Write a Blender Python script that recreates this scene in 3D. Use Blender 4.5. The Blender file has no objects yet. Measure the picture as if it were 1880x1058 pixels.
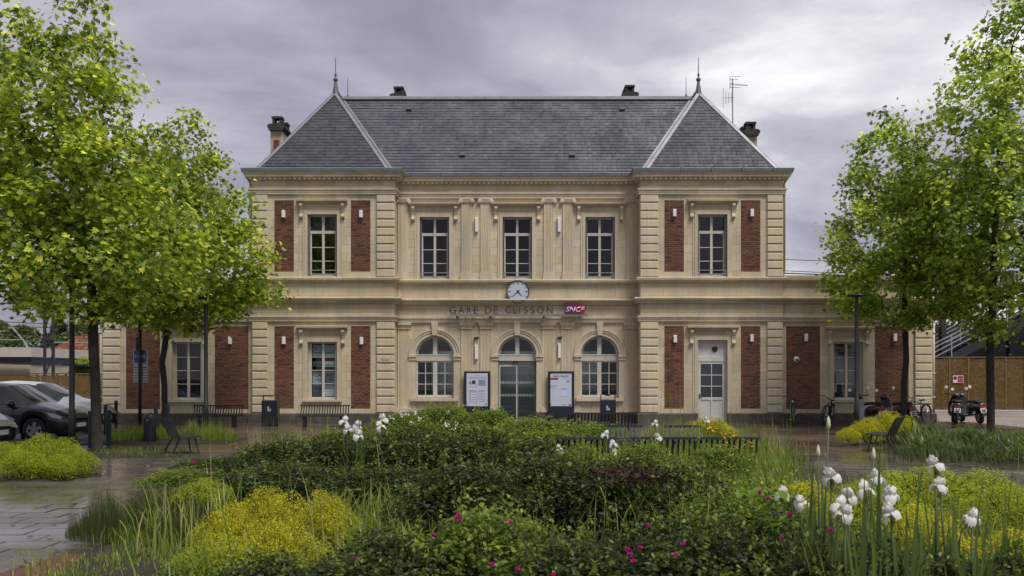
import bpy, math, random
import numpy as np
from mathutils import Matrix, Vector
R = math.radians
random.seed(7)
rng = np.random.default_rng(11)
scene = bpy.context.scene
col = scene.collection

# ---------------------------------------------------------------- camera
F_PX, CAM_H, CAM_X, CAM_Y, HOR = 1664.0, 1.75, -0.19, -32.0, 686.0
cam_d = bpy.data.cameras.new('camera')
cam = bpy.data.objects.new('camera', cam_d)
col.objects.link(cam)
cam.location = (CAM_X, CAM_Y, CAM_H)
cam.rotation_euler = (R(90), 0, 0)
cam_d.sensor_width = 36.0
cam_d.lens = 36.0 * F_PX / 1880.0
cam_d.shift_y = (HOR - 529.0) / 1880.0
cam_d.clip_start = 0.1
cam_d.clip_end = 3000
cam_d.dof.use_dof = True
cam_d.dof.focus_distance = 29.0
cam_d.dof.aperture_fstop = 5.0
scene.camera = cam

# ---------------------------------------------------------------- world: overcast sky
SUN_EL, SUN_AZ = 60.0, 142.0          # azimuth clockwise from +Y (the view direction)
world = bpy.data.worlds.new('World')
scene.world = world
world.use_nodes = True
nt = world.node_tree
for n in list(nt.nodes):
    nt.nodes.remove(n)
def wn(t, **k):
    n = nt.nodes.new(t)
    for a, b in k.items():
        setattr(n, a, b)
    return n
wl = nt.links.new
w_out = wn('ShaderNodeOutputWorld')
w_bg = wn('ShaderNodeBackground')
w_bg.inputs['Strength'].default_value = 0.1
w_sky = wn('ShaderNodeTexSky', sky_type='NISHITA')
w_sky.sun_disc = False
w_sky.sun_elevation = R(SUN_EL)
w_sky.sun_rotation = R(SUN_AZ)
w_tc = wn('ShaderNodeTexCoord')
w_sep = wn('ShaderNodeSeparateXYZ')
wl(w_tc.outputs['Generated'], w_sep.inputs[0])
w_add = wn('ShaderNodeMath', operation='ADD'); w_add.inputs[1].default_value = 0.26
w_abs = wn('ShaderNodeMath', operation='ABSOLUTE')
wl(w_sep.outputs['Z'], w_abs.inputs[0]); wl(w_abs.outputs[0], w_add.inputs[0])
w_dx = wn('ShaderNodeMath', operation='DIVIDE'); w_dy = wn('ShaderNodeMath', operation='DIVIDE')
wl(w_sep.outputs['X'], w_dx.inputs[0]); wl(w_add.outputs[0], w_dx.inputs[1])
wl(w_sep.outputs['Y'], w_dy.inputs[0]); wl(w_add.outputs[0], w_dy.inputs[1])
w_cmb = wn('ShaderNodeCombineXYZ')
wl(w_dx.outputs[0], w_cmb.inputs[0]); wl(w_dy.outputs[0], w_cmb.inputs[1])
w_map = wn('ShaderNodeMapping')
w_map.inputs['Location'].default_value = (0.3, 1.2, 0.0)
w_map.inputs['Rotation'].default_value = (0, 0, R(-14))
w_map.inputs['Scale'].default_value = (1.05, 1.4, 1)
wl(w_cmb.outputs[0], w_map.inputs[0])
w_n1 = wn('ShaderNodeTexNoise'); w_n1.inputs['Scale'].default_value = 1.0
w_n1.inputs['Detail'].default_value = 8.0; w_n1.inputs['Roughness'].default_value = 0.55
w_n1.inputs['Distortion'].default_value = 0.35
wl(w_map.outputs[0], w_n1.inputs[0])
w_ramp = wn('ShaderNodeValToRGB')
el = w_ramp.color_ramp.elements
el[0].position = 0.30; el[0].color = (0.175, 0.165, 0.210, 1)
el[1].position = 0.70; el[1].color = (0.84, 0.83, 0.845, 1)
e = el.new(0.44); e.color = (0.262, 0.250, 0.308, 1)
e = el.new(0.56); e.color = (0.43, 0.415, 0.46, 1)
wl(w_n1.outputs['Fac'], w_ramp.inputs[0])
w_sc = wn('ShaderNodeVectorMath', operation='SCALE'); w_sc.inputs['Scale'].default_value = 5.6
wl(w_ramp.outputs[0], w_sc.inputs[0])
w_mix = wn('ShaderNodeMixRGB'); w_mix.inputs['Fac'].default_value = 0.94
wl(w_sky.outputs[0], w_mix.inputs['Color1']); wl(w_sc.outputs[0], w_mix.inputs['Color2'])
wl(w_mix.outputs[0], w_bg.inputs['Color'])
wl(w_bg.outputs[0], w_out.inputs[0])

# ---------------------------------------------------------------- soft sun, put on the camera side to brighten the front
sun_d = bpy.data.lights.new('sun', 'SUN')
sun_d.energy = 1.5
sun_d.angle = R(24)
sun_d.color = (1.0, 0.95, 0.87)
sun = bpy.data.objects.new('sun', sun_d)
col.objects.link(sun)
_a, _e = R(SUN_AZ), R(SUN_EL)
_to = Vector((math.sin(_a) * math.cos(_e), math.cos(_a) * math.cos(_e), math.sin(_e)))
sun.rotation_euler = _to.to_track_quat('Z', 'Y').to_euler()
sun.location = _to * 60

scene.view_settings.view_transform = 'Standard'
scene.view_settings.look = 'None'
scene.view_settings.exposure = 1.25
scene.view_settings.gamma = 1.0
scene.view_settings.use_curve_mapping = False
scene.render.engine = 'CYCLES'
scene.cycles.use_denoising = True
scene.cycles.max_bounces = 7
scene.cycles.transparent_max_bounces = 12

# ---------------------------------------------------------------- pixel -> place helpers
def S_at(y):                       # pixels per metre on the plane Y = y
    return F_PX / (y - CAM_Y)
def WX(px, y=0.0):
    return CAM_X + (px - 940.0) / S_at(y)
def WZ(py, y=0.0):
    return CAM_H - (py - HOR) / S_at(y)
def ground_at(px, py):             # where a pixel's ray meets the ground
    d = F_PX * CAM_H / (py - HOR)
    return CAM_X + (px - 940.0) * d / F_PX, CAM_Y + d
def at_d(px, py, d):
    s = F_PX / d
    return CAM_X + (px - 940.0) / s, CAM_Y + d, CAM_H - (py - HOR) / s

# ---------------------------------------------------------------- materials
MATS = {}
def mat(name, color, rough=0.7, metal=0.0, spec=0.5, noise=0.0, nscale=6.0, bump=0.0, bscale=30.0, rnd=0.0, rvar=0.0, coat=0.0, sheen=False):
    """principled material; noise = value variation, rnd = per-object variation, rvar = roughness variation"""
    if name in MATS:
        return MATS[name]
    m = bpy.data.materials.new(name); MATS[name] = m
    m.use_nodes = True
    t = m.node_tree; b = t.nodes['Principled BSDF']; L = t.links.new
    b.inputs['Base Color'].default_value = (*color, 1)
    b.inputs['Roughness'].default_value = rough
    b.inputs['Metallic'].default_value = metal
    b.inputs['Specular IOR Level'].default_value = spec
    if coat: b.inputs['Coat Weight'].default_value = coat; b.inputs['Coat Roughness'].default_value = 0.05
    if noise or bump or rvar or rnd:
        tc = t.nodes.new('ShaderNodeTexCoord')
    if noise or rnd:
        n = t.nodes.new('ShaderNodeTexNoise'); n.inputs['Scale'].default_value = nscale; n.inputs['Detail'].default_value = 6
        L(tc.outputs['Object'], n.inputs['Vector'])
        mr = t.nodes.new('ShaderNodeMapRange'); mr.inputs['From Min'].default_value = 0.25; mr.inputs['From Max'].default_value = 0.75
        mr.inputs['To Min'].default_value = 1 - noise; mr.inputs['To Max'].default_value = 1 + noise
        L(n.outputs['Fac'], mr.inputs['Value'])
        val = mr.outputs[0]
        if rnd:
            oi = t.nodes.new('ShaderNodeObjectInfo')
            m2 = t.nodes.new('ShaderNodeMapRange'); m2.inputs['To Min'].default_value = 1 - rnd; m2.inputs['To Max'].default_value = 1 + rnd
            L(oi.outputs['Random'], m2.inputs['Value'])
            mm = t.nodes.new('ShaderNodeMath'); mm.operation = 'MULTIPLY'
            L(val, mm.inputs[0]); L(m2.outputs[0], mm.inputs[1]); val = mm.outputs[0]
        vs = t.nodes.new('ShaderNodeVectorMath'); vs.operation = 'SCALE'; vs.inputs[0].default_value = color
        L(val, vs.inputs['Scale']); L(vs.outputs[0], b.inputs['Base Color'])
    if rvar:
        n3 = t.nodes.new('ShaderNodeTexNoise'); n3.inputs['Scale'].default_value = nscale * 0.7; n3.inputs['Detail'].default_value = 4
        L(tc.outputs['Object'], n3.inputs['Vector'])
        m3 = t.nodes.new('ShaderNodeMapRange'); m3.inputs['From Min'].default_value = 0.3; m3.inputs['From Max'].default_value = 0.7
        m3.inputs['To Min'].default_value = max(0.03, rough - rvar); m3.inputs['To Max'].default_value = min(1, rough + rvar)
        L(n3.outputs['Fac'], m3.inputs['Value']); L(m3.outputs[0], b.inputs['Roughness'])
    if bump:
        n2 = t.nodes.new('ShaderNodeTexNoise'); n2.inputs['Scale'].default_value = bscale; n2.inputs['Detail'].default_value = 5
        L(tc.outputs['Object'], n2.inputs['Vector'])
        bp = t.nodes.new('ShaderNodeBump'); bp.inputs['Strength'].default_value = bump; bp.inputs['Distance'].default_value = 0.02
        L(n2.outputs['Fac'], bp.inputs['Height']); L(bp.outputs[0], b.inputs['Normal'])
    return m

def stone_mat(name, color, block=(0.86, 0.30), offs=(0, 0), joint=0.72, stain=0.5):
    m = bpy.data.materials.new(name); MATS[name] = m
    m.use_nodes = True
    t = m.node_tree; b = t.nodes['Principled BSDF']; L = t.links.new
    N = t.nodes.new
    b.inputs['Roughness'].default_value = 0.85; b.inputs['Specular IOR Level'].default_value = 0.25
    geo = N('ShaderNodeNewGeometry'); sp = N('ShaderNodeSeparateXYZ'); L(geo.outputs['Position'], sp.inputs[0])
    ax = N('ShaderNodeMath'); ax.operation = 'ADD'; L(sp.outputs['X'], ax.inputs[0]); L(sp.outputs['Y'], ax.inputs[1])
    cb = N('ShaderNodeCombineXYZ'); L(ax.outputs[0], cb.inputs[0]); L(sp.outputs['Z'], cb.inputs[1])
    mp = N('ShaderNodeMapping'); mp.inputs['Location'].default_value = (offs[0], offs[1], 0); L(cb.outputs[0], mp.inputs[0])
    br = N('ShaderNodeTexBrick'); br.offset = 0.5
    br.inputs['Scale'].default_value = 1.0; br.inputs['Brick Width'].default_value = block[0]; br.inputs['Row Height'].default_value = block[1]
    br.inputs['Mortar Size'].default_value = 0.006; br.inputs['Mortar Smooth'].default_value = 0.3; br.inputs['Bias'].default_value = 0.0
    c = color
    br.inputs['Color1'].default_value = (c[0]*1.10, c[1]*1.09, c[2]*1.06, 1)
    br.inputs['Color2'].default_value = (c[0]*0.88, c[1]*0.86, c[2]*0.80, 1)
    br.inputs['Mortar'].default_value = (c[0]*joint, c[1]*joint, c[2]*joint, 1)
    L(mp.outputs[0], br.inputs['Vector'])
    # warm / grey patches and rain streaks (weathering of the stone itself)
    n1 = N('ShaderNodeTexNoise'); n1.inputs['Scale'].default_value = 1.3; n1.inputs['Detail'].default_value = 8; n1.inputs['Roughness'].default_value = 0.65
    L(geo.outputs['Position'], n1.inputs['Vector'])
    r1 = N('ShaderNodeValToRGB'); r1.color_ramp.elements[0].position = 0.36; r1.color_ramp.elements[1].position = 0.66
    r1.color_ramp.elements[0].color = (1.08, 0.98, 0.80, 1); r1.color_ramp.elements[1].color = (0.93, 0.95, 0.99, 1)
    L(n1.outputs['Fac'], r1.inputs[0])
    mu = N('ShaderNodeMixRGB'); mu.blend_type = 'MULTIPLY'; mu.inputs['Fac'].default_value = 0.8
    L(br.outputs['Color'], mu.inputs['Color1']); L(r1.outputs[0], mu.inputs['Color2'])
    ms = N('ShaderNodeMapping'); ms.inputs['Scale'].default_value = (2.4, 2.4, 0.42); L(geo.outputs['Position'], ms.inputs[0])
    n2 = N('ShaderNodeTexNoise'); n2.inputs['Scale'].default_value = 1.0; n2.inputs['Detail'].default_value = 6; n2.inputs['Roughness'].default_value = 0.7
    L(ms.outputs[0], n2.inputs['Vector'])
    r2 = N('ShaderNodeValToRGB'); r2.color_ramp.elements[0].position = 0.32; r2.color_ramp.elements[1].position = 0.62
    r2.color_ramp.elements[0].color = (0.56, 0.53, 0.51, 1); r2.color_ramp.elements[1].color = (1, 1, 1, 1)
    L(n2.outputs['Fac'], r2.inputs[0])
    mu2 = N('ShaderNodeMixRGB'); mu2.blend_type = 'MULTIPLY'; mu2.inputs['Fac'].default_value = stain
    L(mu.outputs[0], mu2.inputs['Color1']); L(r2.outputs[0], mu2.inputs['Color2'])
    n3 = N('ShaderNodeTexNoise'); n3.inputs['Scale'].default_value = 38; n3.inputs['Detail'].default_value = 5
    L(geo.outputs['Position'], n3.inputs['Vector'])
    r3 = N('ShaderNodeMapRange'); r3.inputs['From Min'].default_value = 0.3; r3.inputs['From Max'].default_value = 0.7
    r3.inputs['To Min'].default_value = 0.86; r3.inputs['To Max'].default_value = 1.1; L(n3.outputs['Fac'], r3.inputs['Value'])
    vs = N('ShaderNodeVectorMath'); vs.operation = 'SCALE'; L(mu2.outputs[0], vs.inputs[0]); L(r3.outputs[0], vs.inputs['Scale'])
    L(vs.outputs[0], b.inputs['Base Color'])
    bp = N('ShaderNodeBump'); bp.inputs['Strength'].default_value = 0.35; bp.inputs['Distance'].default_value = 0.01
    ad = N('ShaderNodeMath'); ad.operation = 'SUBTRACT'; L(n3.outputs['Fac'], ad.inputs[0]); L(br.outputs['Fac'], ad.inputs[1])
    L(ad.outputs[0], bp.inputs['Height']); L(bp.outputs[0], b.inputs['Normal'])
    return m

def leaf_mat(name, dark, light, trans=0.45, rough=0.45, extra=None):
    """two-sided leaf: colour from the per-leaf 'tint' attribute, part diffuse part translucent"""
    m = bpy.data.materials.new(name); MATS[name] = m
    m.use_nodes = True
    t = m.node_tree; L = t.links.new; N = t.nodes.new
    b = t.nodes['Principled BSDF']; out = t.nodes['Material Output']
    at = N('ShaderNodeAttribute'); at.attribute_name = 'tint'
    rp = N('ShaderNodeValToRGB')
    rp.color_ramp.elements[0].color = (*dark, 1); rp.color_ramp.elements[1].color = (*light, 1)
    if extra:
        for p, c in extra:
            e = rp.color_ramp.elements.new(p); e.color = (*c, 1)
    L(at.outputs['Fac'], rp.inputs[0]); L(rp.outputs[0], b.inputs['Base Color'])
    b.inputs['Roughness'].default_value = rough; b.inputs['Specular IOR Level'].default_value = 0.35
    tr = N('ShaderNodeBsdfTranslucent')
    hs = N('ShaderNodeHueSaturation'); hs.inputs['Hue'].default_value = 0.492; hs.inputs['Saturation'].default_value = 1.02; hs.inputs['Value'].default_value = 2.5
    L(rp.outputs[0], hs.inputs['Color']); L(hs.outputs[0], tr.inputs['Color'])
    mx = N('ShaderNodeMixShader'); mx.inputs[0].default_value = trans
    L(b.outputs[0], mx.inputs[1]); L(tr.outputs[0], mx.inputs[2]); L(mx.outputs[0], out.inputs['Surface'])
    return m

def glass_mat(name, tint=(0.72, 0.78, 0.8), gloss=0.9, base=0.012):
    m = bpy.data.materials.new(name); MATS[name] = m
    m.use_nodes = True
    t = m.node_tree; L = t.links.new; N = t.nodes.new
    t.nodes.remove(t.nodes['Principled BSDF']); out = t.nodes['Material Output']
    tr = N('ShaderNodeBsdfTransparent'); tr.inputs[0].default_value = (*tint, 1)
    gl = N('ShaderNodeBsdfGlossy'); gl.inputs['Roughness'].default_value = 0.02; gl.inputs['Color'].default_value = (gloss, gloss, gloss, 1)
    fr = N('ShaderNodeFresnel'); fr.inputs['IOR'].default_value = 1.5
    ad = N('ShaderNodeMath'); ad.operation = 'ADD'; ad.inputs[1].default_value = base; L(fr.outputs[0], ad.inputs[0])
    mx = N('ShaderNodeMixShader'); L(ad.outputs[0], mx.inputs[0]); L(tr.outputs[0], mx.inputs[1]); L(gl.outputs[0], mx.inputs[2])
    L(mx.outputs[0], out.inputs['Surface'])
    return m

# ---------------------------------------------------------------- mesh builder
class MB:
    def __init__(self, M=None):
        self.v = []; self.f = []; self.M = M
    def add(self, pts, faces):
        o = len(self.v)
        if self.M is not None:
            pts = [tuple(self.M @ Vector(p)) for p in pts]
        self.v.extend(pts)
        self.f.extend([tuple(i + o for i in f) for f in faces])
        return self
    def box(self, x0, x1, y0, y1, z0, z1):
        if x0 > x1: x0, x1 = x1, x0
        if y0 > y1: y0, y1 = y1, y0
        if z0 > z1: z0, z1 = z1, z0
        return self.add([(x0,y0,z0),(x1,y0,z0),(x1,y1,z0),(x0,y1,z0),(x0,y0,z1),(x1,y0,z1),(x1,y1,z1),(x0,y1,z1)],
                 [(0,3,2,1),(4,5,6,7),(0,1,5,4),(1,2,6,5),(2,3,7,6),(3,0,4,7)])
    def cbox(self, x0, x1, y0, y1, z0, z1, c=0.02):
        """box whose front (-y) edges are chamfered"""
        return self.add([(x0,y1,z0),(x1,y1,z0),(x1,y1,z1),(x0,y1,z1), (x0,y0+c,z0),(x1,y0+c,z0),(x1,y0+c,z1),(x0,y0+c,z1),
                  (x0+c,y0,z0+c),(x1-c,y0,z0+c),(x1-c,y0,z1-c),(x0+c,y0,z1-c)],
                 [(3,2,1,0),(0,1,5,4),(1,2,6,5),(2,3,7,6),(3,0,4,7),(4,5,9,8),(5,6,10,9),(6,7,11,10),(7,4,8,11),(8,9,10,11)])
    def tbox(self, x0, x1, y0, y1, z0, z1, c=0.02):
        """box whose top edges are chamfered"""
        return self.add([(x0,y0,z0),(x1,y0,z0),(x1,y1,z0),(x0,y1,z0),(x0,y0,z1-c),(x1,y0,z1-c),(x1,y1,z1-c),(x0,y1,z1-c),
                  (x0+c,y0+c,z1),(x1-c,y0+c,z1),(x1-c,y1-c,z1),(x0+c,y1-c,z1)],
                 [(0,3,2,1),(0,1,5,4),(1,2,6,5),(2,3,7,6),(3,0,4,7),(4,5,9,8),(5,6,10,9),(6,7,11,10),(7,4,8,11),(8,9,10,11)])
    def prism(self, poly, a, b, axis='y'):
        """poly in the plane across `axis`, extruded from a to b"""
        n = len(poly)
        def P(p, t):
            if axis == 'y': return (p[0], t, p[1])
            if axis == 'x': return (t, p[0], p[1])
            return (p[0], p[1], t)
        pts = [P(p, a) for p in poly] + [P(p, b) for p in poly]
        fs = [tuple(range(n)), tuple(range(2*n-1, n-1, -1))]
        for i in range(n):
            j = (i + 1) % n
            fs.append((j, i, n + i, n + j))
        return self.add(pts, fs)
    def tube(self, pts, r, n=8, cap=True):
        pts = [Vector(p) for p in pts]
        k = len(pts)
        rs = r if isinstance(r, (list, tuple)) else [r] * k
        up = Vector((0, 0, 1)); rings = []
        prev = None
        for i, p in enumerate(pts):
            d = (pts[min(i+1, k-1)] - pts[max(i-1, 0)])
            d = d.normalized() if d.length > 1e-9 else Vector((0, 0, 1))
            if prev is None:
                a = d.cross(up if abs(d.z) < 0.95 else Vector((1, 0, 0))).normalized()
            else:
                a = prev - d * prev.dot(d)
                a = a.normalized() if a.length > 1e-6 else d.orthogonal().normalized()
            prev = a
            b = d.cross(a)
            rings.append([tuple(p + (a * math.cos(2*math.pi*j/n) + b * math.sin(2*math.pi*j/n)) * rs[i]) for j in range(n)])
        fs = []
        for i in range(k - 1):
            for j in range(n):
                j2 = (j + 1) % n
                fs.append((i*n+j, i*n+j2, (i+1)*n+j2, (i+1)*n+j))
        if cap:
            fs.append(tuple(range(n-1, -1, -1))); fs.append(tuple((k-1)*n + j for j in range(n)))
        return self.add([q for rg in rings for q in rg], fs)
    def bar(self, p, q, w, h=None):
        """rectangular bar from p to q"""
        p, q = Vector(p), Vector(q); h = h or w
        d = (q - p).normalized()
        a = d.cross(Vector((0,0,1)) if abs(d.z) < 0.95 else Vector((0,1,0))).normalized() * (w/2)
        b = d.cross(a).normalized() * (h/2)
        pts = [tuple(c + s*a + t*b) for c in (p, q) for s, t in ((-1,-1),(1,-1),(1,1),(-1,1))]
        return self.add(pts, [(3,2,1,0),(4,5,6,7),(0,1,5,4),(1,2,6,5),(2,3,7,6),(3,0,4,7)])
    def lathe(self, prof, c=(0,0,0), axis='z', n=16, a0=0.0, a1=2*math.pi):
        """prof = [(r, t)...] turned about an axis through c"""
        full = abs(a1 - a0 - 2*math.pi) < 1e-6
        m = n if full else n + 1
        pts = []
        for r, t in prof:
            for j in range(m):
                a = a0 + (a1 - a0) * j / n
                u, w = r*math.cos(a), r*math.sin(a)
                p = {'z': (u, w, t), 'y': (u, t, w), 'x': (t, u, w)}[axis]
                pts.append((p[0]+c[0], p[1]+c[1], p[2]+c[2]))
        fs = []
        for i in range(len(prof) - 1):
            for j in range(n):
                j2 = (j + 1) % m
                f = (i*m+j, i*m+j2, (i+1)*m+j2, (i+1)*m+j)
                fs.append(f if axis != 'y' else f[::-1])
        return self.add(pts, fs)
    def sweep(self, path, prof):
        """profile [(out, z)...] closed, swept along a plan path with mitres; outward = right of travel"""
        k, n = len(path), len(prof)
        P = [Vector((p[0], p[1])) for p in path]
        pts = []
        for i in range(k):
            ns = []
            if i > 0: d = (P[i]-P[i-1]).normalized(); ns.append(Vector((d.y, -d.x)))
            if i < k-1: d = (P[i+1]-P[i]).normalized(); ns.append(Vector((d.y, -d.x)))
            if len(ns) == 2:
                m = (ns[0] + ns[1]); m = m / max(1e-6, m.dot(ns[0]))
            else:
                m = ns[0]
            for o, z in prof:
                q = P[i] + m * o
                pts.append((q.x, q.y, z))
        fs = []
        for i in range(k - 1):
            for j in range(n):
                j2 = (j + 1) % n
                fs.append((i*n+j, (i+1)*n+j, (i+1)*n+j2, i*n+j2))
        fs.append(tuple(range(n))); fs.append(tuple((k-1)*n + j for j in range(n-1, -1, -1)))
        return self.add(pts, fs)
    def mesh(self, name, smooth=False, fix=True):
        me = bpy.data.meshes.new(name)
        me.from_pydata(self.v, [], self.f)
        if fix:
            import bmesh
            bm = bmesh.new(); bm.from_mesh(me)
            bmesh.ops.recalc_face_normals(bm, faces=bm.faces)
            bm.to_mesh(me); bm.free()
        if smooth:
            me.shade_smooth()
        me.update()
        return me
    def build(self, name, m, parent=None, smooth=False, loc=None, fix=True):
        return obj(name, self.mesh(name, smooth, fix), m, parent, loc)

def obj(name, me, m=None, parent=None, loc=None):
    o = bpy.data.objects.new(name, me)
    col.objects.link(o)
    if m is not None and len(me.materials) == 0:
        me.materials.append(m)
    if parent is not None: o.parent = parent
    if loc is not None: o.location = loc
    return o
def tag(o, label=None, cat=None, group=None, kind=None):
    if label: o['label'] = label
    if cat: o['category'] = cat
    if group: o['group'] = group
    if kind: o['kind'] = kind
    return o
def thing(name, label, cat, loc=(0,0,0), rz=0.0, group=None):
    o = bpy.data.objects.new(name, None)
    o.empty_display_size = 0.2
    col.objects.link(o)
    o.location = loc; o.rotation_euler = (0, 0, rz)
    return tag(o, label, cat, group)
def copy_tree(o, parent=None):
    c = o.copy(); col.objects.link(c)
    if parent is not None: c.parent = parent
    for ch in o.children:
        copy_tree(ch, c)
    return c
def text_mesh(body, x0, x1, z0, z1, y, ext=0.004, shear=0.0, offset=0.0):
    """lettering standing in the XZ plane, fitted into the given box, front face at y"""
    cu = bpy.data.curves.new('t', 'FONT'); cu.body = body; cu.shear = shear; cu.offset = offset; cu.resolution_u = 3
    o = bpy.data.objects.new('t', cu); col.objects.link(o)
    bpy.context.view_layer.update()
    me = bpy.data.meshes.new_from_object(o.evaluated_get(bpy.context.evaluated_depsgraph_get()))
    bpy.data.objects.remove(o); bpy.data.curves.remove(cu)
    n = len(me.vertices); a = np.empty(n*3, np.float32); me.vertices.foreach_get('co', a); a = a.reshape(-1, 3)
    lo, hi = a.min(0), a.max(0); sp = np.maximum(hi - lo, 1e-6)
    b = np.empty_like(a)
    b[:,0] = x0 + (a[:,0]-lo[0]) / sp[0] * (x1-x0)
    b[:,2] = z0 + (a[:,1]-lo[1]) / sp[1] * (z1-z0)
    b[:,1] = y
    me.vertices.foreach_set('co', b.ravel())
    if ext > 0:
        import bmesh
        bm = bmesh.new(); bm.from_mesh(me)
        r = bmesh.ops.extrude_face_region(bm, geom=bm.faces[:])
        for v in [g for g in r['geom'] if isinstance(g, bmesh.types.BMVert)]:
            v.co.y += ext
        bmesh.ops.recalc_face_normals(bm, faces=bm.faces)
        bm.to_mesh(me); bm.free()
    me.materials.clear()
    me.update()
    return me

# ================================================================ station building
STONE = stone_mat('limestone', (0.56, 0.510, 0.408), joint=0.58, stain=0.42)
STONE2 = stone_mat('limestone_trim', (0.55, 0.505, 0.412), block=(1.4, 9.0), joint=0.74, stain=0.5)
STONEQ = stone_mat('limestone_quoin', (0.56, 0.513, 0.412), block=(9.0, 9.0), joint=0.9, stain=0.35)
PLINTH = mat('plinth_stone', (0.075, 0.066, 0.058), 0.75, noise=0.45, nscale=4, bump=0.4, bscale=18)
ZINC = mat('zinc', (0.20, 0.212, 0.232), 0.46, metal=0.3, noise=0.18, nscale=3, rvar=0.1)
ZINC_D = mat('dark_lead', (0.10, 0.105, 0.12), 0.5, metal=0.3)
MORTAR = mat('mortar', (0.40, 0.29, 0.22), 0.9, noise=0.25, nscale=9)
FRAME = mat('window_paint', (0.50, 0.475, 0.43), 0.5, noise=0.08, nscale=5)
GREYMET = mat('grey_metal', (0.30, 0.30, 0.31), 0.4, metal=0.4)
BLACK = mat('black_paint', (0.009, 0.010, 0.012), 0.5, noise=0.2, nscale=8)
NAVY = mat('navy_paint', (0.010, 0.013, 0.024), 0.45, noise=0.15, nscale=4)
WHITEP = mat('white_plastic', (0.72, 0.72, 0.74), 0.45)
INNER = mat('plaster_inside', (0.17, 0.16, 0.145), 0.9)
INNERF = mat('hall_floor', (0.13, 0.12, 0.11), 0.4)
GLASS = glass_mat('window_glass')
HALL_DIM = glass_mat('hall_dimming_glass', (0.16, 0.19, 0.17))
SOOT = mat('sooty_stone', (0.035, 0.034, 0.030), 0.9, noise=0.5, nscale=7, bump=0.5, bscale=14)

def island_mat(name, stops, rough=0.8, spec=0.3, noise=0.2, nscale=25, bump=0.25, bscale=60, rvar=0.0):
    """every piece its own tone: random per mesh island plus random per object"""
    m = bpy.data.materials.new(name); MATS[name] = m
    m.use_nodes = True
    t = m.node_tree; b = t.nodes['Principled BSDF']; L = t.links.new; N = t.nodes.new
    geo = N('ShaderNodeNewGeometry'); oi = N('ShaderNodeObjectInfo')
    ad = N('ShaderNodeMath'); ad.operation = 'ADD'; L(geo.outputs['Random Per Island'], ad.inputs[0]); L(oi.outputs['Random'], ad.inputs[1])
    fr = N('ShaderNodeMath'); fr.operation = 'FRACT'; L(ad.outputs[0], fr.inputs[0])
    rp = N('ShaderNodeValToRGB')
    els = rp.color_ramp.elements
    els[0].position, els[0].color = stops[0][0], (*stops[0][1], 1)
    els[1].position, els[1].color = stops[-1][0], (*stops[-1][1], 1)
    for p, c in stops[1:-1]:
        e = els.new(p); e.color = (*c, 1)
    L(fr.outputs[0], rp.inputs[0])
    n = N('ShaderNodeTexNoise'); n.inputs['Scale'].default_value = nscale; n.inputs['Detail'].default_value = 5
    L(geo.outputs['Position'], n.inputs['Vector'])
    n0 = N('ShaderNodeTexNoise'); n0.inputs['Scale'].default_value = 0.9; n0.inputs['Detail'].default_value = 3
    L(geo.outputs['Position'], n0.inputs['Vector'])
    sm = N('ShaderNodeMath'); sm.operation = 'ADD'; L(n.outputs['Fac'], sm.inputs[0]); L(n0.outputs['Fac'], sm.inputs[1])
    mr = N('ShaderNodeMapRange'); mr.inputs['From Min'].default_value = 0.6; mr.inputs['From Max'].default_value = 1.4
    mr.inputs['To Min'].default_value = 1 - noise; mr.inputs['To Max'].default_value = 1 + noise
    L(sm.outputs[0], mr.inputs['Value'])
    vs = N('ShaderNodeVectorMath'); vs.operation = 'SCALE'; L(rp.outputs[0], vs.inputs[0]); L(mr.outputs[0], vs.inputs['Scale'])
    L(vs.outputs[0], b.inputs['Base Color'])
    b.inputs['Roughness'].default_value = rough; b.inputs['Specular IOR Level'].default_value = spec
    if rvar:
        m3 = N('ShaderNodeMapRange'); m3.inputs['From Min'].default_value = 0.35; m3.inputs['From Max'].default_value = 0.65
        m3.inputs['To Min'].default_value = max(0.04, rough - rvar); m3.inputs['To Max'].default_value = rough + rvar
        L(n0.outputs['Fac'], m3.inputs['Value']); L(m3.outputs[0], b.inputs['Roughness'])
    if bump:
        n2 = N('ShaderNodeTexNoise'); n2.inputs['Scale'].default_value = bscale; L(geo.outputs['Position'], n2.inputs['Vector'])
        bp = N('ShaderNodeBump'); bp.inputs['Strength'].default_value = bump; bp.inputs['Distance'].default_value = 0.01
        L(n2.outputs['Fac'], bp.inputs['Height']); L(bp.outputs[0], b.inputs['Normal'])
    return m
BRICK = island_mat('red_brick', [(0.0, (0.060, 0.028, 0.022)), (0.2, (0.128, 0.056, 0.037)), (0.75, (0.168, 0.072, 0.045)), (0.92, (0.19, 0.086, 0.054)), (1.0, (0.105, 0.052, 0.042))])
SLATE = island_mat('slate', [(0.0, (0.056, 0.063, 0.078)), (0.6, (0.066, 0.074, 0.090)), (1.0, (0.080, 0.088, 0.104))], rough=0.36, spec=0.55, noise=0.22, nscale=5, bump=0.2, bscale=25, rvar=0.10)

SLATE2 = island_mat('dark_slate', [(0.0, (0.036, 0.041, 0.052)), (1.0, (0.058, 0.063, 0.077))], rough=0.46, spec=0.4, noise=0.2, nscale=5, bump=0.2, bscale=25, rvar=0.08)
station = thing('station_building', 'pale limestone railway station with brick panels and slate hipped roofs, facing the garden', 'building')
ZG, ZGB, ZCB, ZFR, ZAR, ZW = 8.967, 8.815, 8.66, 8.57, 8.27, 8.07      # gutter, cornice, dentils, frieze, architrave, wall top
ZS, ZSB, ZC, ZCC, ZA, ZWL, ZP = 5.14, 4.98, 4.43, 4.23, 3.79, 3.59, 0.35
TX0, TX1, WXE, YC, YW = 4.35, 9.38, 14.70, 0.75, 0.10
WIN_X, WIN_W = 6.885, 1.04

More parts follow.
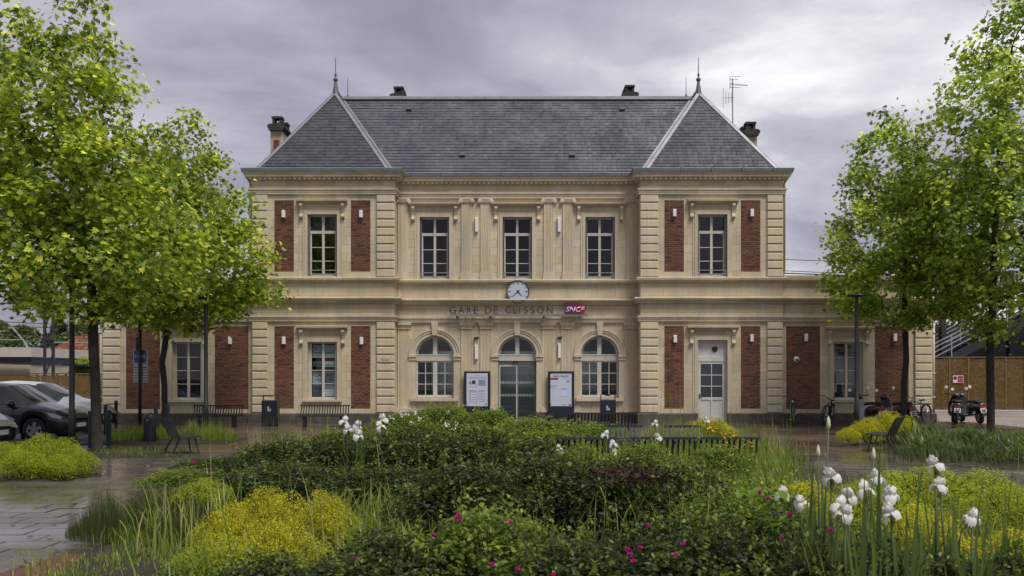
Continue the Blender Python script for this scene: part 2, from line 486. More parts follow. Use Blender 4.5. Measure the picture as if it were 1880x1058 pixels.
def wall_face(mb, x0, x1, z0, z1, y, holes):
    """front sheet at y with openings; hole = (x0,x1,z0,z1,depth,arch,closed)"""
    rects = []
    for h in holes:
        zt = h[3] + (h[1]-h[0])/2 if h[5] else h[3]
        rects.append((h[0], h[1], h[2], zt))
    xs = sorted({x0, x1, *[r[0] for r in rects], *[r[1] for r in rects]})
    zs = sorted({z0, z1, *[r[2] for r in rects], *[r[3] for r in rects]})
    for i in range(len(xs)-1):
        for k in range(len(zs)-1):
            cx, cz = (xs[i]+xs[i+1])/2, (zs[k]+zs[k+1])/2
            if any(r[0] < cx < r[1] and r[2] < cz < r[3] for r in rects): continue
            mb.add([(xs[i],y,zs[k]),(xs[i+1],y,zs[k]),(xs[i+1],y,zs[k+1]),(xs[i],y,zs[k+1])], [(0,1,2,3)])
    for (a, b, c, d, dep, arch, closed) in holes:
        Y = y + dep
        mb.add([(a,y,c),(a,Y,c),(a,Y,d),(a,y,d)], [(0,1,2,3)])
        mb.add([(b,y,c),(b,y,d),(b,Y,d),(b,Y,c)], [(0,1,2,3)])
        mb.add([(a,y,c),(b,y,c),(b,Y,c),(a,Y,c)], [(0,1,2,3)])
        if not arch:
            mb.add([(a,y,d),(a,Y,d),(b,Y,d),(b,y,d)], [(0,1,2,3)])
        else:
            r = (b-a)/2; xc = (a+b)/2; n = 24
            arc = [(xc - r*math.cos(math.pi*i/n), d + r*math.sin(math.pi*i/n)) for i in range(n+1)]
            for i in range(n):
                p, q = arc[i], arc[i+1]
                mb.add([(p[0],y,p[1]),(q[0],y,q[1]),(q[0],y,d+r),(p[0],y,d+r)], [(0,1,2,3)])
                mb.add([(p[0],y,p[1]),(p[0],Y,p[1]),(q[0],Y,q[1]),(q[0],y,q[1])], [(0,1,2,3)])
        if closed:
            mb.add([(a,Y,c),(b,Y,c),(b,Y,d),(a,Y,d)], [(0,1,2,3)])

PANELS = []          # (x0,x1,z0,z1,y)
def panel_hole(x0, x1, z0, z1, y):
    PANELS.append((x0, x1, z0, z1, y))
    return (x0, x1, z0, z1, 0.05, False, True)
ARCH_R, ARCH_Z, ARCH_X = 0.69, 2.42, 2.98

# ---- walls
for sx in (-1, 1):
    def H(a, b):      # mirrored x-range
        return (a, b) if sx > 0 else (-b, -a)
    mb = MB()
    wx = H(WIN_X - WIN_W/2, WIN_X + WIN_W/2)
    holes = [(*wx, ZS + 0.02, 7.365, 0.30, False, False)]
    for (a, b) in ((5.19, 5.88), (7.89, 8.58)):
        holes.append(panel_hole(*H(a, b), 5.346, 7.865, 0.0))
        holes.append(panel_hole(*H(a, b), 0.508, 3.42, 0.0))
    holes.append((*wx, 0.0 if sx > 0 else 0.83, 2.93 if sx > 0 else 2.865, 0.30, False, False))
    a, b = H(TX0, TX1)
    wall_face(mb, a, b, 0.0, ZGB, 0.0, holes)
    for x in (a, b):                               # side walls of the pavilion
        mb.add([(x,0,0),(x,6.5,0),(x,6.5,ZGB),(x,0,ZGB)], [(0,1,2,3)])
    mb.add([(a,6.5,0),(b,6.5,0),(b,6.5,ZGB),(a,6.5,ZGB)], [(0,1,2,3)])
    mb.build('pavilion_wall', STONE, station, fix=False)
    # low wing
    mb = MB()
    a, b = H(TX1, WXE)
    holes = [(*H(11.18, 12.23), 0.81, 2.865, 0.32, False, False)]
    for (p, q) in ((9.52, 10.72), (12.66, 13.86)):
        holes.append(panel_hole(*H(p, q), 0.49, 3.42, YW))
    wall_face(mb, a, b, 0.0, 5.10, YW, holes)
    e = WXE * sx
    mb.add([(e,YW,0),(e,6.3,0),(e,6.3,5.1),(e,YW,5.1)], [(0,1,2,3)])
    mb.add([(a,6.3,0),(b,6.3,0),(b,6.3,5.1),(a,6.3,5.1)], [(0,1,2,3)])
    mb.build('wing_wall', STONE, station, fix=False)
    MB().add([(a,YW,5.0),(b,YW,5.0),(b,6.3,5.0),(a,6.3,5.0)], [(0,1,2,3)]).build('wing_roof', ZINC, station)
# centre
mb = MB()
CWIN = [-2.99, 0.0, 2.99]
holes = [(x-0.53, x+0.53, ZS+0.01, 7.40, 0.30, False, False) for x in CWIN]
for x in (-ARCH_X, ARCH_X):
    holes.append((x-ARCH_R, x+ARCH_R, 0.86, ARCH_Z, 0.30, True, False))
holes.append((-ARCH_R, ARCH_R, 0.0, ARCH_Z, 0.30, True, False))
wall_face(mb, -TX0, TX0, 0.0, ZGB, YC, holes)
mb.build('centre_wall', STONE, station, fix=False)
# inside: floors, partitions, platform-side wall of the hall with its openings
mb = MB()
mb.box(-9.3, 9.3, 0.95, 6.4, 4.35, 4.45)
mb.box(-9.3, 9.3, 0.9, 6.4, 8.5, 8.6)
for x in (-4.4, 4.4):
    mb.box(x-0.04, x+0.04, 1.15, 6.4, 0.05, 8.5)
for x in (-9.33, 9.33): mb.box(x-0.03, x+0.03, 0.4, 6.4, 0.02, 4.98)
mb.box(-4.35, 4.35, 3.6, 3.7, 4.45, 8.5)
for x in (-14.6, 9.42): mb.box(x, x+5.2, 2.6, 2.7, 0.02, 4.95)
mb.build('partition', INNER, station)
mb = MB()
wall_face(mb, -4.36, 4.36, 0.02, 4.35, 6.2, [(-3.6,-2.3,0.3,2.7,0.3,False,False),(-0.8,0.8,0.02,2.7,0.3,False,False),(2.3,3.6,0.3,2.7,0.3,False,False)])
mb.add([(-4.35,6.55,4.45),(4.35,6.55,4.45),(4.35,6.55,8.9),(-4.35,6.55,8.9)], [(0,1,2,3)])
mb.build('platform_wall', INNER, station, fix=False)
for (a, b, c, d) in ((-3.6,-2.3,.3,2.7),(-.8,.8,.02,2.7),(2.3,3.6,.3,2.7)):
    MB().add([(a,6.3,c),(b,6.3,c),(b,6.3,d),(a,6.3,d)], [(0,1,2,3)]).build('hall_dimming_pane', HALL_DIM, station)  # dark panes added to dim the hall seen through the entrance
MB().add([(-14.6,0.2,0.014),(14.6,0.2,0.014),(14.6,6.5,0.014),(-14.6,6.5,0.014)], [(0,1,2,3)]).build('hall_floor', INNERF, station)

# ---- mouldings swept round the whole front
UP = [(-TX1,6.5),(-TX1,0),(-TX0,0),(-TX0,YC),(TX0,YC),(TX0,0),(TX1,0),(TX1,6.5)]
LOW = [(-WXE,6.3),(-WXE,YW),(-TX1,YW),(-TX1,0),(-TX0,0),(-TX0,YC),(TX0,YC),(TX0,0),(TX1,0),(TX1,YW),(WXE,YW),(WXE,6.3)]
MB().sweep(UP, [(-.02,ZFR+.005),(.06,ZFR+.005),(.07,ZFR+.03),(.15,ZCB-.01),(.21,ZCB+.005),(.22,ZCB+.07),(.26,ZGB-.03),(.27,ZGB),(-.02,ZGB)]).build('cornice', STONE2, station)
MB().sweep(UP, [(-.42,ZGB+.003),(.285,ZGB+.003),(.31,ZG-.03),(.29,ZG-.01),(.27,ZG-.03),(-.42,ZG-.01)]).build('gutter', ZINC, station)
MB().sweep(UP, [(-.02,ZW),(.075,ZW),(.075,ZW+.07),(.09,ZW+.075),(.09,ZW+.14),(.12,ZW+.15),(.12,ZAR),(-.02,ZAR)]).build('architrave', STONE2, station)
MB().sweep(LOW, [(-.02,ZSB),(.07,ZSB),(.085,ZSB+.04),(.15,ZSB+.07),(.16,ZS-.02),(.14,ZS),(-.02,ZS)]).build('sill_course', STONE2, station)
MB().sweep(LOW, [(-.02,ZCC),(.07,ZCC),(.08,ZCC+.05),(.14,ZCC+.075),(.22,ZCC+.12),(.24,ZC-.03),(.22,ZC),(-.02,ZC+.02)]).build('string_cornice', STONE2, station)
MB().sweep(LOW, [(-.02,ZWL),(.075,ZWL),(.075,ZWL+.06),(.09,ZWL+.065),(.09,ZWL+.13),(.12,ZWL+.14),(.12,ZA),(-.02,ZA)]).build('architrave', STONE2, station)
PL = [(-.02,-.02),(.11,-.02),(.11,ZP-.03),(.085,ZP),(-.02,ZP)]
DW = ARCH_R + 0.02
for path in ([(-WXE,6.3),(-WXE,YW),(-TX1,YW),(-TX1,0),(-TX0,0),(-TX0,YC),(-DW,YC)],
             [(DW,YC),(TX0,YC),(TX0,0),(WIN_X-WIN_W/2-.005,0)],
             [(WIN_X+WIN_W/2+.005,0),(TX1,0),(TX1,YW),(WXE,YW),(WXE,6.3)]):
    MB().sweep(path, PL).build('plinth', PLINTH, station)
# parapet coping over the wings
for sx in (-1, 1):
    a, b = (TX1+.02, WXE+.12) if sx > 0 else (-WXE-.12, -TX1-.02)
    MB().box(a, b, YW-.155, YW+.5, ZS+.003, ZS+.07).build('coping', STONE2, station)
# dentils (too small to pick apart)
mb = MB()
for x0, x1, y in ((-TX1,-TX0,0),(-TX0+.1,TX0-.1,YC),(TX0,TX1,0)):
    n = int((x1-x0)/0.168)
    for i in range(n+1):
        x = x0 + (x1-x0)*i/n
        mb.box(x-.04, x+.04, y-.17, y-.03, ZFR+.012, ZCB+.0)
tag(mb.build('dentils', STONE2, station), kind='stuff')

# ---- quoin stones, each one a block
qm = {}
def quoins(x0, x1, z0, z1, n, y):
    w = x1 - x0; h = (z1-z0)/n
    key = (round(w,3), round(h,3))
    if key not in qm:
        qm[key] = MB().cbox(0, w, -0.07, 0.0, 0.022, h-0.022, 0.022).mesh('quoin')
    for i in range(n):
        obj('quoin_stone', qm[key], STONEQ, station, (x0, y, z0+i*h))
    # narrow bed behind so that the joints read as grooves
    MB().box(x0+.004, x1-.004, y-.022, y, z0, z1).build('quoin_bed', STONE2, station)
for sx in (-1, 1):
    def H(a, b): return (a, b) if sx > 0 else (-b, -a)
    quoins(*H(TX0-.02, 4.97), ZS+.005, ZW-.005, 10, 0)
    quoins(*H(8.81, TX1-.02), ZS+.005, ZW-.005, 10, 0)
    quoins(*H(TX0-.02, 4.97), ZP+.005, ZWL-.005, 11, 0)
    quoins(*H(8.81, TX1-.02), ZP+.005, ZWL-.005, 11, 0)
    quoins(*H(14.06, 14.66), ZP+.005, ZWL-.005, 11, YW)

# ---- brick panels: mortar bed, bricks laid in it
BW, BH, BJ = 0.21, 0.053, 0.015
brick_me = MB().cbox(0, BW, -0.026, 0, 0, BH, 0.004).mesh('brick')
half_me = {}
rest = MB(); n_ind = 0
for (x0, x1, z0, z1, y) in PANELS:
    single = abs(y) < 1e-6 and z0 < 1 and x0 > 5 and x0 < 9      # the four panels' worth beside the white door
    yb = y + 0.049
    bed = MB().box(x0, x1, yb-0.018, yb+.01, z0, z1).build('brick_panel', MORTAR, station)
    rows = int((z1-z0)/(BH+BJ)); rh = (z1-z0)/rows
    for r in range(rows):
        z = z0 + r*rh + BJ/2
        x = x0 - (0.0 if r % 2 else (BW+BJ)/2)
        while x < x1 - 0.02:
            a, b = max(x, x0+.002), min(x+BW, x1-.002)
            if b - a > 0.03:
                dy = random.uniform(-.003, .003)
                if single and b - a > BW - 1e-4 and n_ind < 300:
                    obj('brick', brick_me, BRICK, bed, (a, yb-0.014+dy, z)); n_ind += 1
                elif single and n_ind < 300:
                    k = round(b-a, 2)
                    if k not in half_me: half_me[k] = MB().cbox(0, k, -0.026, 0, 0, BH, 0.004).mesh('brick_cut')
                    obj('brick', half_me[k], BRICK, bed, (a, yb-0.014+dy, z)); n_ind += 1
                else:
                    rest.cbox(a, b, yb-0.040+dy, yb-0.014, z, z+BH, 0.004)
            x += BW + BJ
tag(rest.build('brickwork', BRICK, station, fix=False), kind='stuff')

# ---- windows
def casement(xc, w, z0, z1, y, transom=True, rows=3, guard=False, shutters=False, label=None, sill=False, posters=False):
    x0, x1 = xc-w/2+.004, xc+w/2-.004
    yf = y + 0.17; yb = yf + 0.07
    mb = MB(); fr = 0.055; mul = 0.085
    mb.box(x0, x0+fr, yf, yb, z0, z1).box(x1-fr, x1, yf, yb, z0, z1)
    mb.box(x0+fr, x1-fr, yf, yb, z1-fr, z1).box(x0+fr, x1-fr, yf, yb, z0, z0+fr*1.4)
    cells = []
    zb = z0 + fr*1.4; zt = z1 - fr
    if transom:
        zt2 = zt - 0.50; mb.box(x0+fr, x1-fr, yf-.02, yb, zt2-0.10, zt2)
        cells.append((zt2, zt)); ztop = zt2 - 0.10
        mb.box(xc-mul/2, xc+mul/2, yf-.012, yb-.004, zt2, zt)
        mb.box(xc-mul/2, xc+mul/2, yf-.012, yb-.004, zb, ztop)
    else:
        ztop = zt
        mb.box(xc-mul/2, xc+mul/2, yf-.012, yb-.004, zb, zt)
    h = (ztop - zb)/rows
    for i in range(rows):
        cells.append((zb+i*h, zb+(i+1)*h))
    st = 0.045
    for s in (-1, 1):
        a, b = (x0+fr, xc-mul/2) if s < 0 else (xc+mul/2, x1-fr)
        o = a if s < 0 else b                       # outer stile of the leaf
        mb.box(o, o-s*st*1.0, yf-.008, yb-.008, zb, zt if not transom else ztop)
        for i in range(1, rows):
            mb.box(a+ (st if s<0 else 0), b-(st if s>0 else 0), yf+.01, yb-.012, zb+i*h-.013, zb+i*h+.013)
    f = mb.build('window', FRAME, station)
    if label: f['label'] = label
    for s in (-1, 1):
        a, b = (x0+fr, xc-mul/2) if s < 0 else (xc+mul/2, x1-fr)
        for (c, d) in cells:
            t = random.uniform(-.004, .004)
            MB().add([(a,yf+.04+t,c),(b,yf+.04-t,c),(b,yf+.04-t*.5,d),(a,yf+.04+t*1.5,d)], [(0,1,2,3)]).build('pane', GLASS, f)
    if sill:
        MB().box(x0-.18, x1+.18, y-.10, y+.17, z0-.085, z0-.002).build('window_sill', STONE2, f)
    else:
        MB().box(x0, x1, y+.02, y+.17, z0-.03, z0+.012).build('window_sill', STONE2, f)
    if guard:
        g = MB()
        for z in (z0+.09, z0+.22): g.box(x0-.0, x1+.0, y+.02, y+.05, z-.014, z+.014)
        for x in (x0+.03, x1-.03): g.box(x-.012, x+.012, y+.022, y+.048, z0, z0+.22)
        g.build('guard_rail', GREYMET, f)
    if shutters:
        g = MB()
        for s, o in ((1, x0), (-1, x1)):
            for k in range(3):
                xx = o + s*(0.012+0.022*k); g.box(xx-.004, xx+.004, y+.03+.01*k, y+.168, z0+.03, z1-.02)
        g.build('folded_shutter', GREYMET, f)
    return f

def surround(xc, w, z0, z1, y, hood_z, hood_w, bz):
    """stone architrave round an opening, with hood moulding on two scrolled brackets"""
    a, b = xc-w/2, xc+w/2
    mb = MB()
    for k, (o, p) in enumerate(((0.17, 0.022), (0.105, 0.040))):
        yy = y - p
        mb.box(a-o, a-.003, yy, y+.001*k, z0, z1+o).box(b+.003, b+o, yy, y+.001*k, z0, z1+o).box(a-.003, b+.003, yy+.001, y+.001*k, z1+.003, z1+o-.001)
    s = mb.build('window_surround', STONE2, station)
    hx0, hx1 = xc-hood_w/2, xc+hood_w/2
    mb = MB()
    mb.prism([(y-.0, hood_z), (y-.06, hood_z), (y-.08, hood_z+.03), (y-.15, hood_z+.06), (y-.19, hood_z+.07), (y-.20, hood_z+.13), (y, hood_z+.155)], hx0, hx1, 'x')
    h = mb.build('window_hood', STONE2, station)
    for s in (-1, 1):
        bx = xc + s*(hood_w/2-.16)
        z = hood_z - .003
        prof = [(y, z), (y-.15, z), (y-.155, z-.07), (y-.13, z-.13), (y-.085, z-.22), (y-.06, z-.32), (y-.065, z-.38), (y-.11, z-.42), (y-.12, z-.47), (y-.09, z-.51), (y-.04, z-.52), (y, z-.53)]
        MB().prism(prof, bx-.058, bx+.058, 'x').build('bracket', STONE2, h)

for sx in (-1, 1):
    side = 'left' if sx < 0 else 'right'
    xc = sx*WIN_X
    casement(xc, WIN_W, ZS+.04, 7.365, 0.0, guard=True, shutters=True)
    surround(xc, WIN_W, ZS+.0, 7.365, 0.0, 7.745, 1.79, 0)
    xw = sx*11.705
    casement(xw, 1.05, 0.82, 2.865, YW, transom=False, rows=4, sill=True)
    surround(xw, 1.05, 0.74, 2.865, YW, 3.27, 1.65, 0)
    surround(xc, WIN_W, 0.75 if sx < 0 else 0.36, 2.865 if sx < 0 else 2.93, 0.0, 3.29, 1.80, 0)
casement(-WIN_X, WIN_W, 0.84, 2.865, 0.0, transom=False, rows=4, sill=True)
for x in CWIN:
    casement(x, 1.06, ZS+.03, 7.40, YC, guard=True, shutters=True)
    surround(x, 1.06, ZS+.0, 7.40, YC, 7.78, 1.86, 0)

for sx in (-1, 1):
    MB().box(sx*11.705-.5, sx*11.705+.5, YW+.42, YW+.43, .84, 2.84).build('pane_lightening_sheet', mat('pane_lightening_grey', (.10,.115,.115), .8, noise=.15, nscale=2), station)  # grey sheet added behind both wing windows to make their panes lighter
# posters taped inside the left pavilion window
PAPER = mat('poster_paper', (0.50, 0.60, 0.64), 0.8, noise=0.06, nscale=5)
INK = mat('poster_ink', (0.03, 0.03, 0.045), 0.8)
xc = -WIN_X; yp = 0.225
for (z0, z1, lab, lines) in ((2.37, 2.77, 'paper poster reading ICI PROCHAINEMENT behind the upper panes', [('ICI', -.36, -.24, .22, .33), ('PROCHAINEMENT', -.36, .36, .09, .15)]),
                        (1.99, 2.19, 'narrow paper banner reading LA PASSERELLE behind the second panes', [('LA PASSERELLE', -.36, .36, .02, .10)]),
                        (1.42, 1.82, 'paper poster reading GALERIE ASSOCIATIVE behind the third panes', [('GALERIE', -.35, .35, .2, .33), ('ASSOCIATIVE', -.35, .35, .06, .15)]),
                        (0.95, 1.36, 'pale notice sheet with small print behind the bottom panes', [])):
    p = thing('poster', lab, 'poster', (xc, yp+.03, z0))
    MB().box(-.39, .39, 0, .004, 0, z1-z0).build('sheet', PAPER, p)
    for (t, a, b, c, d) in lines:
        obj('lettering', text_mesh(t, a, b, c, d, -.003, 0.0, offset=0.012), INK, p)
    if not lines:
        m = MB()
        for k, (a, b, z) in enumerate(((-.35,-.2,.33),(-.35,.3,.26),(-.35,-.28,.08),(-.25,-.2,.08))):
            m.box(a, b, -.003, 0, z, z+.018)
        m.build('printed_line', INK, p)

# white service door in the right pavilion
DOORW = mat('white_door_paint', (0.56, 0.54, 0.52), 0.5, noise=0.1, nscale=3)
dx0, dx1 = WIN_X-WIN_W/2+.003, WIN_X+WIN_W/2-.003
d = MB()
d.box(dx0, dx1, .16, .20, 0.02, 2.92)
d.box(dx0, dx0+.05, .12, .16, .02, 2.92).box(dx1-.05, dx1, .12, .16, .02, 2.92)
d.box(dx0+.05, dx1-.05, .115, .16, 2.18, 2.34).box(dx0+.05, dx1-.05, .12, .16, 2.85, 2.92)
for a, b in ((dx0+.06, dx0+.13), (dx1-.13, dx1-.06)): d.box(a, b, .135, .16, .05, 2.17)
d.box(dx0+.13, dx1-.13, .135, .16, 2.09, 2.17).box(dx0+.13, dx1-.13, .135, .16, .82, .91).box(dx0+.13, dx1-.13, .135, .16, .05, .22)
d.box(WIN_X-.03, WIN_X+.03, .135, .16, .22, .82)
d.box(WIN_X-.014, WIN_X+.014, .135, .16, .91, 2.09)
for z in (1.303, 1.697): d.box(dx0+.13, WIN_X-.014, .138, .16, z-.014, z+.014).box(WIN_X+.014, dx1-.13, .138, .16, z-.014, z+.014)
for a in (dx0+.2, dx0+.5, dx0+.82): d.box(a, a+.012, .15, .16, 2.345, 2.845)
door = d.build('door', DOORW, station); door['label'] = 'white glazed service door with six panes and closed transom'
DG = mat('dim_pane', (0.035, 0.042, 0.046), 0.08, spec=0.6)
for (a, b) in ((dx0+.13, WIN_X-.014), (WIN_X+.014, dx1-.13)):
    for (c, e_) in ((.91, 1.289), (1.317, 1.683), (1.711, 2.09)):
        MB().box(a, b, .150, .159, c, e_).build('pane', DG, door)
MB().lathe([(0.0, .11), (.075, .11), (.095, .125), (.095, .16)], (WIN_X+.12, 0, 2.62), 'y', 20).build('vent', BLACK, door)
MB().box(dx0+.075, dx0+.115, .11, .135, .88, 1.02).box(dx0+.08, dx0+.19, .085, .105, .955, .98).box(dx0+.08, dx0+.11, .1, .112, .955, .98).build('handle', ZINC_D, door)
MB().box(dx0-.05, dx1+.05, -.02, .2, 0.0, .018).build('doorstep', PLINTH, station)

# arched openings of the centre
def arch_pts(xc, r, n=24, z=ARCH_Z):
    return [(xc - r*math.cos(math.pi*i/n), z + r*math.sin(math.pi*i/n)) for i in range(n+1)]
def arch_ring(mb, xc, r0, r1, y0, y1):
    A, B = arch_pts(xc, r0), arch_pts(xc, r1)
    for i in range(len(A)-1):
        mb.prism([A[i], B[i], B[i+1], A[i+1]], y0, y1, 'y')
for k, xc in enumerate((-ARCH_X, 0.0, ARCH_X)):
    mb = MB()
    arch_ring(mb, xc, ARCH_R+.003, ARCH_R+.12, YC-.035, YC)
    arch_ring(mb, xc, ARCH_R+.12, ARCH_R+.20, YC-.06, YC)
    arch_ring(mb, xc, ARCH_R+.20, ARCH_R+.245, YC-.085, YC)
    ar = mb.build('arch', STONE2, station)
    MB().add([(xc-.12,YC-.13,3.585),(xc+.12,YC-.13,3.585),(xc+.085,YC-.10,3.13),(xc-.085,YC-.10,3.13),(xc-.12,YC,3.585),(xc+.12,YC,3.585),(xc+.085,YC,3.13),(xc-.085,YC,3.13)],
             [(0,1,2,3),(7,6,5,4),(0,4,5,1),(1,5,6,2),(2,6,7,3),(3,7,4,0)]).build('keystone', STONEQ, ar)
    for s in (-1, 1):
        a = xc + s*(ARCH_R-.03); b = xc + s*(ARCH_R+.26)
        MB().box(a, b, YC-.10, YC+.1, ARCH_Z-.075, ARCH_Z+.0).box(a+s*.01, b-s*.02, YC-.065, YC+.1, ARCH_Z-.19, ARCH_Z-.076).build('impost', STONE2, ar)
        if k != 1:
            MB().box(xc+s*(ARCH_R+.003), xc+s*(ARCH_R+.23), YC-.03, YC, .36, ARCH_Z-.192).build('jamb', STONE2, ar)
        else:
            MB().box(xc+s*(ARCH_R+.003), xc+s*(ARCH_R+.23), YC-.03, YC, .36, ARCH_Z-.192).build('jamb', STONE2, ar)
    # frame
    yf, yb = YC+.17, YC+.24
    mb = MB()
    arch_ring(mb, xc, ARCH_R-.075, ARCH_R-.004, yf, yb)
    mb.box(xc-.075, xc+.075, yf-.012, yb-.004, ARCH_Z+.02, ARCH_Z+ARCH_R-.04)
    mb.box(xc-ARCH_R+.004, xc+ARCH_R-.004, yf-.03, yb, ARCH_Z-.21, ARCH_Z+.02)
    mb.box(xc-ARCH_R-.0+.004, xc+ARCH_R-.004, yf-.045, yf-.03, ARCH_Z-.015, ARCH_Z+.03)
    if k != 1:
        z0, z1 = .88, ARCH_Z-.21
        mb.box(xc-ARCH_R+.004, xc-ARCH_R+.06, yf, yb, z0, z1).box(xc+ARCH_R-.06, xc+ARCH_R-.004, yf, yb, z0, z1)
        mb.box(xc-ARCH_R+.06, xc+ARCH_R-.06, yf-.02, yb, z0, z0+.09).box(xc-ARCH_R+.06, xc+ARCH_R-.06, yf, yb, z1-.05, z1-.0005)
        mb.box(xc-.075, xc+.075, yf-.012, yb-.004, z0+.09, z1-.05)
        zb, zt = z0+.09, z1-.05
        for s in (-1, 1):
            a, b = (xc-ARCH_R+.06, xc-.075) if s < 0 else (xc+.075, xc+ARCH_R-.06)
            mb.box((a+b)/2-.014, (a+b)/2+.014, yf+.008, yb-.01, zb, zt)
            for q in (1, 2):
                z = zb + (zt-zb)*q/3
                mb.box(a, (a+b)/2-.0145, yf+.01, yb-.012, z-.013, z+.013).box((a+b)/2+.0145, b, yf+.01, yb-.012, z-.013, z+.013)
        w = mb.build('arched_window', FRAME, station)
        for s in (-1, 1):
            a, b = (xc-ARCH_R+.06, xc-.075) if s < 0 else (xc+.075, xc+ARCH_R-.06)
            for c in (0, 1):
                for q in range(3):
                    xa, xb = (a, (a+b)/2) if c == 0 else ((a+b)/2, b)
                    za, zc = zb+(zt-zb)*q/3, zb+(zt-zb)*(q+1)/3
                    t = random.uniform(-.004, .004)
                    MB().add([(xa,yf+.04+t,za),(xb,yf+.04-t,za),(xb,yf+.04-t,zc),(xa,yf+.04+t,zc)], [(0,1,2,3)]).build('pane', GLASS, w)
        MB().box(xc-.86, xc+.86, YC-.14, YC+.17, .755, .87).build('window_sill', STONE2, w)
    else:
        w = mb.build('entrance_frame', FRAME, station)
    for s in (-1, 1):                      # the two quarter lights over the transom
        r = ARCH_R-.075; n = 12
        pts = [(xc+s*.075, ARCH_Z+.02)] + [(xc+s*r*math.cos(math.pi/2*i/n), ARCH_Z+.02+(r-.02)*math.sin(math.pi/2*i/n)) for i in range(n+1) if r*math.cos(math.pi/2*i/n) > .075]
        pts.append((xc+s*.075, ARCH_Z+r-.02))
        MB().add([(p[0], yf+.045, p[1]) for p in pts], [tuple(range(len(pts)))]).build('pane', GLASS, w)
# sliding glass entrance
DGREY = mat('door_frame_grey', (0.17, 0.17, 0.17), 0.4, metal=0.3)
yf = YC+.19
z1 = ARCH_Z-.215
ent = MB().box(-ARCH_R+.005, ARCH_R-.005, yf, yf+.06, z1-.13, z1).box(-ARCH_R+.005, -ARCH_R+.04, yf, yf+.06, .02, z1-.13).box(ARCH_R-.04, ARCH_R-.005, yf, yf+.06, .02, z1-.13).build('sliding_door', DGREY, station)
for s in (-1, 1):
    a, b = (-ARCH_R+.04, -.004) if s < 0 else (.004, ARCH_R-.04)
    lf = MB().box(a, a+.035, yf+.01, yf+.05, .02, z1-.131).box(b-.035, b, yf+.01, yf+.05, .02, z1-.131).box(a+.035, b-.035, yf+.012, yf+.048, .02, .10).box(a+.035, b-.035, yf+.012, yf+.048, z1-.2, z1-.131).build('door_leaf', FRAME if s < 0 else DGREY, ent)
    MB().add([(a+.035,yf+.03,.10),(b-.035,yf+.03,.10),(b-.035,yf+.03,z1-.2),(a+.035,yf+.03,z1-.2)], [(0,1,2,3)]).build('pane', GLASS, ent)
    dots = MB()
    for z in (.92, 1.38):
        n = 11
        for i in range(n):
            x = a+.05+(b-a-.1)*i/(n-1)
            dots.box(x-.010, x+.010, yf+.024, yf+.028, z, z+.085)
    dots.build('safety_marking', mat('frosted_film', (0.42, 0.43, 0.43), 0.7), ent)
MB().box(-.16, .02, yf-.07, yf, z1-.06, z1-.005).build('motion_sensor', BLACK, ent)
# dark hinge pegs left of the old doors on the entrance jambs
for s in (-1, 1):
    for z in (.45, 1.05, 1.62, 1.98, 2.2):
        MB().box(s*(ARCH_R-.01), s*(ARCH_R-.035), YC+.03, YC+.06, z, z+.06).build('hinge_peg', ZINC_D, station)

# ---- pilasters
def fluted(x0, x1, y, z0, z1, nf=5, proud=0.042):
    w = x1-x0; pts = [(x0, y), (x0, y-proud)]
    m = 0.045; fw = (w-2*m)/nf
    for i in range(nf):
        a = x0+m+fw*i
        pts += [(a+fw*.14, y-proud), (a+fw*.3, y-proud+.013), (a+fw*.7, y-proud+.013), (a+fw*.86, y-proud)]
    pts += [(x1, y-proud), (x1, y)]
    return MB().prism(pts, z0, z1, 'z')
for sx in (-1, 1):
    for xc in (1.14, 1.83, 4.13):
        x = sx*xc; h = .185
        p = fluted(x-h, x+h, YC, ZS+.26, 7.92, 5).build('pilaster', STONE2, station)
        MB().box(x-h-.04, x+h+.04, YC-.10, YC, ZS+.003, ZS+.10).box(x-h-.03, x+h+.03, YC-.085, YC, ZS+.10, ZS+.20).box(x-h-.012, x+h+.012, YC-.07, YC, ZS+.2, ZS+.26).build('base', STONE2, p)
        c = MB().box(x-h-.0, x+h+.0, YC-.075, YC, 7.92, 7.96).box(x-h-.07, x+h+.07, YC-.10, YC, 8.02, 8.066).box(x-h, x+h, YC-.085, YC, 7.96, 8.02)
        for s in (-1, 1):
            c.lathe([(0,-.12),(.03,-.12),(.045,-.115),(.075,-.11),(.075,0)], (x+s*(h+.03), YC, 7.965), 'y', 14)
        c.build('capital', STONE2, p)
        xl = sx*(xc-.02 if xc < 4 else xc-.03); h = .215
        p = fluted(xl-h, xl+h, YC, ZP+.16, 3.36, 7).build('pilaster', STONE2, station)
        MB().box(xl-h-.05, xl+h+.03, YC-.13, YC, ZP+.003, ZP+.07).box(xl-h-.02, xl+h+.02, YC-.10, YC, ZP+.07, ZP+.16).build('base', STONE2, p)
        MB().box(xl-h-.012, xl+h+.012, YC-.075, YC, 3.36, 3.40).box(xl-h-.03, xl+h+.03, YC-.09, YC, 3.44, 3.50).box(xl-h-.06, xl+h+.06, YC-.12, YC, 3.50, 3.585).box(xl-h, xl+h, YC-.065, YC, 3.40, 3.44).build('capital', STONE2, p)

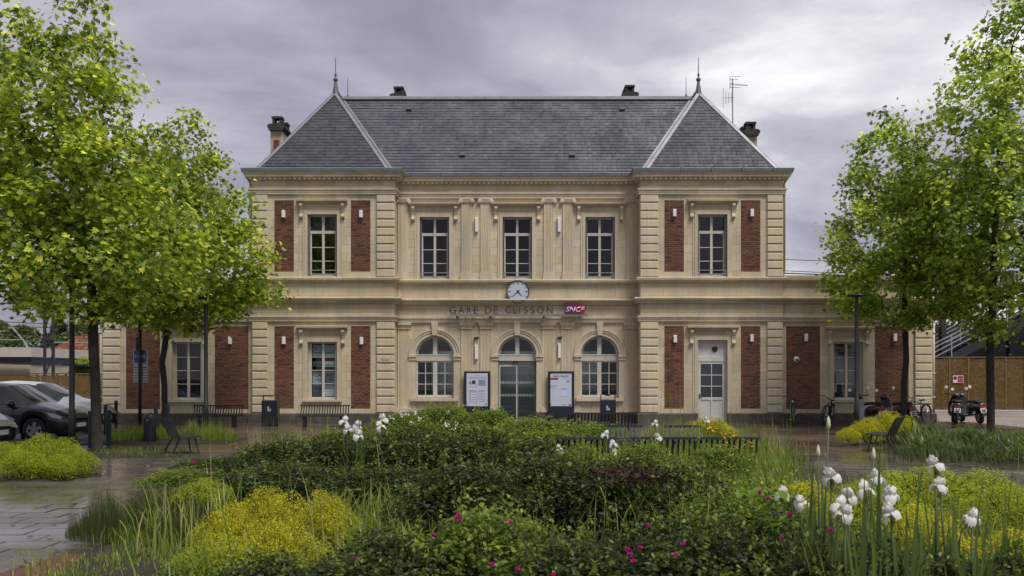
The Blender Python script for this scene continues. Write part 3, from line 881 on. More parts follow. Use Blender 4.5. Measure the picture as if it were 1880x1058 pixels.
# ---- roofs
ZR, EO = 12.45, 0.0                        # ridge height, eaves overhang
XI, XO = TX0+.16, TX1-.12
XA = (XI+XO)/2; HALF = (XO-XI)/2
YT, YCE = .02, YC+.05
YA = YT+HALF; YR = YCE+HALF; YB = 2*YR-YCE; YTB = 6.9
def plane_slates(mb, O, u, w, poly, exp=0.155, sw=0.175, single=None, parent=None, limit=0):
    """slates laid in courses over a convex polygon given in (u,w) plane coordinates"""
    n = u.cross(w).normalized()
    wmax = max(p[1] for p in poly); k = 0; cnt = 0
    rows = max(1, int(round(wmax/exp))); exp = wmax/rows
    def span(t):
        xs = []
        for i in range(len(poly)):
            a, b = poly[i], poly[(i+1) % len(poly)]
            if (a[1]-t)*(b[1]-t) <= 0 and abs(a[1]-b[1]) > 1e-9:
                xs.append(a[0]+(b[0]-a[0])*(t-a[1])/(b[1]-a[1]))
        return (min(xs), max(xs)) if len(xs) > 1 else None
    for r in range(rows):
        t0, t1 = r*exp+1e-4, (r+1)*exp-1e-4
        s0, s1 = span(t0), span(min(t1, wmax-1e-3))
        if not s0 or not s1: continue
        lo, hi = min(s0[0], s1[0]), max(s0[1], s1[1])
        x = lo - sw*(0.5 if r % 2 else 1.0)
        while x < hi:
            a0, b0 = max(x+.004, s0[0]), min(x+sw-.004, s0[1])
            a1, b1 = max(x+.004, s1[0]), min(x+sw-.004, s1[1])
            full = (b0-a0 > sw-.0085 and b1-a1 > sw-.0085)
            if b0 > a0 or b1 > a1:
                if b0 <= a0: a0 = b0 = min(max(a0, s0[0]), s0[1])
                if b1 <= a1: a1 = b1 = min(max(a1, s1[0]), s1[1])
                lift = 0.021 + random.uniform(-.006, .006); tl = random.uniform(-.004, .004)
                if single is not None and full and cnt < limit:
                    M = Matrix(((u.x,w.x,n.x,0),(u.y,w.y,n.y,0),(u.z,w.z,n.z,0),(0,0,0,1)))
                    o = obj('slate', single, SLATE, parent)
                    o.matrix_local = Matrix.Translation(O+u*(x)+w*(t0)) @ M @ Matrix.Rotation(random.uniform(-.006,.006), 4, 'X')
                    cnt += 1
                else:
                    P = []
                    for (aa, tt, hh) in ((a0,t0,lift+tl),(b0,t0,lift-tl),(b1,t1,.006),(a1,t1,.006),(a0,t0,0.0),(b0,t0,0.0)):
                        P.append(tuple(O+u*aa+w*tt+n*hh))
                    mb.add(P, [(0,1,2,3),(4,5,1,0),(4,0,3),(5,2,1)])
            x += sw
slate_me = MB().add([(.004,0,.024),(.171,0,.024),(.171,.154,.006),(.004,.154,.006),(.004,0,0),(.171,0,0)], [(0,1,2,3),(4,5,1,0),(4,0,3),(5,2,1)]).mesh('slate')
V = Vector
ux = V((1,0,0))
SL = math.hypot(HALF, ZR-ZG)
wf = V((0, HALF, ZR-ZG)).normalized()
ZE = ZG - 0.012
# main roof
rb = MB()
xm = XA
P = dict(e0=(-XI,YCE,ZE), e1=(XI,YCE,ZE), r1=(xm,YR,ZR), r0=(-xm,YR,ZR), f0=(-XI,YB,ZE), f1=(XI,YB,ZE))
rb.add([P['e0'],P['e1'],P['r1'],P['r0']], [(0,1,2,3)])
rb.add([P['f1'],P['f0'],P['r0'],P['r1']], [(0,1,2,3)])
for sx in (-1, 1):
    q = lambda x, y, z: (sx*x, y, z)
    rb.add([q(XI,YT,ZE), q(XO,YT,ZE), q(XA,YA,ZR)], [(0,1,2)])
    rb.add([q(XO,YT,ZE), q(XO,YTB,ZE), q(XA,YTB-HALF,ZR), q(XA,YA,ZR)], [(0,1,2,3)])
    rb.add([q(XI,YT,ZE), q(XA,YA,ZR), q(XA,YR,ZR), q(XI,YCE,ZE)], [(0,1,2,3)])
    rb.add([q(XI,YTB,ZE), q(XO,YTB,ZE), q(XA,YTB-HALF,ZR)], [(0,1,2)])
roof = rb.build('roof', ZINC_D, station, fix=False)
sl = MB(); slp = MB()
plane_slates(sl, V((-XI,YCE,ZE)), ux, wf, [(0,0),(2*XI,0),(2*XI+HALF,SL),(-HALF,SL)], single=slate_me, parent=roof, limit=300)
for sx in (-1, 1):
    x0 = XI if sx > 0 else -XO
    plane_slates(slp, V((x0,YT,ZE)), ux, wf, [(0,0),(2*HALF,0),(HALF,SL)])
    # slope that faces the middle, seen edge-on, and the outer slope
    if sx > 0:
        plane_slates(sl, V((XI,YCE,ZE)), V((0,-1,0)), V((HALF,0,ZR-ZG)).normalized(), [(0,0),(YCE-YT,0),(YCE-YA,SL),(YCE-YR,SL)])
        plane_slates(sl, V((XO,YT,ZE)), V((0,1,0)), V((-HALF,0,ZR-ZG)).normalized(), [(0,0),(YTB-YT,0),(YTB-YT-HALF,SL),(HALF,SL)])
    else:
        plane_slates(sl, V((-XI,YT,ZE)), V((0,1,0)), V((-HALF,0,ZR-ZG)).normalized(), [(0,0),(YCE-YT,0),(YR-YT,SL),(YA-YT,SL)])
        plane_slates(sl, V((-XO,YTB,ZE)), V((0,-1,0)), V((HALF,0,ZR-ZG)).normalized(), [(0,0),(YTB-YT,0),(YTB-YT-HALF,SL),(HALF,SL)])
tag(sl.build('slates', SLATE, roof, fix=False), kind='stuff')
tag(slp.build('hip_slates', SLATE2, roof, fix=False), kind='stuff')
def flashing(p, q, faces_n, w=0.115, lift=0.034, name='hip_flashing'):
    p, q = V(p), V(q); d = (q-p).normalized(); mb = MB()
    for n, sgn in faces_n:
        n = n.normalized(); t = n.cross(d).normalized()*w*sgn
        a, b = p+n*lift, q+n*lift
        mb.add([tuple(a),tuple(b),tuple(b+t),tuple(a+t),tuple(p),tuple(q),tuple(b+t-n*lift),tuple(a+t-n*lift)], [(0,1,2,3),(3,2,6,7)])
    mb.build(name, ZINC, roof)
nF = V((0,-(ZR-ZG),HALF)).normalized()
for sx in (-1, 1):
    nI = V((-sx*(ZR-ZG),0,HALF)).normalized(); nO = V((sx*(ZR-ZG),0,HALF)).normalized()
    ap = (sx*XA,YA,ZR+.01)
    flashing((sx*XI,YT,ZE), ap, [(nF, -sx), (nI, sx)])
    flashing((sx*XO,YT,ZE), ap, [(nF, sx), (nO, -sx)])
    flashing((sx*XI,YCE,ZE), (sx*XA,YR,ZR), [(nF, sx), (nI, -sx)], w=0.12, lift=0.03, name='valley_flashing')
    MB().box(sx*XA-.10, sx*XA+.10, YA, YTB-HALF, ZR-.03, ZR+.05).build('ridge_cap', ZINC, roof)
    # finial on the pavilion roof and the lightning rod beside the ridge end
    MB().lathe([(.17,-.25),(.10,.05),(.06,.30),(.045,.36),(.07,.40),(.10,.45),(.07,.50),(.04,.53),(.03,.60),(.055,.63),(.03,.67),(.018,.72),(.013,1.25),(.004,1.32)], (sx*XA,YA,ZR), 'z', 12).build('finial', ZINC_D, roof, smooth=True)
    MB().lathe([(.05,0),(.03,.08),(.016,.12),(.008,.75)], (sx*(XA-.32),YR+.0,ZR+.05), 'z', 8).build('lightning_rod', ZINC_D, roof)
MB().prism([(YR-.15,ZR-.10),(YR-.14,ZR-.03),(YR,ZR+.07),(YR+.14,ZR-.03),(YR+.15,ZR-.10)], -XA, XA, 'x').build('ridge_cap', ZINC, roof)
# gutter seams and little roof vents
for k in range(12):
    pass
for px_, py_ in ((751, 203), (849, 286), (1142, 203), (1050, 286)):
    f = (318-py_)/(318-181); yy = YCE+f*HALF; zz = ZG+f*(ZR-ZG)
    x = WX(px_, yy)
    M = Matrix.Translation((x, yy, zz)) @ Matrix.Rotation(math.atan2(ZR-ZG, HALF), 4, 'X')
    MB(M).add([(-.11,-.09,.02),(.11,-.09,.02),(.11,.12,.02),(-.11,.12,.02),(-.10,-.09,.09),(.10,-.09,.09)], [(0,1,5,4),(4,5,2,3),(0,4,3),(1,2,5)]).build('roof_vent', ZINC_D, roof)
for sx in (-1, 1):
    for i in range(5):
        x = sx*(TX0+.3+i*1.08); MB().box(x-.012, x+.012, -.335, -.29, ZGB+.01, ZG+.012).build('gutter_joint', ZINC, roof)
for i in range(8):
    x = -3.78+i*1.08; MB().box(x-.012, x+.012, YC-.335, YC-.29, ZGB+.01, ZG+.012).build('gutter_joint', ZINC, roof)
# chimneys
CH_STONE = mat('chimney_stone', (0.40, 0.33, 0.23), 0.9, noise=0.35, nscale=3, bump=0.3)
def chimney(xc, y0, y1, w, z0, z1, brick=True):
    c = MB().box(xc-w/2, xc+w/2, y0, y1, z0, z1).build('chimney', CH_STONE, station)
    MB().prism([(xc-w/2-.02, z1+.002),(xc+w/2+.02, z1+.002),(xc+w/2+.09, z1+.13),(xc+w/2+.09, z1+.20),(xc+w/2, z1+.26),(xc-w/2, z1+.26),(xc-w/2-.09, z1+.20),(xc-w/2-.09, z1+.13)], y0-.13, y1+.13, 'y').build('chimney_cap', SOOT, c)
    for yy in np.linspace(y0+.22, y1-.22, 2):
        m = MB()
        for s in (-1, 1):
            m.box(xc+s*.13-.045, xc+s*.13+.045, yy-.17, yy+.17, z1+.262, z1+.50)
        m.box(xc-.20, xc+.20, yy-.20, yy+.20, z1+.498, z1+.58)
        m.build('chimney_pot', SOOT, c)
    if brick:
        bb = MB(); a, b = xc-w*.24, xc+w*.24
        MB().box(a, b, y0-.012, y0, z0+.1, z1-.28).build('brick_panel', MORTAR, c)
        z = z0+.1; r = 0
        while z < z1-.34:
            xm_ = xc + (.06 if r % 2 else -.06)
            bb.box(a+.004, xm_-.004, y0-.024, y0-.010, z, z+BH).box(xm_+.004, b-.004, y0-.024, y0-.010, z, z+BH)
            z += BH+BJ; r += 1
        tag(bb.build('brickwork', BRICK, c, fix=False), kind='stuff')
chimney(-9.10, 2.3, 3.6, .46, 9.0, 10.92)
chimney(9.0, 2.8, 3.9, .44, 9.2, 10.85)
chimney(-4.74, 4.3, 5.3, .50, 11.2, 12.68, False)
chimney(4.54, 4.3, 5.3, .50, 11.2, 12.74, False)
# downpipes at the outer corners
PIPE = mat('pipe_paint', (0.52, 0.47, 0.39), 0.5)
for sx in (-1, 1):
    MB().tube([(sx*(TX1+.10), .22, 5.3), (sx*(TX1+.10), .22, 8.5), (sx*(TX1+.24), .10, 8.75)], .05, 10).build('downpipe', PIPE, station, smooth=True)
    m = MB().tube([(sx*(WXE+.09), .22, .06), (sx*(WXE+.09), .22, 4.2)], .05, 10)
    for z in (.9, 1.75, 3.2): m.lathe([(.05, z-.03), (.065, z-.03), (.065, z+.03), (.05, z+.03)], (sx*(WXE+.09), .22, 0), 'z', 10)
    m.build('downpipe', PIPE, station, smooth=True)

# ================================================================ fittings on the front
# clock
ck = thing('station_clock', 'round white-faced clock with black rim above the entrance sign', 'clock', (WX(951, .55), .55, 4.69))
MB().lathe([(0,.13),(.36,.13),(.405,.08),(.41,-.02),(.385,-.035),(.375,-.01)], (0,0,0), 'y', 40).build('rim', BLACK, ck, smooth=True)
MB().lathe([(0,-.004),(.376,-.004)], (0,0,0), 'y', 40).build('dial', mat('clock_dial', (0.46, 0.52, 0.60), 0.5), ck)
for i in range(12):
    a = R(30*i); L_ = .09 if i % 3 == 0 else .06; w_ = .017 if i % 3 == 0 else .011
    p, q = V((math.sin(a)*.35, -.008, math.cos(a)*.35)), V((math.sin(a)*(.35-L_), -.008, math.cos(a)*(.35-L_)))
    t = V((math.cos(a), 0, -math.sin(a)))*w_
    MB().add([tuple(p-t),tuple(p+t),tuple(q+t),tuple(q-t)], [(0,1,2,3)]).build('hour_mark', INK, ck)
for nm, ang, l0, l1, w_, yy in (('hour_hand', 139, -.07, .21, .017, -.014), ('minute_hand', 230, -.08, .30, .012, -.018)):
    a = R(ang); dd = V((math.sin(a), 0, math.cos(a))); t = V((math.cos(a), 0, -math.sin(a)))
    MB().add([tuple(dd*l0-t*w_*1.3+V((0,yy,0))),tuple(dd*l0+t*w_*1.3+V((0,yy,0))),tuple(dd*l1+t*w_*.6+V((0,yy,0))),tuple(dd*l1-t*w_*.6+V((0,yy,0)))], [(0,1,2,3)]).build(nm, INK, ck)
MB().lathe([(0,-.024),(.028,-.024),(.028,-.01)], (0,0,0), 'y', 14).build('hub', mat('hub_red', (0.10, 0.03, 0.03), .5), ck)
MB().box(-.05, .05, .13, .36, -.05, .05).build('bracket', BLACK, ck)

# station name
ys = .50
LET = mat('sign_letter', (0.016, 0.013, 0.012), 0.45)
zb = WZ(577, ys)
sg = thing('station_sign', 'dark metal letters reading GARE DE CLISSON on a long grey rail', 'sign', (0, ys, zb))
RAIL = mat('sign_rail', (0.22, 0.22, 0.235), 0.45, metal=0.4)
xz = lambda z: WX(810+z/6.483, ys)
for ch, a, b in (('G',100,178),('A',203,275),('R',305,357),('E',388,442),('D',522,597),('E',623,677),('C',765,830),('L',860,905),('I',931,939),('S',978,1032),('S',1060,1113),('O',1138,1222),('N',1260,1325)):
    o = obj('letter', text_mesh(ch, xz(a), xz(b), .015, .275, -.02, .03), LET, sg)
MB().box(xz(98), xz(1740), -.05, .02, -.075, -.025).build('rail', RAIL, sg)
MB().box(xz(98), xz(1740), -.02, .012, -.025, .014).build('rail_lip', RAIL, sg)
for z in (190, 585, 1222, 1650):
    MB().box(xz(z)-.04, xz(z)+.04, -.03, YC-ys-.02, -.13, -.077).build('rail_bracket', ZINC_D, sg)
# railway company sign
def grad_mat(name, c0, c1, w):
    m = bpy.data.materials.new(name); m.use_nodes = True; t = m.node_tree; b = t.nodes['Principled BSDF']; L = t.links.new; N = t.nodes.new
    tc = N('ShaderNodeTexCoord'); sp = N('ShaderNodeSeparateXYZ'); L(tc.outputs['Object'], sp.inputs[0])
    mr = N('ShaderNodeMapRange'); mr.inputs['From Min'].default_value = 0; mr.inputs['From Max'].default_value = w; L(sp.outputs['X'], mr.inputs['Value'])
    rp = N('ShaderNodeValToRGB'); rp.color_ramp.elements[0].color = (*c0, 1); rp.color_ramp.elements[1].color = (*c1, 1); L(mr.outputs[0], rp.inputs[0])
    L(rp.outputs[0], b.inputs['Base Color']); b.inputs['Roughness'].default_value = .35
    return m
x0, x1 = xz(1470), xz(1735); w = x1-x0; h = .40
ss = thing('company_sign', 'curved purple and red sign with white italic letters at the rail end', 'sign', (x0, ys-.03, zb+.02))
top = [(w*t, h*(1.0 if t < .4 else 1.0-.42*((t-.4)/.6)**1.6)) for t in np.linspace(0, 1, 14)]
MB().prism([(0,0),(w*.86,0)]+[(a,b) for a, b in top[::-1]], -.03, .03, 'y').build('panel', grad_mat('company_gradient', (.055,.012,.075), (.25,.012,.022), w), ss)
obj('lettering', text_mesh('SNCF', w*.04, w*.90, h*.14, h*.60, -.036, .004, shear=.28, offset=.010), mat('sign_white', (0.68,0.66,0.70), .5), ss)
for t in (.1, .78): MB().box(w*t-.015, w*t+.015, -.012, .012, -.045, -.001).build('post', ZINC_D, ss)

# wall lights
def wall_light(px_, py_, w, h, y, lab, grp):
    o = thing('wall_light', lab, 'wall light', (WX(px_, y), y, WZ(py_, y)), group=grp)
    MB().cbox(-w/2, w/2, -.10, -.012, -h/2, h/2, .012).build('diffuser', WHITEP, o)
    MB().box(-w*.42, w*.42, -.012, .03, -h*.42, h*.42).build('back_plate', GREYMET, o)
PB = .0
for px_, py_, lab in ((521,393.5,'small white wall light on upper brick panel left of left pavilion window'), (663,393.5,'small white wall light on upper brick panel right of left pavilion window'),
        (1238,391.5,'small white wall light on upper brick panel left of right pavilion window'), (1380,391.5,'small white wall light on upper brick panel right of right pavilion window'),
        (521.5,625.5,'small white wall light on brick panel between bin and poster window'), (664,626,'small white wall light on brick panel right of the poster window'),
        (1239,622.5,'small white wall light on brick panel left of white door'), (1379.5,621,'small white wall light on brick panel right of white door')):
    wall_light(px_, py_, .12, .26, .0, lab, 'small wall lights on brick panels')
for px_, py_, lab in ((423,625.5,'small white wall light on wing brick panel above the far left bench'), (1479,620,'small white wall light on wing brick panel above the round camera'), (1642,620,'small white wall light on end brick panel behind scooter')):
    wall_light(px_, py_, .12, .26, YW, lab, 'small wall lights on brick panels')
for px_, py_, lab in ((875,413.5,'tall white wall light between upper pilasters left of clock'), (1026.5,413.5,'tall white wall light between upper pilasters right of clock'),
        (874.5,646.5,'tall white wall light above left information board'), (1027,644.5,'tall white wall light above right information board')):
    wall_light(px_, py_, .11, .52, YC-.012, lab, 'tall wall lights between pilasters')
for px_, py_, lab in ((874.5,621,'tiny dark spotlight above tall light left of entrance'), (1027,620.5,'tiny dark spotlight above tall light right of entrance')):
    o = thing('spotlight', lab, 'spotlight', (WX(px_, YC), YC, WZ(py_, YC)), group='spotlights by the entrance')
    MB().lathe([(0,-.14),(.035,-.14),(.04,-.05),(.02,-.04)], (-.05,0,0), 'y', 10).lathe([(0,-.12),(.03,-.12),(.035,-.05),(.02,-.04)], (.06,0,.02), 'y', 10).build('lamp', BLACK, o)
    MB().box(-.07, .07, -.045, .0, -.02, .03).build('bracket', BLACK, o)
# dome camera on the right wing
o = thing('dome_camera', 'round white surveillance camera on the right wing brick panel', 'camera', (WX(1462, YW), YW+.02, WZ(660, YW)))
MB().lathe([(.0,-.10),(.06,-.10),(.10,-.06),(.105,0)], (0,0,0), 'y', 18).build('housing', WHITEP, o, smooth=True)
MB().lathe([(0,-.135),(.03,-.13),(.045,-.11),(.045,-.09)], (.012,0,-.02), 'y', 12).build('lens', BLACK, o, smooth=True)
# faded lettering plaque on the left pavilion quoin
o = thing('stone_plaque', 'small weathered inscription carved on left pavilion quoin beside the entrance bay', 'plaque', (WX(708, -.07), -.072, WZ(664, -.07)))
m = MB()
for k, w_ in enumerate((.17, .13, .16, .19)): m.box(-w_, w_, -.002, .006, .07-k*.045, .085-k*.045)
m.build('inscription', mat('faded_paint', (0.25,0.21,0.15), .9, noise=.4, nscale=30), o)

# information boards
SCR = mat('board_glass', (0.50, 0.54, 0.64), 0.16, spec=.5, noise=.05, nscale=2)
GREYPRINT = mat('print_grey', (0.26, 0.29, 0.36), .7); PRBLUE = mat('print_blue', (0.20, 0.28, 0.60), .7); PRRED = mat('print_red', (0.22, 0.03, 0.03), .7)
def info_board(pa, pb, lab, header):
    y = .52; xa, xb = WX(pa, y), WX(pb, y); w = xb-xa; zt = WZ(682, y)
    o = thing('information_board', lab, 'notice board', (xa, y, 0), group=None)
    MB().box(0, w, 0, .09, .12, zt).build('casing', NAVY, o)
    MB().box(.06, w-.06, .02, .07, .0, .12).build('foot', NAVY, o)
    z0, z1 = .58, zt-.07
    MB().box(.09, w-.09, -.012, -.001, z0, z1).build('poster_sheet', SCR, o)
    W, Hh = w-.18, z1-z0
    def pr(m_, rects, nm):
        q = MB()
        for a, b, c, d in rects: q.box(.09+a*W, .09+b*W, -.016, -.013, z1-d*Hh, z1-c*Hh)
        q.build(nm, m_, o)
    if header:
        obj('heading', text_mesh('INFO TRAFIC', .09+W*.13, .09+W*.88, z1-Hh*.125, z1-Hh*.06, -.015, 0.0, offset=.008), INK, o)
        pr(INK, [(i/26, i/26+.018, .0, .022) for i in range(26)], 'printed_border')
        pr(PRRED, [(0, .36, .14, .195)], 'printed_bar')
        pr(mat('print_teal', (.25,.42,.42), .7), [(.74, .98, .18, .19)], 'printed_line')
        pr(INK, [(.77,.87,.235,.265),(0,.34,.385,.395),(.05,.2,.45,.458),(0,.03,.93,.97),(.20,.22,.95,.97),(.5,.75,.955,.965),(.88,.97,.945,.985)], 'printed_line')
        pr(PRBLUE, [(.5,.77,.46,.49)], 'notice_heading')
        pr(mat('notice_sheet', (.50,.56,.80), .7), [(.5,.77,.495,.70)], 'notice')
    else:
        pr(GREYPRINT, [(.1,.95,.11,.125),(.1,.95,.15,.157),(.42,.60,.05,.06)]+[(.56,.90,.20+.014*i,.207+.014*i) for i in range(13)]+[(.14,.45,.26+.06*i*(.5+.3*(i%2)),.27+.06*i*(.5+.3*(i%2))) for i in range(4)], 'printed_line')
        pr(INK, [(.13,.20,.25,.30),(.26,.42,.22,.32),(.10,.45,.53,.545),(.55,.85,.53,.545),(.88,.95,.92,.95),(.44,.46,.36,.42)], 'printed_line')
        pr(GREYPRINT, [(.14,.50,.57+.075*i,.58+.075*i) for i in range(5)]+[(.56,.86,.60+.05*i,.61+.05*i) for i in range(6)]+[(.14,.15,.57,.88),(.49,.50,.57,.88)], 'printed_table')
info_board(852, 900, 'navy information board with blue timetable poster left of the entrance', False)
info_board(1006, 1054, 'navy information board headed INFO TRAFIC right of the entrance', True)
# television antenna behind the right pavilion roof
ax, ay = WX(1345, 4.6), 4.6
o = thing('television_antenna', 'thin rooftop television antenna beside the right finial', 'antenna', (ax, ay, 10.6))
m = MB().tube([(0,0,-.2),(0,0,WZ(145,ay)-10.6)], .025, 6)
m.build('mast', GREYMET, o)
zt = WZ(152, ay)-10.6
m = MB().tube([(-.1,0,zt-.05),(.62,.0,zt-.12)], .016, 5)
for i in range(9): m.tube([(-.05+i*.075,-.12,zt-.05-.008*i),(-.05+i*.075,.12,zt-.05-.008*i)], .008, 4)
for s in (-1,1): m.tube([(-.10,-.1,zt+.22*s),(.30,-.1,zt+.22*s-.0)], .010, 4).tube([(-.10,.1,zt+.16*s),(.26,.1,zt+.16*s)], .010, 4)
m.tube([(-.10,0,zt-.24),(-.10,0,zt+.24)], .012, 4)
m.build('yagi_array', GREYMET, o)
zl = WZ(180, ay)-10.6
m = MB().tube([(-.42,0,zl),(.05,0,zl+.02)], .014, 5)
for i, l in enumerate((.38,.26,.2,.2)): m.tube([(-.38+i*.11,0,zl-l),(-.38+i*.11,0,zl+l)], .009, 4)
m.build('lower_array', GREYMET, o)

# ================================================================ ground
def wet_mat(name, c0, c1, rough=0.28, rvar=0.2, brick=None, joint=(0.03,0.026,0.023), scale=0.5, spec=0.5):
    """damp paving: darker and shinier where water lies, optional small setts"""
    m = bpy.data.materials.new(name); MATS[name] = m; m.use_nodes = True
    t = m.node_tree; b = t.nodes['Principled BSDF']; L = t.links.new; N = t.nodes.new
    geo = N('ShaderNodeNewGeometry'); oi = N('ShaderNodeObjectInfo')
    n = N('ShaderNodeTexNoise'); n.inputs['Scale'].default_value = scale; n.inputs['Detail'].default_value = 6; n.inputs['Roughness'].default_value = .6
    L(geo.outputs['Position'], n.inputs['Vector'])
    nf = N('ShaderNodeTexNoise'); nf.inputs['Scale'].default_value = 14; nf.inputs['Detail'].default_value = 6
    L(geo.outputs['Position'], nf.inputs['Vector'])
    ad = N('ShaderNodeMath'); ad.operation = 'ADD'; L(geo.outputs['Random Per Island'], ad.inputs[0]); L(oi.outputs['Random'], ad.inputs[1])
    fr = N('ShaderNodeMath'); fr.operation = 'FRACT'; L(ad.outputs[0], fr.inputs[0])
    mixc = N('ShaderNodeMixRGB'); mixc.inputs['Color1'].default_value = (*c0, 1); mixc.inputs['Color2'].default_value = (*c1, 1)
    L(fr.outputs[0], mixc.inputs['Fac'])
    cout = mixc.outputs[0]
    bh = None
    if brick:
        br = N('ShaderNodeTexBrick'); br.inputs['Scale'].default_value = 1; br.inputs['Brick Width'].default_value = brick[0]; br.inputs['Row Height'].default_value = brick[1]
        br.inputs['Mortar Size'].default_value = .008; br.inputs['Color1'].default_value = (*c0, 1); br.inputs['Color2'].default_value = (*c1, 1); br.inputs['Mortar'].default_value = (*joint, 1)
        L(geo.outputs['Position'], br.inputs['Vector']); cout = br.outputs['Color']; bh = br.outputs['Fac']
    mr = N('ShaderNodeMapRange'); mr.inputs['From Min'].default_value = .3; mr.inputs['From Max'].default_value = .7; mr.inputs['To Min'].default_value = .62; mr.inputs['To Max'].default_value = 1.25
    sm = N('ShaderNodeMath'); sm.operation = 'MULTIPLY_ADD'; sm.inputs[1].default_value = .5; L(nf.outputs['Fac'], sm.inputs[0])
    hf = N('ShaderNodeMath'); hf.operation = 'MULTIPLY'; hf.inputs[1].default_value = .5; L(n.outputs['Fac'], hf.inputs[0]); L(hf.outputs[0], sm.inputs[2])
    L(sm.outputs[0], mr.inputs['Value'])
    vs = N('ShaderNodeVectorMath'); vs.operation = 'SCALE'; L(cout, vs.inputs[0]); L(mr.outputs[0], vs.inputs['Scale']); L(vs.outputs[0], b.inputs['Base Color'])
    rr = N('ShaderNodeMapRange'); rr.inputs['From Min'].default_value = .38; rr.inputs['From Max'].default_value = .62
    rr.inputs['To Min'].default_value = max(.03, rough-rvar); rr.inputs['To Max'].default_value = rough+rvar
    L(n.outputs['Fac'], rr.inputs['Value']); L(rr.outputs[0], b.inputs['Roughness'])
    b.inputs['Specular IOR Level'].default_value = spec
    bp = N('ShaderNodeBump'); bp.inputs['Strength'].default_value = .25; bp.inputs['Distance'].default_value = .01
    if bh is not None:
        s2 = N('ShaderNodeMath'); s2.operation = 'SUBTRACT'; L(nf.outputs['Fac'], s2.inputs[0]); L(bh, s2.inputs[1]); L(s2.outputs[0], bp.inputs['Height'])
    else:
        L(nf.outputs['Fac'], bp.inputs['Height'])
    L(bp.outputs[0], b.inputs['Normal'])
    return m
def sheet(name, poly, z, m):
    o = MB().add([(x, y, z) for x, y in poly], [tuple(range(len(poly)))]).build(name, m, None, fix=False)
    return tag(o, kind='structure')
ASPH = wet_mat('wet_asphalt', (0.045, 0.045, 0.047), (0.055, 0.054, 0.055), .34, .16)
FORE = wet_mat('wet_forecourt_setts', (0.095, 0.062, 0.047), (0.125, 0.085, 0.064), .21, .14, brick=(.42, .21))
PALE = wet_mat('pale_paving', (0.26, 0.21, 0.185), (0.30, 0.245, 0.215), .5, .15, brick=(.3, .3), joint=(.16,.13,.11))
SLAB = wet_mat('wet_slab', (0.066, 0.055, 0.048), (0.120, 0.102, 0.090), .19, .14, scale=.7)
SOIL = mat('soil', (0.020, 0.015, 0.010), .95, noise=.5, nscale=9, bump=.8, bscale=14)
REDT = mat('red_tarmac', (0.115, 0.040, 0.026), .5, noise=.3, nscale=20, bump=.4, bscale=90)
sheet('ground', [(-700,-60),(700,-60),(700,1400),(-700,1400)], -0.03, ASPH)
sheet('road', [(-60,-30),(-9.9,-30),(-9.9,8.0),(-60,8.0)], -0.012, ASPH)
sheet('forecourt', [(-9.9,-13.2),(16.5,-13.2),(16.5,.9),(-9.9,.9)], -0.006, FORE)
sheet('forecourt_side', [(-16.5,-3.0),(-9.9,-3.0),(-9.9,.9),(-16.5,.9)], -0.006, FORE)
sheet('station_yard', [(16.5,-9),(60,-9),(60,11),(14.8,11),(14.8,.9),(16.5,.9)], -0.008, PALE)
# slab path: every near slab is a piece of its own
pave = sheet('pavement', [(-14,-29.5),(15,-29.5),(15,-12.3),(-9.9,-12.3),(-14,-14)], -0.004, mat('joint_sand', (0.016,0.013,0.011), .8))
RW, RL = .385, .56
slab_me = MB().tbox(0, RL-.02, 0, RW-.02, -.03, 0.012, .006).mesh('slab')
def inside(x, y, poly):
    c = False; j = len(poly)-1
    for i in range(len(poly)):
        if (poly[i][1] > y) != (poly[j][1] > y) and x < (poly[j][0]-poly[i][0])*(y-poly[i][1])/(poly[j][1]-poly[i][1])+poly[i][0]: c = not c
        j = i
    return c
BED = [(-4.0,-29.5),(-4.33,-24.2),(-4.62,-22.6),(-5.2,-19.4),(-5.5,-17.0),(-5.9,-14.4),(-6.2,-9.6),(-5.6,-6.6),(-3.5,-5.2),(0,-4.9),(3.2,-5.6),(4.6,-8.0),(4.75,-12.0),(5.0,-14.4),(6.2,-18.0),(7.8,-20.2),(9.0,-29.5)]
RBED = [(8.2,-11.6),(9.8,-14.3),(13,-15.6),(20,-15.8),(20,-5.6),(11.5,-5.4),(9.2,-7.4)]
spots = []
k = 0; y = -28.0
while y < -12.0:
    x = -13.0 + (RL*.5 if k % 2 else 0) + random.uniform(-.05,.05)
    while x < 14.5:
        cx, cy = x+RL/2, y+RW/2
        ok = not all(inside(px_, py_, BED) for px_ in (x, x+RL) for py_ in (y, y+RW))
        ok = ok and not any(inside(px_, py_, RBED) for px_ in (x, x+RL) for py_ in (y, y+RW))
        d = cy - CAM_Y
        if ok and abs(cx-CAM_X) < d*.60+.4 and cy < -12.3 and (x < -3.5 or x > 4.5): spots.append((d, x, y))
        x += RL
    y += RW; k += 1
spots.sort()
rest_s = MB(); ns = 0
for d, x, y in spots:
    if d > 7 and ns < 300 and x < 0:
        o = obj('slab', slab_me, SLAB, pave, (x, y, random.uniform(-.003,.003)))
        o.rotation_euler = (random.uniform(-.006,.006), random.uniform(-.004,.004), 0); ns += 1
    else:
        dz = random.uniform(-.003,.003)
        rest_s.tbox(x, x+RL-.02, y, y+RW-.02, -.02+dz, .012+dz, .006)
tag(rest_s.build('slabs', SLAB, pave, fix=False), kind='stuff')
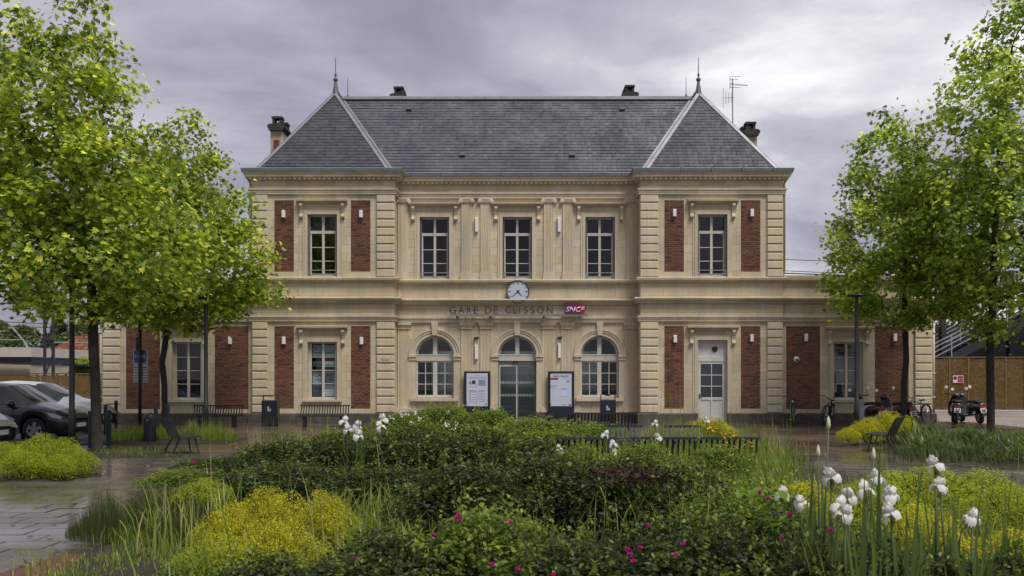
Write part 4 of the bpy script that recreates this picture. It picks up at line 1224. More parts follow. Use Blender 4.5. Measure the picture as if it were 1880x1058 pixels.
# planting soil, gently domed
def mound(name, poly, h, z0=0.0, m=SOIL):
    cx = sum(p[0] for p in poly)/len(poly); cy = sum(p[1] for p in poly)/len(poly)
    pts = []; fs = []; n = len(poly); rings = [1.0, .93, .75, .45, .15]
    for r in rings:
        for x, y in poly:
            pts.append((cx+(x-cx)*r, cy+(y-cy)*r, z0 + h*(1-r**3) + (0.02 if r < .99 else -.03)))
    for i in range(len(rings)-1):
        for j in range(n):
            j2 = (j+1) % n
            fs.append((i*n+j, i*n+j2, (i+1)*n+j2, (i+1)*n+j))
    fs.append(tuple((len(rings)-1)*n+j for j in range(n)))
    return tag(MB().add(pts, fs).build(name, m, None, smooth=True), kind='structure')
mound('garden_soil', BED, .16)
mound('border_soil', RBED, .10)
mound('planting_soil', [(-13,-17.6),(-7.5,-17.5),(-7.0,-16.7),(-7.6,-15.5),(-13,-15.0)], .05)
mound('tree_soil', [(-10.0,-13.3),(-7.0,-13.3),(-7.2,-12.1),(-10.0,-12.1)], .02)
mound('grass_soil', [(-10.9,-9.8),(-7.2,-9.6),(-7.2,-7.6),(-10.9,-7.6)], .04)
# red edging at the near corner of the bed, steel kerb lines
e = sheet('red_path', [(-4.9,-25.6),(-3.4,-25.6),(-3.9,-23.3),(-4.5,-23.3)], .016, REDT)
tag(MB().box(-9.95, -5.0, -12.22, -12.12, -.02, .03).build('kerb', mat('kerb_stone', (.10,.09,.08), .5), None), kind='structure')

# ================================================================ fences of perforated golden sheet
def perf_mat(name, c, thr, cell, region=None):
    m = bpy.data.materials.new(name); MATS[name] = m; m.use_nodes = True
    t = m.node_tree; b = t.nodes['Principled BSDF']; L = t.links.new; N = t.nodes.new; out = t.nodes['Material Output']
    b.inputs['Base Color'].default_value = (*c, 1); b.inputs['Metallic'].default_value = .35; b.inputs['Roughness'].default_value = .5
    geo = N('ShaderNodeNewGeometry'); sp = N('ShaderNodeSeparateXYZ'); L(geo.outputs['Position'], sp.inputs[0])
    sc = {}
    for ax in ('X', 'Z'):
        d = N('ShaderNodeMath'); d.operation = 'DIVIDE'; d.inputs[1].default_value = cell; L(sp.outputs[ax], d.inputs[0])
        f = N('ShaderNodeMath'); f.operation = 'FRACT'; L(d.outputs[0], f.inputs[0])
        fl = N('ShaderNodeMath'); fl.operation = 'FLOOR'; L(d.outputs[0], fl.inputs[0])
        a = N('ShaderNodeMath'); a.operation = 'COMPARE'; a.inputs[1].default_value = .5; a.inputs[2].default_value = .36; L(f.outputs[0], a.inputs[0])
        sc[ax] = (a, fl)
    mul = N('ShaderNodeMath'); mul.operation = 'MULTIPLY'; L(sc['X'][0].outputs[0], mul.inputs[0]); L(sc['Z'][0].outputs[0], mul.inputs[1])
    cb = N('ShaderNodeCombineXYZ'); L(sc['X'][1].outputs[0], cb.inputs[0]); L(sc['Z'][1].outputs[0], cb.inputs[1])
    wnz = N('ShaderNodeTexWhiteNoise'); wnz.noise_dimensions = '2D'; L(cb.outputs[0], wnz.inputs['Vector'])
    nn = N('ShaderNodeTexNoise'); nn.inputs['Scale'].default_value = .14/cell*1.2; L(geo.outputs['Position'], nn.inputs['Vector'])
    av = N('ShaderNodeMath'); av.operation = 'MULTIPLY_ADD'; av.inputs[1].default_value = .55; L(wnz.outputs['Value'], av.inputs[0])
    nm = N('ShaderNodeMath'); nm.operation = 'MULTIPLY'; nm.inputs[1].default_value = .9; L(nn.outputs['Fac'], nm.inputs[0]); L(nm.outputs[0], av.inputs[2])
    lt = N('ShaderNodeMath'); lt.operation = 'LESS_THAN'; lt.inputs[1].default_value = thr; L(av.outputs[0], lt.inputs[0])
    h = N('ShaderNodeMath'); h.operation = 'MULTIPLY'; L(mul.outputs[0], h.inputs[0]); L(lt.outputs[0], h.inputs[1])
    tr = N('ShaderNodeBsdfTransparent'); mx = N('ShaderNodeMixShader'); L(h.outputs[0], mx.inputs[0]); L(b.outputs[0], mx.inputs[1]); L(tr.outputs[0], mx.inputs[2])
    L(mx.outputs[0], out.inputs['Surface'])
    return m
GOLD = perf_mat('perforated_gold', (0.17, 0.105, 0.032), .56, .05)
GOLDF = perf_mat('perforated_gold_fine', (0.165, 0.10, 0.03), .85, .045)
GOLDP = mat('gold_post', (0.17, 0.105, 0.035), .5, metal=.3, noise=.15, nscale=5)
def fence(x0, x1, y, h, m, lab, w=.89):
    t = thing('perforated_fence', lab, 'fence', ((x0+x1)/2, y, 0))
    n = int(round((x1-x0)/w)); w = (x1-x0)/n; o = -(x1-x0)/2
    pm = MB().box(.035, w-.035, -.01, .01, .08, h-.05).mesh('panel')
    post = MB().box(-.035, .035, -.035, .035, 0, h).mesh('post')
    for i in range(n):
        obj('panel', pm, m, t, (o+i*w, 0, 0))
    for i in range(n+1):
        obj('post', post, GOLDP, t, (o+i*w, 0, 0))
    MB().box(o, -o, -.045, .045, h, h+.05).build('top_rail', GOLDP, t)
    MB().box(o, -o, -.06, .06, 0, .07).build('base_rail', mat('fence_base', (.42,.40,.37), .7), t)
fence(14.85, 34.0, 10.0, 2.48, GOLDF, 'golden perforated metal fence behind the scooters, right of the station')
fence(-34.0, -14.85, 7.6, 1.72, GOLD, 'golden perforated metal fence behind the parked cars, left of the station')
# prohibition notice on the right fence
o = thing('fence_notice', 'small white and red prohibition notice fixed to the golden fence', 'sign', (WX(1759, 9.95), 9.94, WZ(703, 9.95)))
MB().box(-.24, .24, 0, .015, 0, .34).build('plate', mat('notice_pink', (.62,.50,.52), .5), o)
NR = mat('notice_red', (.28,.012,.05), .5)
MB().lathe([(0,-.004),(.085,-.004),(.085,0)], (-.14,0,.22), 'y', 16).build('symbol', INK, o)
m = MB()
for z in (.19, .10, .02): m.box(-.03, .22, -.004, 0, z, z+.07 if z < .18 else z+.12)
m.build('printed_bar', NR, o)

# ================================================================ background beyond the tracks
DSTEEL = mat('dark_steel', (0.030, 0.034, 0.042), .5, metal=.3)
GALV = mat('galvanised_steel', (0.36, 0.37, 0.39), .45, metal=.5)
t = thing('footbridge', 'dark steel footbridge with galvanised stair railings rising behind the golden fence', 'footbridge', (26, 16, 0))
def fb(x, y, z): return (x-26, y-16, z)
m = MB()
m.bar(fb(19.5,14.6,1.0), fb(31,14.6,7.0), .12, .42).bar(fb(19.5,16.4,1.0), fb(31,16.4,7.0), .12, .42)
m.build('stringer', DSTEEL, t)
for i in range(36):
    x = 19.8+i*.31; z = 1.2+i*.162
    MB().box(x-26, x-26+.31, -1.4, .4, z, z+.03).build('step', DSTEEL, t)
for yy, nm in ((14.5, 0), (16.5, 1)):
    m = MB()
    for hgt in (.45, .7, .95, 1.15): m.bar(fb(19.5,yy,1.1+hgt), fb(31,yy,7.1+hgt), .045)
    for i in range(9):
        x = 19.5+i*1.43; z = 1.1+(x-19.5)*6/11.5; m.bar(fb(x,yy,z), fb(x,yy,z+1.18), .05)
    m.build('stair_railing', GALV, t)
m = MB()
for hgt in (2.0, 2.35, 2.7, 3.05): m.bar(fb(15.2,14.0,hgt), fb(19.6,14.0,hgt), .03)
for i in range(8):
    x = 15.2+i*.6; m.bar(fb(x,14,1.6), fb(x+.6,14,3.05), .022).bar(fb(x+.6,14,1.6), fb(x,14,3.05), .022)
m.build('lattice_railing', GALV, t)
MB().box(*[v-26 for v in (15.0, 44.0)], 1.2, 3.2, 0.0, 4.4).build('screen_wall', mat('dark_cladding', (0.020,0.021,0.024), .6, noise=.3, nscale=2), t)
MB().box(5.0, 22, -1.6, .6, 6.9, 7.15).build('deck', DSTEEL, t)
for x in (21.3, 22.6, 26.2, 31, 35): MB().box(x-26-.12, x-26+.12, -.2, .2, 0, 7.2).build('pylon', DSTEEL, t)
m = MB()
for i in range(14): x = 5.2+i*1.15; m.box(x, x+1.05, -1.62, -1.58, 7.2, 8.9)
m.build('glass_screen', mat('bluish_glass', (0.10,0.12,0.16), .15, spec=.6), t)
# guard rail on the right wing roof
t = thing('roof_railing', 'thin dark guard rail on the flat roof of the right wing', 'railing', (12.0, 4.2, 5.0))
m = MB()
for z in (.35, .62): m.bar((-2.6,0,z+.18), (2.5,0,z-.0), .04)
for i in range(5): m.bar((-2.6+i*1.27,0,0), (-2.6+i*1.27,0,.80-i*.04), .035)
m.build('rail', DSTEEL, t)

# low platform building with glass canopy, left
CREAM = mat('cream_cladding', (0.42, 0.36, 0.28), .7, noise=.12, nscale=1.5)
t = thing('platform_building', 'low cream platform building with dark glass canopy and roof railing', 'building', (-37.0, 30.0, 0)); t.scale = (1,1,.73)
MB().box(-14, 3.8, 0, 8, 0, 3.35).build('wall', CREAM, t)
MB().box(-14, 4.0, -.15, 8.2, 3.95, 4.85).build('fascia', mat('pale_fascia', (.46,.41,.36), .7, noise=.1, nscale=2), t)
MB().box(-14, 3.9, .1, 8, 3.35, 3.95).build('soffit_wall', DSTEEL, t)
MB().prism([(-14,3.95),(9.0,3.15),(9.0,3.05),(-14,3.75)], -2.6, -.2, 'y').build('glass_canopy', mat('canopy_glass', (.035,.055,.055), .2, spec=.6), t)
for i in range(7):
    x = -13+i*3.4; MB().box(x, x+2.0, -2.75, -2.62, 3.9-.035*(x+14), 4.0-.035*(x+14)).build('canopy_beam', DSTEEL, t)
MB().box(-5.2, -3.4, -.02, 0, 1.9, 2.75).build('window', DG, t)
m = MB()
for i in range(8):
    x = -13.6+i*2.3; m.bar((x+.9,.5,4.85), (x+.7,.5,5.4), .12).bar((x+.7,.5,5.4), (x-.5,.5,7.3), .10)
m.bar((-14,.5,5.6), (3.0,.5,5.6), .08).bar((-14.5,.5,7.3), (1.6,.5,7.3), .08).bar((-14.3,.5,6.6), (2.1,.5,6.4), .06)
m.build('roof_railing', GALV, t)
# white house with red tiles
t = thing('tiled_house', 'white house with red clay tile hipped roof beyond the left fence', 'house', (-34.8, 42.0, 0)); t.scale = (.45,.45,.6)
MB().box(-9.5, 9.0, 0, 9, 0, 4.4).build('wall', mat('white_render', (.46,.47,.50), .8, noise=.08, nscale=1), t)
MB().box(-10, 9.5, -.5, 9.5, 4.4, 4.72).build('eaves', mat('eaves_white', (.5,.5,.51), .7), t)
rf = MB().add([(-10,-.5,4.73),(9.5,-.5,4.73),(9.5,9.5,4.73),(-10,9.5,4.73),(-3.2,4.5,8.4),(2.8,4.5,8.4)], [(0,1,5,4),(1,2,5),(2,3,4,5),(3,0,4)]).build('roof', mat('tile_bed', (.13,.05,.035), .8), t)
TILE = island_mat('clay_tile', [(0,(.13,.036,.024)),(.6,(.20,.065,.042)),(1,(.26,.11,.08))], rough=.7)
m = MB(); n_t = 0
tile_me = MB().add([(-.19,0,.0),(-.10,0,.09),(.10,0,.09),(.19,0,0),(-.19,.62,.0),(-.10,.62,.06),(.10,.62,.06),(.19,.62,0)], [(0,1,5,4),(1,2,6,5),(2,3,7,6),(0,3,2,1)]).mesh('tile')
sl_a = math.atan2(3.67, 5.0)
for r in range(10):
    f = r/10; x0 = -10+6.8*f; x1 = 9.5-6.7*f
    n = int((x1-x0)/.42)
    for i in range(n):
        o = obj('roof_tile', tile_me, TILE, rf, (x0+.2+i*.42, -.5+5*f, 4.76+3.67*f)); o.rotation_euler = (sl_a, 0, 0); n_t += 1
        if n_t > 290: break
    if n_t > 290: break
MB().box(1.0, 3.4, -.03, 0, 1.2, 3.4).build('shutter', mat('shutter_grey', (.32,.36,.40), .7), t)
MB().lathe([(0,-.3),(.10,-.25),(.12,-.1),(.05,0)], (5.6,0,2.9), 'y', 8).build('wall_lamp', BLACK, t)
# lattice catenary masts
def mast(px_, d, top_y, lab, h_arm):
    x, y, zt = at_d(px_, top_y, d)
    t = thing('catenary_mast', lab, 'mast', (x, y, 0), group='catenary masts by the track')
    m = MB()
    for s in (-1, 1): m.box(s*.27-.07, s*.27+.07, -.08, .08, 0, zt)
    m.build('upright', DSTEEL, t)
    m = MB()
    n = max(3, int(zt/1.3))
    for i in range(n):
        a = i*zt/n; b = (i+1)*zt/n; s = 1 if i % 2 else -1
        m.bar((-s*.25,0,a), (s*.25,0,b), .06)
    m.build('lacing', DSTEEL, t)
    MB().bar((.3,0,zt-h_arm), (2.6,0,zt-h_arm), .09).build('arm', GALV, t)
mast(90, 58, 560, 'dark lattice catenary mast in front of the tiled house', 2.4)
# overhead wires, each its own
def wire(p, q, lab, sag=.25):
    p, q = V(p), V(q); mid = (p+q)/2
    o = thing('overhead_wire', lab, 'wire', tuple(p), group='overhead wires beyond the fence')
    pts = [tuple(p.lerp(q, k/8)-p + V((0,0,-sag*4*(k/8)*(1-k/8)))) for k in range(9)]
    MB().tube(pts, .022, 4).build('cable', BLACK, o)
for yy, lab in ((586,'topmost overhead wire left of the big plane tree'), (593,'second overhead wire left of the big plane tree'), (606,'lowest overhead wire left of the big plane tree')):
    a = at_d(-60, yy, 60); b = at_d(330, yy+6, 60); wire(a, b, lab)
for yy, lab in ((476,'upper overhead wire right of the right pavilion'), (497,'lower overhead wire above the right wing roof')):
    a = at_d(1430, yy, 58); b = at_d(1950, yy-3, 58); wire(a, b, lab)

# ================================================================ street furniture
STEELB = mat('bench_steel', (0.018, 0.020, 0.024), .42, noise=.2, nscale=9, spec=.5)
BLUEB = mat('bench_blue_steel', (0.026, 0.031, 0.058), .38, noise=.2, nscale=9, spec=.5)
def slat_bench(name, lab, loc, rz, L, m, seat=.36, top=.70, group=None):
    t = thing(name, lab, 'bench', loc, rz, group)
    n = int(L/.085); sm = MB().bar((0,.20,seat+.02), (0,.30,top-.02), .035, .012).mesh('slat')
    for i in range(n):
        obj('slat', sm, m, t, (-L/2+.04+i*(L-.08)/(n-1), 0, 0))
    MB().box(-L/2, L/2, .275, .325, top-.03, top+.01).build('top_rail', m, t)
    MB().box(-L/2, L/2, .17, .215, seat-.02, seat+.03).build('lower_rail', m, t)
    for k in range(5):
        MB().box(-L/2, L/2, -.26+k*.088, -.26+k*.088+.066, seat-.015, seat+.012).build('seat_slat', m, t)
    for s in (-1, 1):
        MB().box(s*(L/2-.22)-.03, s*(L/2-.22)+.03, -.20, .16, 0, seat-.016).build('leg', m, t)
    return t
def mesh_bench(lab, loc, rz):
    t = thing('mesh_bench', lab, 'bench', loc, rz)
    L = 1.0; seat = .40
    for s in (-1, 1):
        MB().bar((s*(L/2-.12),-.26,0), (s*(L/2-.20),-.18,seat-.02), .05, .03).build('leg', STEELB, t)
        MB().bar((s*(L/2-.12),.30,0), (s*(L/2-.20),.12,seat-.02), .05, .03).build('leg', STEELB, t)
    MB().add([(-L/2,-.28,seat),(L/2,-.28,seat),(L/2,.16,seat-.03),(-L/2,.16,seat-.03),(-L/2,-.28,seat-.03),(L/2,-.28,seat-.03),(L/2,.16,seat-.06),(-L/2,.16,seat-.06)],
             [(0,1,2,3),(7,6,5,4),(0,4,5,1),(1,5,6,2),(2,6,7,3),(3,7,4,0)]).build('seat', PERF, t)
    pts = [(.165,seat-.03),(.20,seat+.05),(.27,seat+.20),(.35,seat+.36),(.37,seat+.36),(.29,seat+.20),(.22,seat+.05),(.185,seat-.04)]
    MB().prism(pts, -L/2, L/2, 'x').build('backrest', PERF, t)
    for s in (-1, 1):
        MB().tube([(s*(L/2+.008),.175,seat-.03),(s*(L/2+.008),.21,seat+.05),(s*(L/2+.008),.28,seat+.20),(s*(L/2+.008),.36,seat+.365)], .016, 6).build('side_tube', STEELB, t)
def diamond_mat():
    m = bpy.data.materials.new('perforated_steel'); m.use_nodes = True
    t = m.node_tree; b = t.nodes['Principled BSDF']; L = t.links.new; N = t.nodes.new
    tc = N('ShaderNodeTexCoord'); mp = N('ShaderNodeMapping'); mp.inputs['Rotation'].default_value = (0, 0, R(45)); L(tc.outputs['Object'], mp.inputs[0])
    sp = N('ShaderNodeSeparateXYZ'); L(tc.outputs['Object'], sp.inputs[0])
    cb = N('ShaderNodeCombineXYZ'); ad = N('ShaderNodeMath'); L(sp.outputs['Y'], ad.inputs[0]); L(sp.outputs['Z'], ad.inputs[1])
    L(sp.outputs['X'], cb.inputs[0]); L(ad.outputs[0], cb.inputs[1]); L(cb.outputs[0], mp.inputs[0])
    ck_ = N('ShaderNodeTexChecker'); ck_.inputs['Scale'].default_value = 36; ck_.inputs['Color1'].default_value = (.040,.043,.050,1); ck_.inputs['Color2'].default_value = (.016,.017,.02,1)
    L(mp.outputs[0], ck_.inputs[0]); L(ck_.outputs[0], b.inputs['Base Color']); b.inputs['Roughness'].default_value = .4
    return m
PERF = diamond_mat()
x, y = ground_at(335, 833)
mesh_bench('dark perforated steel bench standing alone on the wet slabs, turned towards the station', (x, y, .012), R(123))
x, y = ground_at(1622, 828)
mesh_bench('dark perforated steel bench in front of the yellow bush on the right path', (x, y, .012), R(-123))
def place_d(px_, d): return (CAM_X+(px_-940)*d/F_PX, CAM_Y+d)
x, y = place_d(396, 29.7); slat_bench('slatted_bench', 'dark slatted bench against the left wing, nearest the taxi sign', (x, y, 0), 0, 1.66, STEELB, group='benches along the facade')
x, y = place_d(593.5, 29.7); slat_bench('slatted_bench', 'dark slatted bench under the poster window', (x, y, 0), 0, 1.64, STEELB, group='benches along the facade')
x, y = place_d(1103, 24.2); slat_bench('slatted_bench', 'dark slatted bench below the right arched window', (x, y, 0), R(180), 1.85, STEELB, group='benches along the facade')
for px_, d, w, rz, lab, tp in ((1270,14.6,2.02,180,'long blue steel bench back among the yellow poppies',.72), (1073,14.7,.98,180,'short blue steel bench back behind the central white irises',.71),
                       (1150,18.4,.75,0,'blue slatted bench half hidden left of the tall irises',.66), (1258,18.3,.76,0,'blue slatted bench half hidden beside the yellow round shrub',.66)):
    x, y = place_d(px_, d); slat_bench('garden_bench', lab, (x, y, .10), R(rz), w, BLUEB, top=tp-.08, seat=.30, group='blue benches inside the garden')

# litter bins
def square_bin(lab, loc):
    t = thing('litter_bin', lab, 'litter bin', loc)
    MB().tbox(-.26, .26, -.16, .16, .03, .86, .02).build('body', NAVY, t)
    MB().box(-.22, .22, -.13, .13, 0, .03).build('foot', BLACK, t)
    for s in (-1, 1): MB().box(s*.245-.015, s*.245+.015, -.02, .02, .86, 1.02).build('arm', NAVY, t)
    MB().box(-.10, .08, -.03, .03, .985, 1.02).box(-.26, .26, -.022, -.012, 1.021, 1.035).build('lid_bar', NAVY, t)
    g = MB()
    IC = [(-.05,.62,.008,.016),(-.02,.585,.0,.0)]
    g.lathe([(0,-.166),(.017,-.166)], (-.045,0,.655), 'y', 10)
    for a, b, c, d in ((-.065,-.03,.56,.632),(-.06,-.042,.50,.56),(-.035,-.02,.50,.555),(-.03,-.005,.60,.617),(.0,.045,.505,.56),(-.006,.051,.565,.575),(.005,.02,.585,.60)):
        g.box(a, b, -.166, -.163, c, d)
    g.build('litter_symbol', mat('sticker_white', (.55,.57,.60), .5), t)
    return t
x, y = place_d(497, 30.2); square_bin('square navy litter bin with white symbol left of the poster window', (x, y, 0))
x, y = place_d(1116, 31.0); square_bin('square navy litter bin with white symbol under the right arched window', (x, y, 0))
x, y = ground_at(275, 814)
t = thing('litter_bin', 'round-topped navy litter bin among the left ornamental grasses', 'litter bin', (x, y, 0))
MB().lathe([(0,0),(.145,0),(.155,.04),(.155,.58),(.15,.66),(.12,.725),(.06,.75),(0,.755)], (0,0,0), 'z', 20).build('body', NAVY, t, smooth=True)
MB().box(-.085, .085, -.165, -.12, .50, .64).build('opening', BLACK, t)
MB().lathe([(0,-.17),(.025,-.17),(.025,-.15)], (0,0,.59), 'y', 10).build('badge', GREYMET, t)

# bollards
boll = thing('bollard', 'dark bollard nearest the trunk of the big left tree, on its left', 'bollard', (0,0,0), group='bollards along the car park')
MB().lathe([(0,.0),(.055,0),(.055,.80),(.05,.81),(.05,.83),(.055,.835),(.055,.86),(.045,.87),(0,.872)], (0,0,0), 'z', 12).build('post', NAVY, boll, smooth=False)
for i, (px_, py_, lab) in enumerate(((166, 823, None), (200, 820, 'dark bollard just right of the big left tree trunk'), (42, 807, 'dark bollard in front of the dark car door'),
        (194, 799, 'dark bollard touching the nose of the white car'), (213, 785, 'dark bollard standing before the left wing corner quoin'), (286, 799, 'dark bollard between round bin and thin tree trunk'),
        (308, 800, 'dark bollard right of the thin left tree trunk'))):
    b = boll if i == 0 else copy_tree(boll)
    x, y = ground_at(px_, py_); b.location = (x, y, 0)
    if lab: b['label'] = lab

# lamp posts
def lamp_post(lab, px_, d, H_, head):
    x, y = place_d(px_, d)
    t = thing('lamp_post', lab, 'lamp post', (x, y, 0), group='lamp posts on the square')
    MB().lathe([(0,0),(.075,0),(.075,.9),(.062,.92),(.055,H_-.35)], (0,0,0), 'z', 12).build('pole', BLACK, t, smooth=True)
    if head == 'cone':
        MB().lathe([(.055,H_-.36),(.06,H_-.32),(.13,H_-.07),(.135,H_-.03),(.12,H_-.01),(0,H_)], (0,0,0), 'z', 16).build('lamp_head', BLACK, t, smooth=True)
        MB().lathe([(.10,H_-.005),(.10,H_+.02),(0,H_+.03)], (0,0,0), 'z', 16).build('top_cover', GREYMET, t)
    else:
        MB().lathe([(.055,H_-.36),(.045,H_-.10),(.05,H_-.08),(.27,H_-.06),(.28,H_-.03),(.20,H_),(0,H_+.02)], (0,0,0), 'z', 18).build('lamp_head', BLACK, t, smooth=True)
lamp_post('slim black lamp post with flared head in front of the parked cars', 132, 20.4, 3.96, 'cone')
lamp_post('slim black lamp post with flat head before the left wing window', 378, 26.3, 3.98, 'disc')
lamp_post('slim black lamp post with flat head before the right wing window', 1573, 25.6, 3.99, 'disc')

# taxi sign
x, y = place_d(257, 27.5)
t = thing('taxi_sign', 'blue TAXIS sign and white notice plate fixed behind a dark pole', 'sign', (x, y, 0))
MB().lathe([(0,0),(.05,0),(.05,3.6),(0,3.6)], (0,0,0), 'z', 10).build('pole', BLACK, t, smooth=True)
s = F_PX/27.6
def sx_(p): return (p-257)/s
def sz_(p): return CAM_H-(p-HOR)/s
MB().box(sx_(243.5), sx_(269), .055, .07, sz_(667.5), sz_(641.5)).build('sign_border', mat('sign_white2', (.60,.62,.66), .4), t)
MB().box(sx_(244.8), sx_(267.7), .048, .056, sz_(666.2), sz_(642.8)).build('sign_plate', mat('taxi_blue', (.012,.05,.26), .4), t)
obj('lettering', text_mesh('TAXIS', sx_(246), sx_(266.5), sz_(658), sz_(652), .044, .003, offset=.012), mat('sign_white2', (.60,.62,.66)), t)
pl = MB().box(sx_(244), sx_(270), .05, .065, sz_(702), sz_(669)).build('notice_plate', mat('plate_grey', (.48,.49,.50), .4), t)
m = MB()
for i in range(6):
    z = sz_(673.5+i*5); hh = .028 if i else .04
    for a, b in ((246,249.5),(251.5,254),(259.5,262),(263,265),(266,269)):
        m.box(sx_(a), sx_(b), .046, .049, z-hh, z)
m.build('printed_line', INK, pl)
MB().box(-.10, .03, -.06, .05, 2.45, 2.85).build('control_box', BLACK, t)

# ================================================================ vehicles
TYRE = mat('tyre_rubber', (0.014,0.014,0.015), .75)
ALLOY = mat('alloy', (0.42,0.43,0.45), .35, metal=.7)
CGLASS = mat('car_glass', (0.018,0.024,0.026), .05, spec=.8)
HLAMP = mat('headlamp', (0.42,0.45,0.50), .08, spec=.8)
def wheel(parent, x, y, r, side):
    w = MB().lathe([(r*.62,-.10),(r*.66,-.115),(r*.93,-.11),(r,-.085),(r,.085),(r*.93,.11),(r*.62,.10)], (x,y,r), 'y', 26).build('wheel', TYRE, parent, smooth=True)
    rim = MB().lathe([(r*.64,-.10),(r*.60,-.075),(r*.56,-.03),(r*.3,-.02),(0,-.02)], (x,y,r), 'y', 26)
    rim.build('rim_dish', mat('rim_dark', (.05,.05,.055), .5), w, smooth=True)
    sp = MB()
    for i in range(5):
        a = R(72*i+18); c, s_ = math.cos(a), math.sin(a); t_ = (-s_, c)
        P = []
        for rr, ww in ((r*.12, r*.13), (r*.60, r*.17)):
            for q in (-1, 1): P.append((x+c*rr+t_[0]*ww*q, y-.088, r+s_*rr+t_[1]*ww*q))
        sp.add(P+[(p[0], p[1]+.04, p[2]) for p in P], [(0,1,3,2),(0,2,6,4),(1,5,7,3),(2,3,7,6),(0,4,5,1)])
    sp.lathe([(r*.58,-.09),(r*.64,-.10),(r*.64,-.05)], (x,y,r), 'y', 26).lathe([(0,-.095),(r*.15,-.092),(r*.15,-.05)], (x,y,r), 'y', 14)
    sp.build('spokes', ALLOY, w)
def car(lab, loc, rz, paint, L, W, Hh, prof, wheels, wr, mirror_x, cab, seams):
    """prof: stations (x, z_belt, z_top, half_width_top); x=0 rear to L front. cab=(rear glass base, roof rear, roof front, cowl)"""
    t = thing('parked_car', lab, 'car', loc, rz)
    xs = sorted(set(np.round(np.concatenate([np.linspace(0, L, 70), [p[0] for p in prof], cab, [c+dx for c in (cab[2]-.95, cab[2]-1.9) for dx in (-.05,.05)]]), 4)))
    px_ = [p[0] for p in prof]
    fb_ = lambda x: float(np.interp(x, px_, [p[1] for p in prof]))
    ft_ = lambda x: float(np.interp(x, px_, [p[2] for p in prof]))
    fw_ = lambda x: float(np.interp(x, px_, [p[3] for p in prof]))
    rings = []
    for x in xs:
        u = abs(2*x/L-1)
        hw = W/2*(1-.20*max(0, (u-.62)/.38)**2.4)
        zb = .22 + (.10 if x < .1 or x > L-.1 else 0)
        for wx_ in wheels:
            rr = wr+.055
            if abs(x-wx_) < rr: zb = max(zb, wr+math.sqrt(rr*rr-(x-wx_)**2))
        zs, zt, tw = fb_(x), ft_(x), fw_(x)*(hw/(W/2))
        zm = min(max(zb+.02, .52), zs-.05)
        rings.append([(x,hw*.93,zb),(x,hw*.985,min(zb+.06,zm)),(x,hw,zm),(x,hw*.99,zs-.03),(x,hw*.965,zs),(x,tw,zt-.07 if zt-zs > .25 else zs+(zt-zs)*.5),(x,tw*.82,zt-.015),(x,0,zt)])
    body, gl = MB(), MB(); K = 8
    verts = []
    for s in (1, -1):
        verts += [[(p[0], p[1]*s, p[2]) for p in rg] for rg in rings]
    n = len(rings)
    for side in (0, 1):
        for i in range(n-1):
            xm_ = (xs[i]+xs[i+1])/2
            for j in range(K-1):
                q = [verts[side*n+i][j], verts[side*n+i+1][j], verts[side*n+i+1][j+1], verts[side*n+i][j+1]]
                g = False
                if j == 4 and cab[0] < xm_ < cab[3]-.02:
                    g = not any(abs(xm_-c) < .045 for c in (cab[2]-.95, cab[2]-1.9)) and ft_(xm_)-fb_(xm_) > .14
                if j in (5, 6) and (cab[2] < xm_ < cab[3]-.03 or cab[0]+.03 < xm_ < cab[1]): g = True
                (gl if g else body).add(q, [(0,1,2,3)])
    import bmesh
    for mb_, nm, mt in ((body, 'body', paint), (gl, 'window', CGLASS)):
        me = mb_.mesh(nm, True, False)
        bm = bmesh.new(); bm.from_mesh(me); bmesh.ops.remove_doubles(bm, verts=bm.verts, dist=.0005); bmesh.ops.recalc_face_normals(bm, faces=bm.faces); bm.to_mesh(me); bm.free()
        me.shade_smooth(); obj(nm, me, mt, t)
    MB().box(.12, L-.12, -W/2+.14, W/2-.14, .2, .5).build('underbody', TYRE, t)
    for wx_ in wheels:
        for s in (-1, 1): wheel(t, wx_, s*(W/2-.13), wr, s)
    for s in (-1, 1):
        MB().lathe([(0,-.10),(.07,-.09),(.10,-.02),(.10,.05),(.05,.10),(0,.11)], (mirror_x, s*(W/2+.06), fb_(mirror_x)+.10), 'x', 10).build('mirror', paint if paint.name != 'white_car_paint' else BLACK, t, smooth=True)
        hx = L-.42
        MB().add([(hx,s*(W/2*.978),.66),(hx+.24,s*(W/2*.915),.60),(hx+.26,s*(W/2*.90),.68),(hx-.14,s*(W/2*1.0),.80),(hx+.05,s*(W/2*.95),.77)], [(0,1,2,4,3)] if s < 0 else [(3,4,2,1,0)]).build('headlight', HLAMP, t)
        for sxm in seams:
            MB().box(sxm-.006, sxm+.006, s*(W/2*.972), s*(W/2+.004), .36, fb_(sxm)-.02).build('door_seam', TYRE, t)
        MB().box(seams[0]+.1, seams[0]+.30, s*(W/2-.01), s*(W/2+.025), .80, .83).build('door_handle', paint, t)
        m_ = MB(); m_.bar((cab[0]+.2, s*(W/2*.968), fb_(cab[0]+.2)+.012), (cab[3]-.25, s*(W/2*.968), fb_(cab[3]-.25)+.012), .012, .022); m_.build('window_trim', GALV, t)
    MB().box(L-.045, L+.006, -.26, .26, .36, .47).build('number_plate', WHITEP, t)
    MB().box(L-.10, L-.03, -.5, .5, .30, .55).build('grille', TYRE, t)
    return t
DARKP = mat('dark_grey_car_paint', (0.022,0.024,0.028), .28, metal=.4, coat=.8)
WHITP = mat('white_car_paint', (0.50,0.52,0.56), .3, coat=.8)
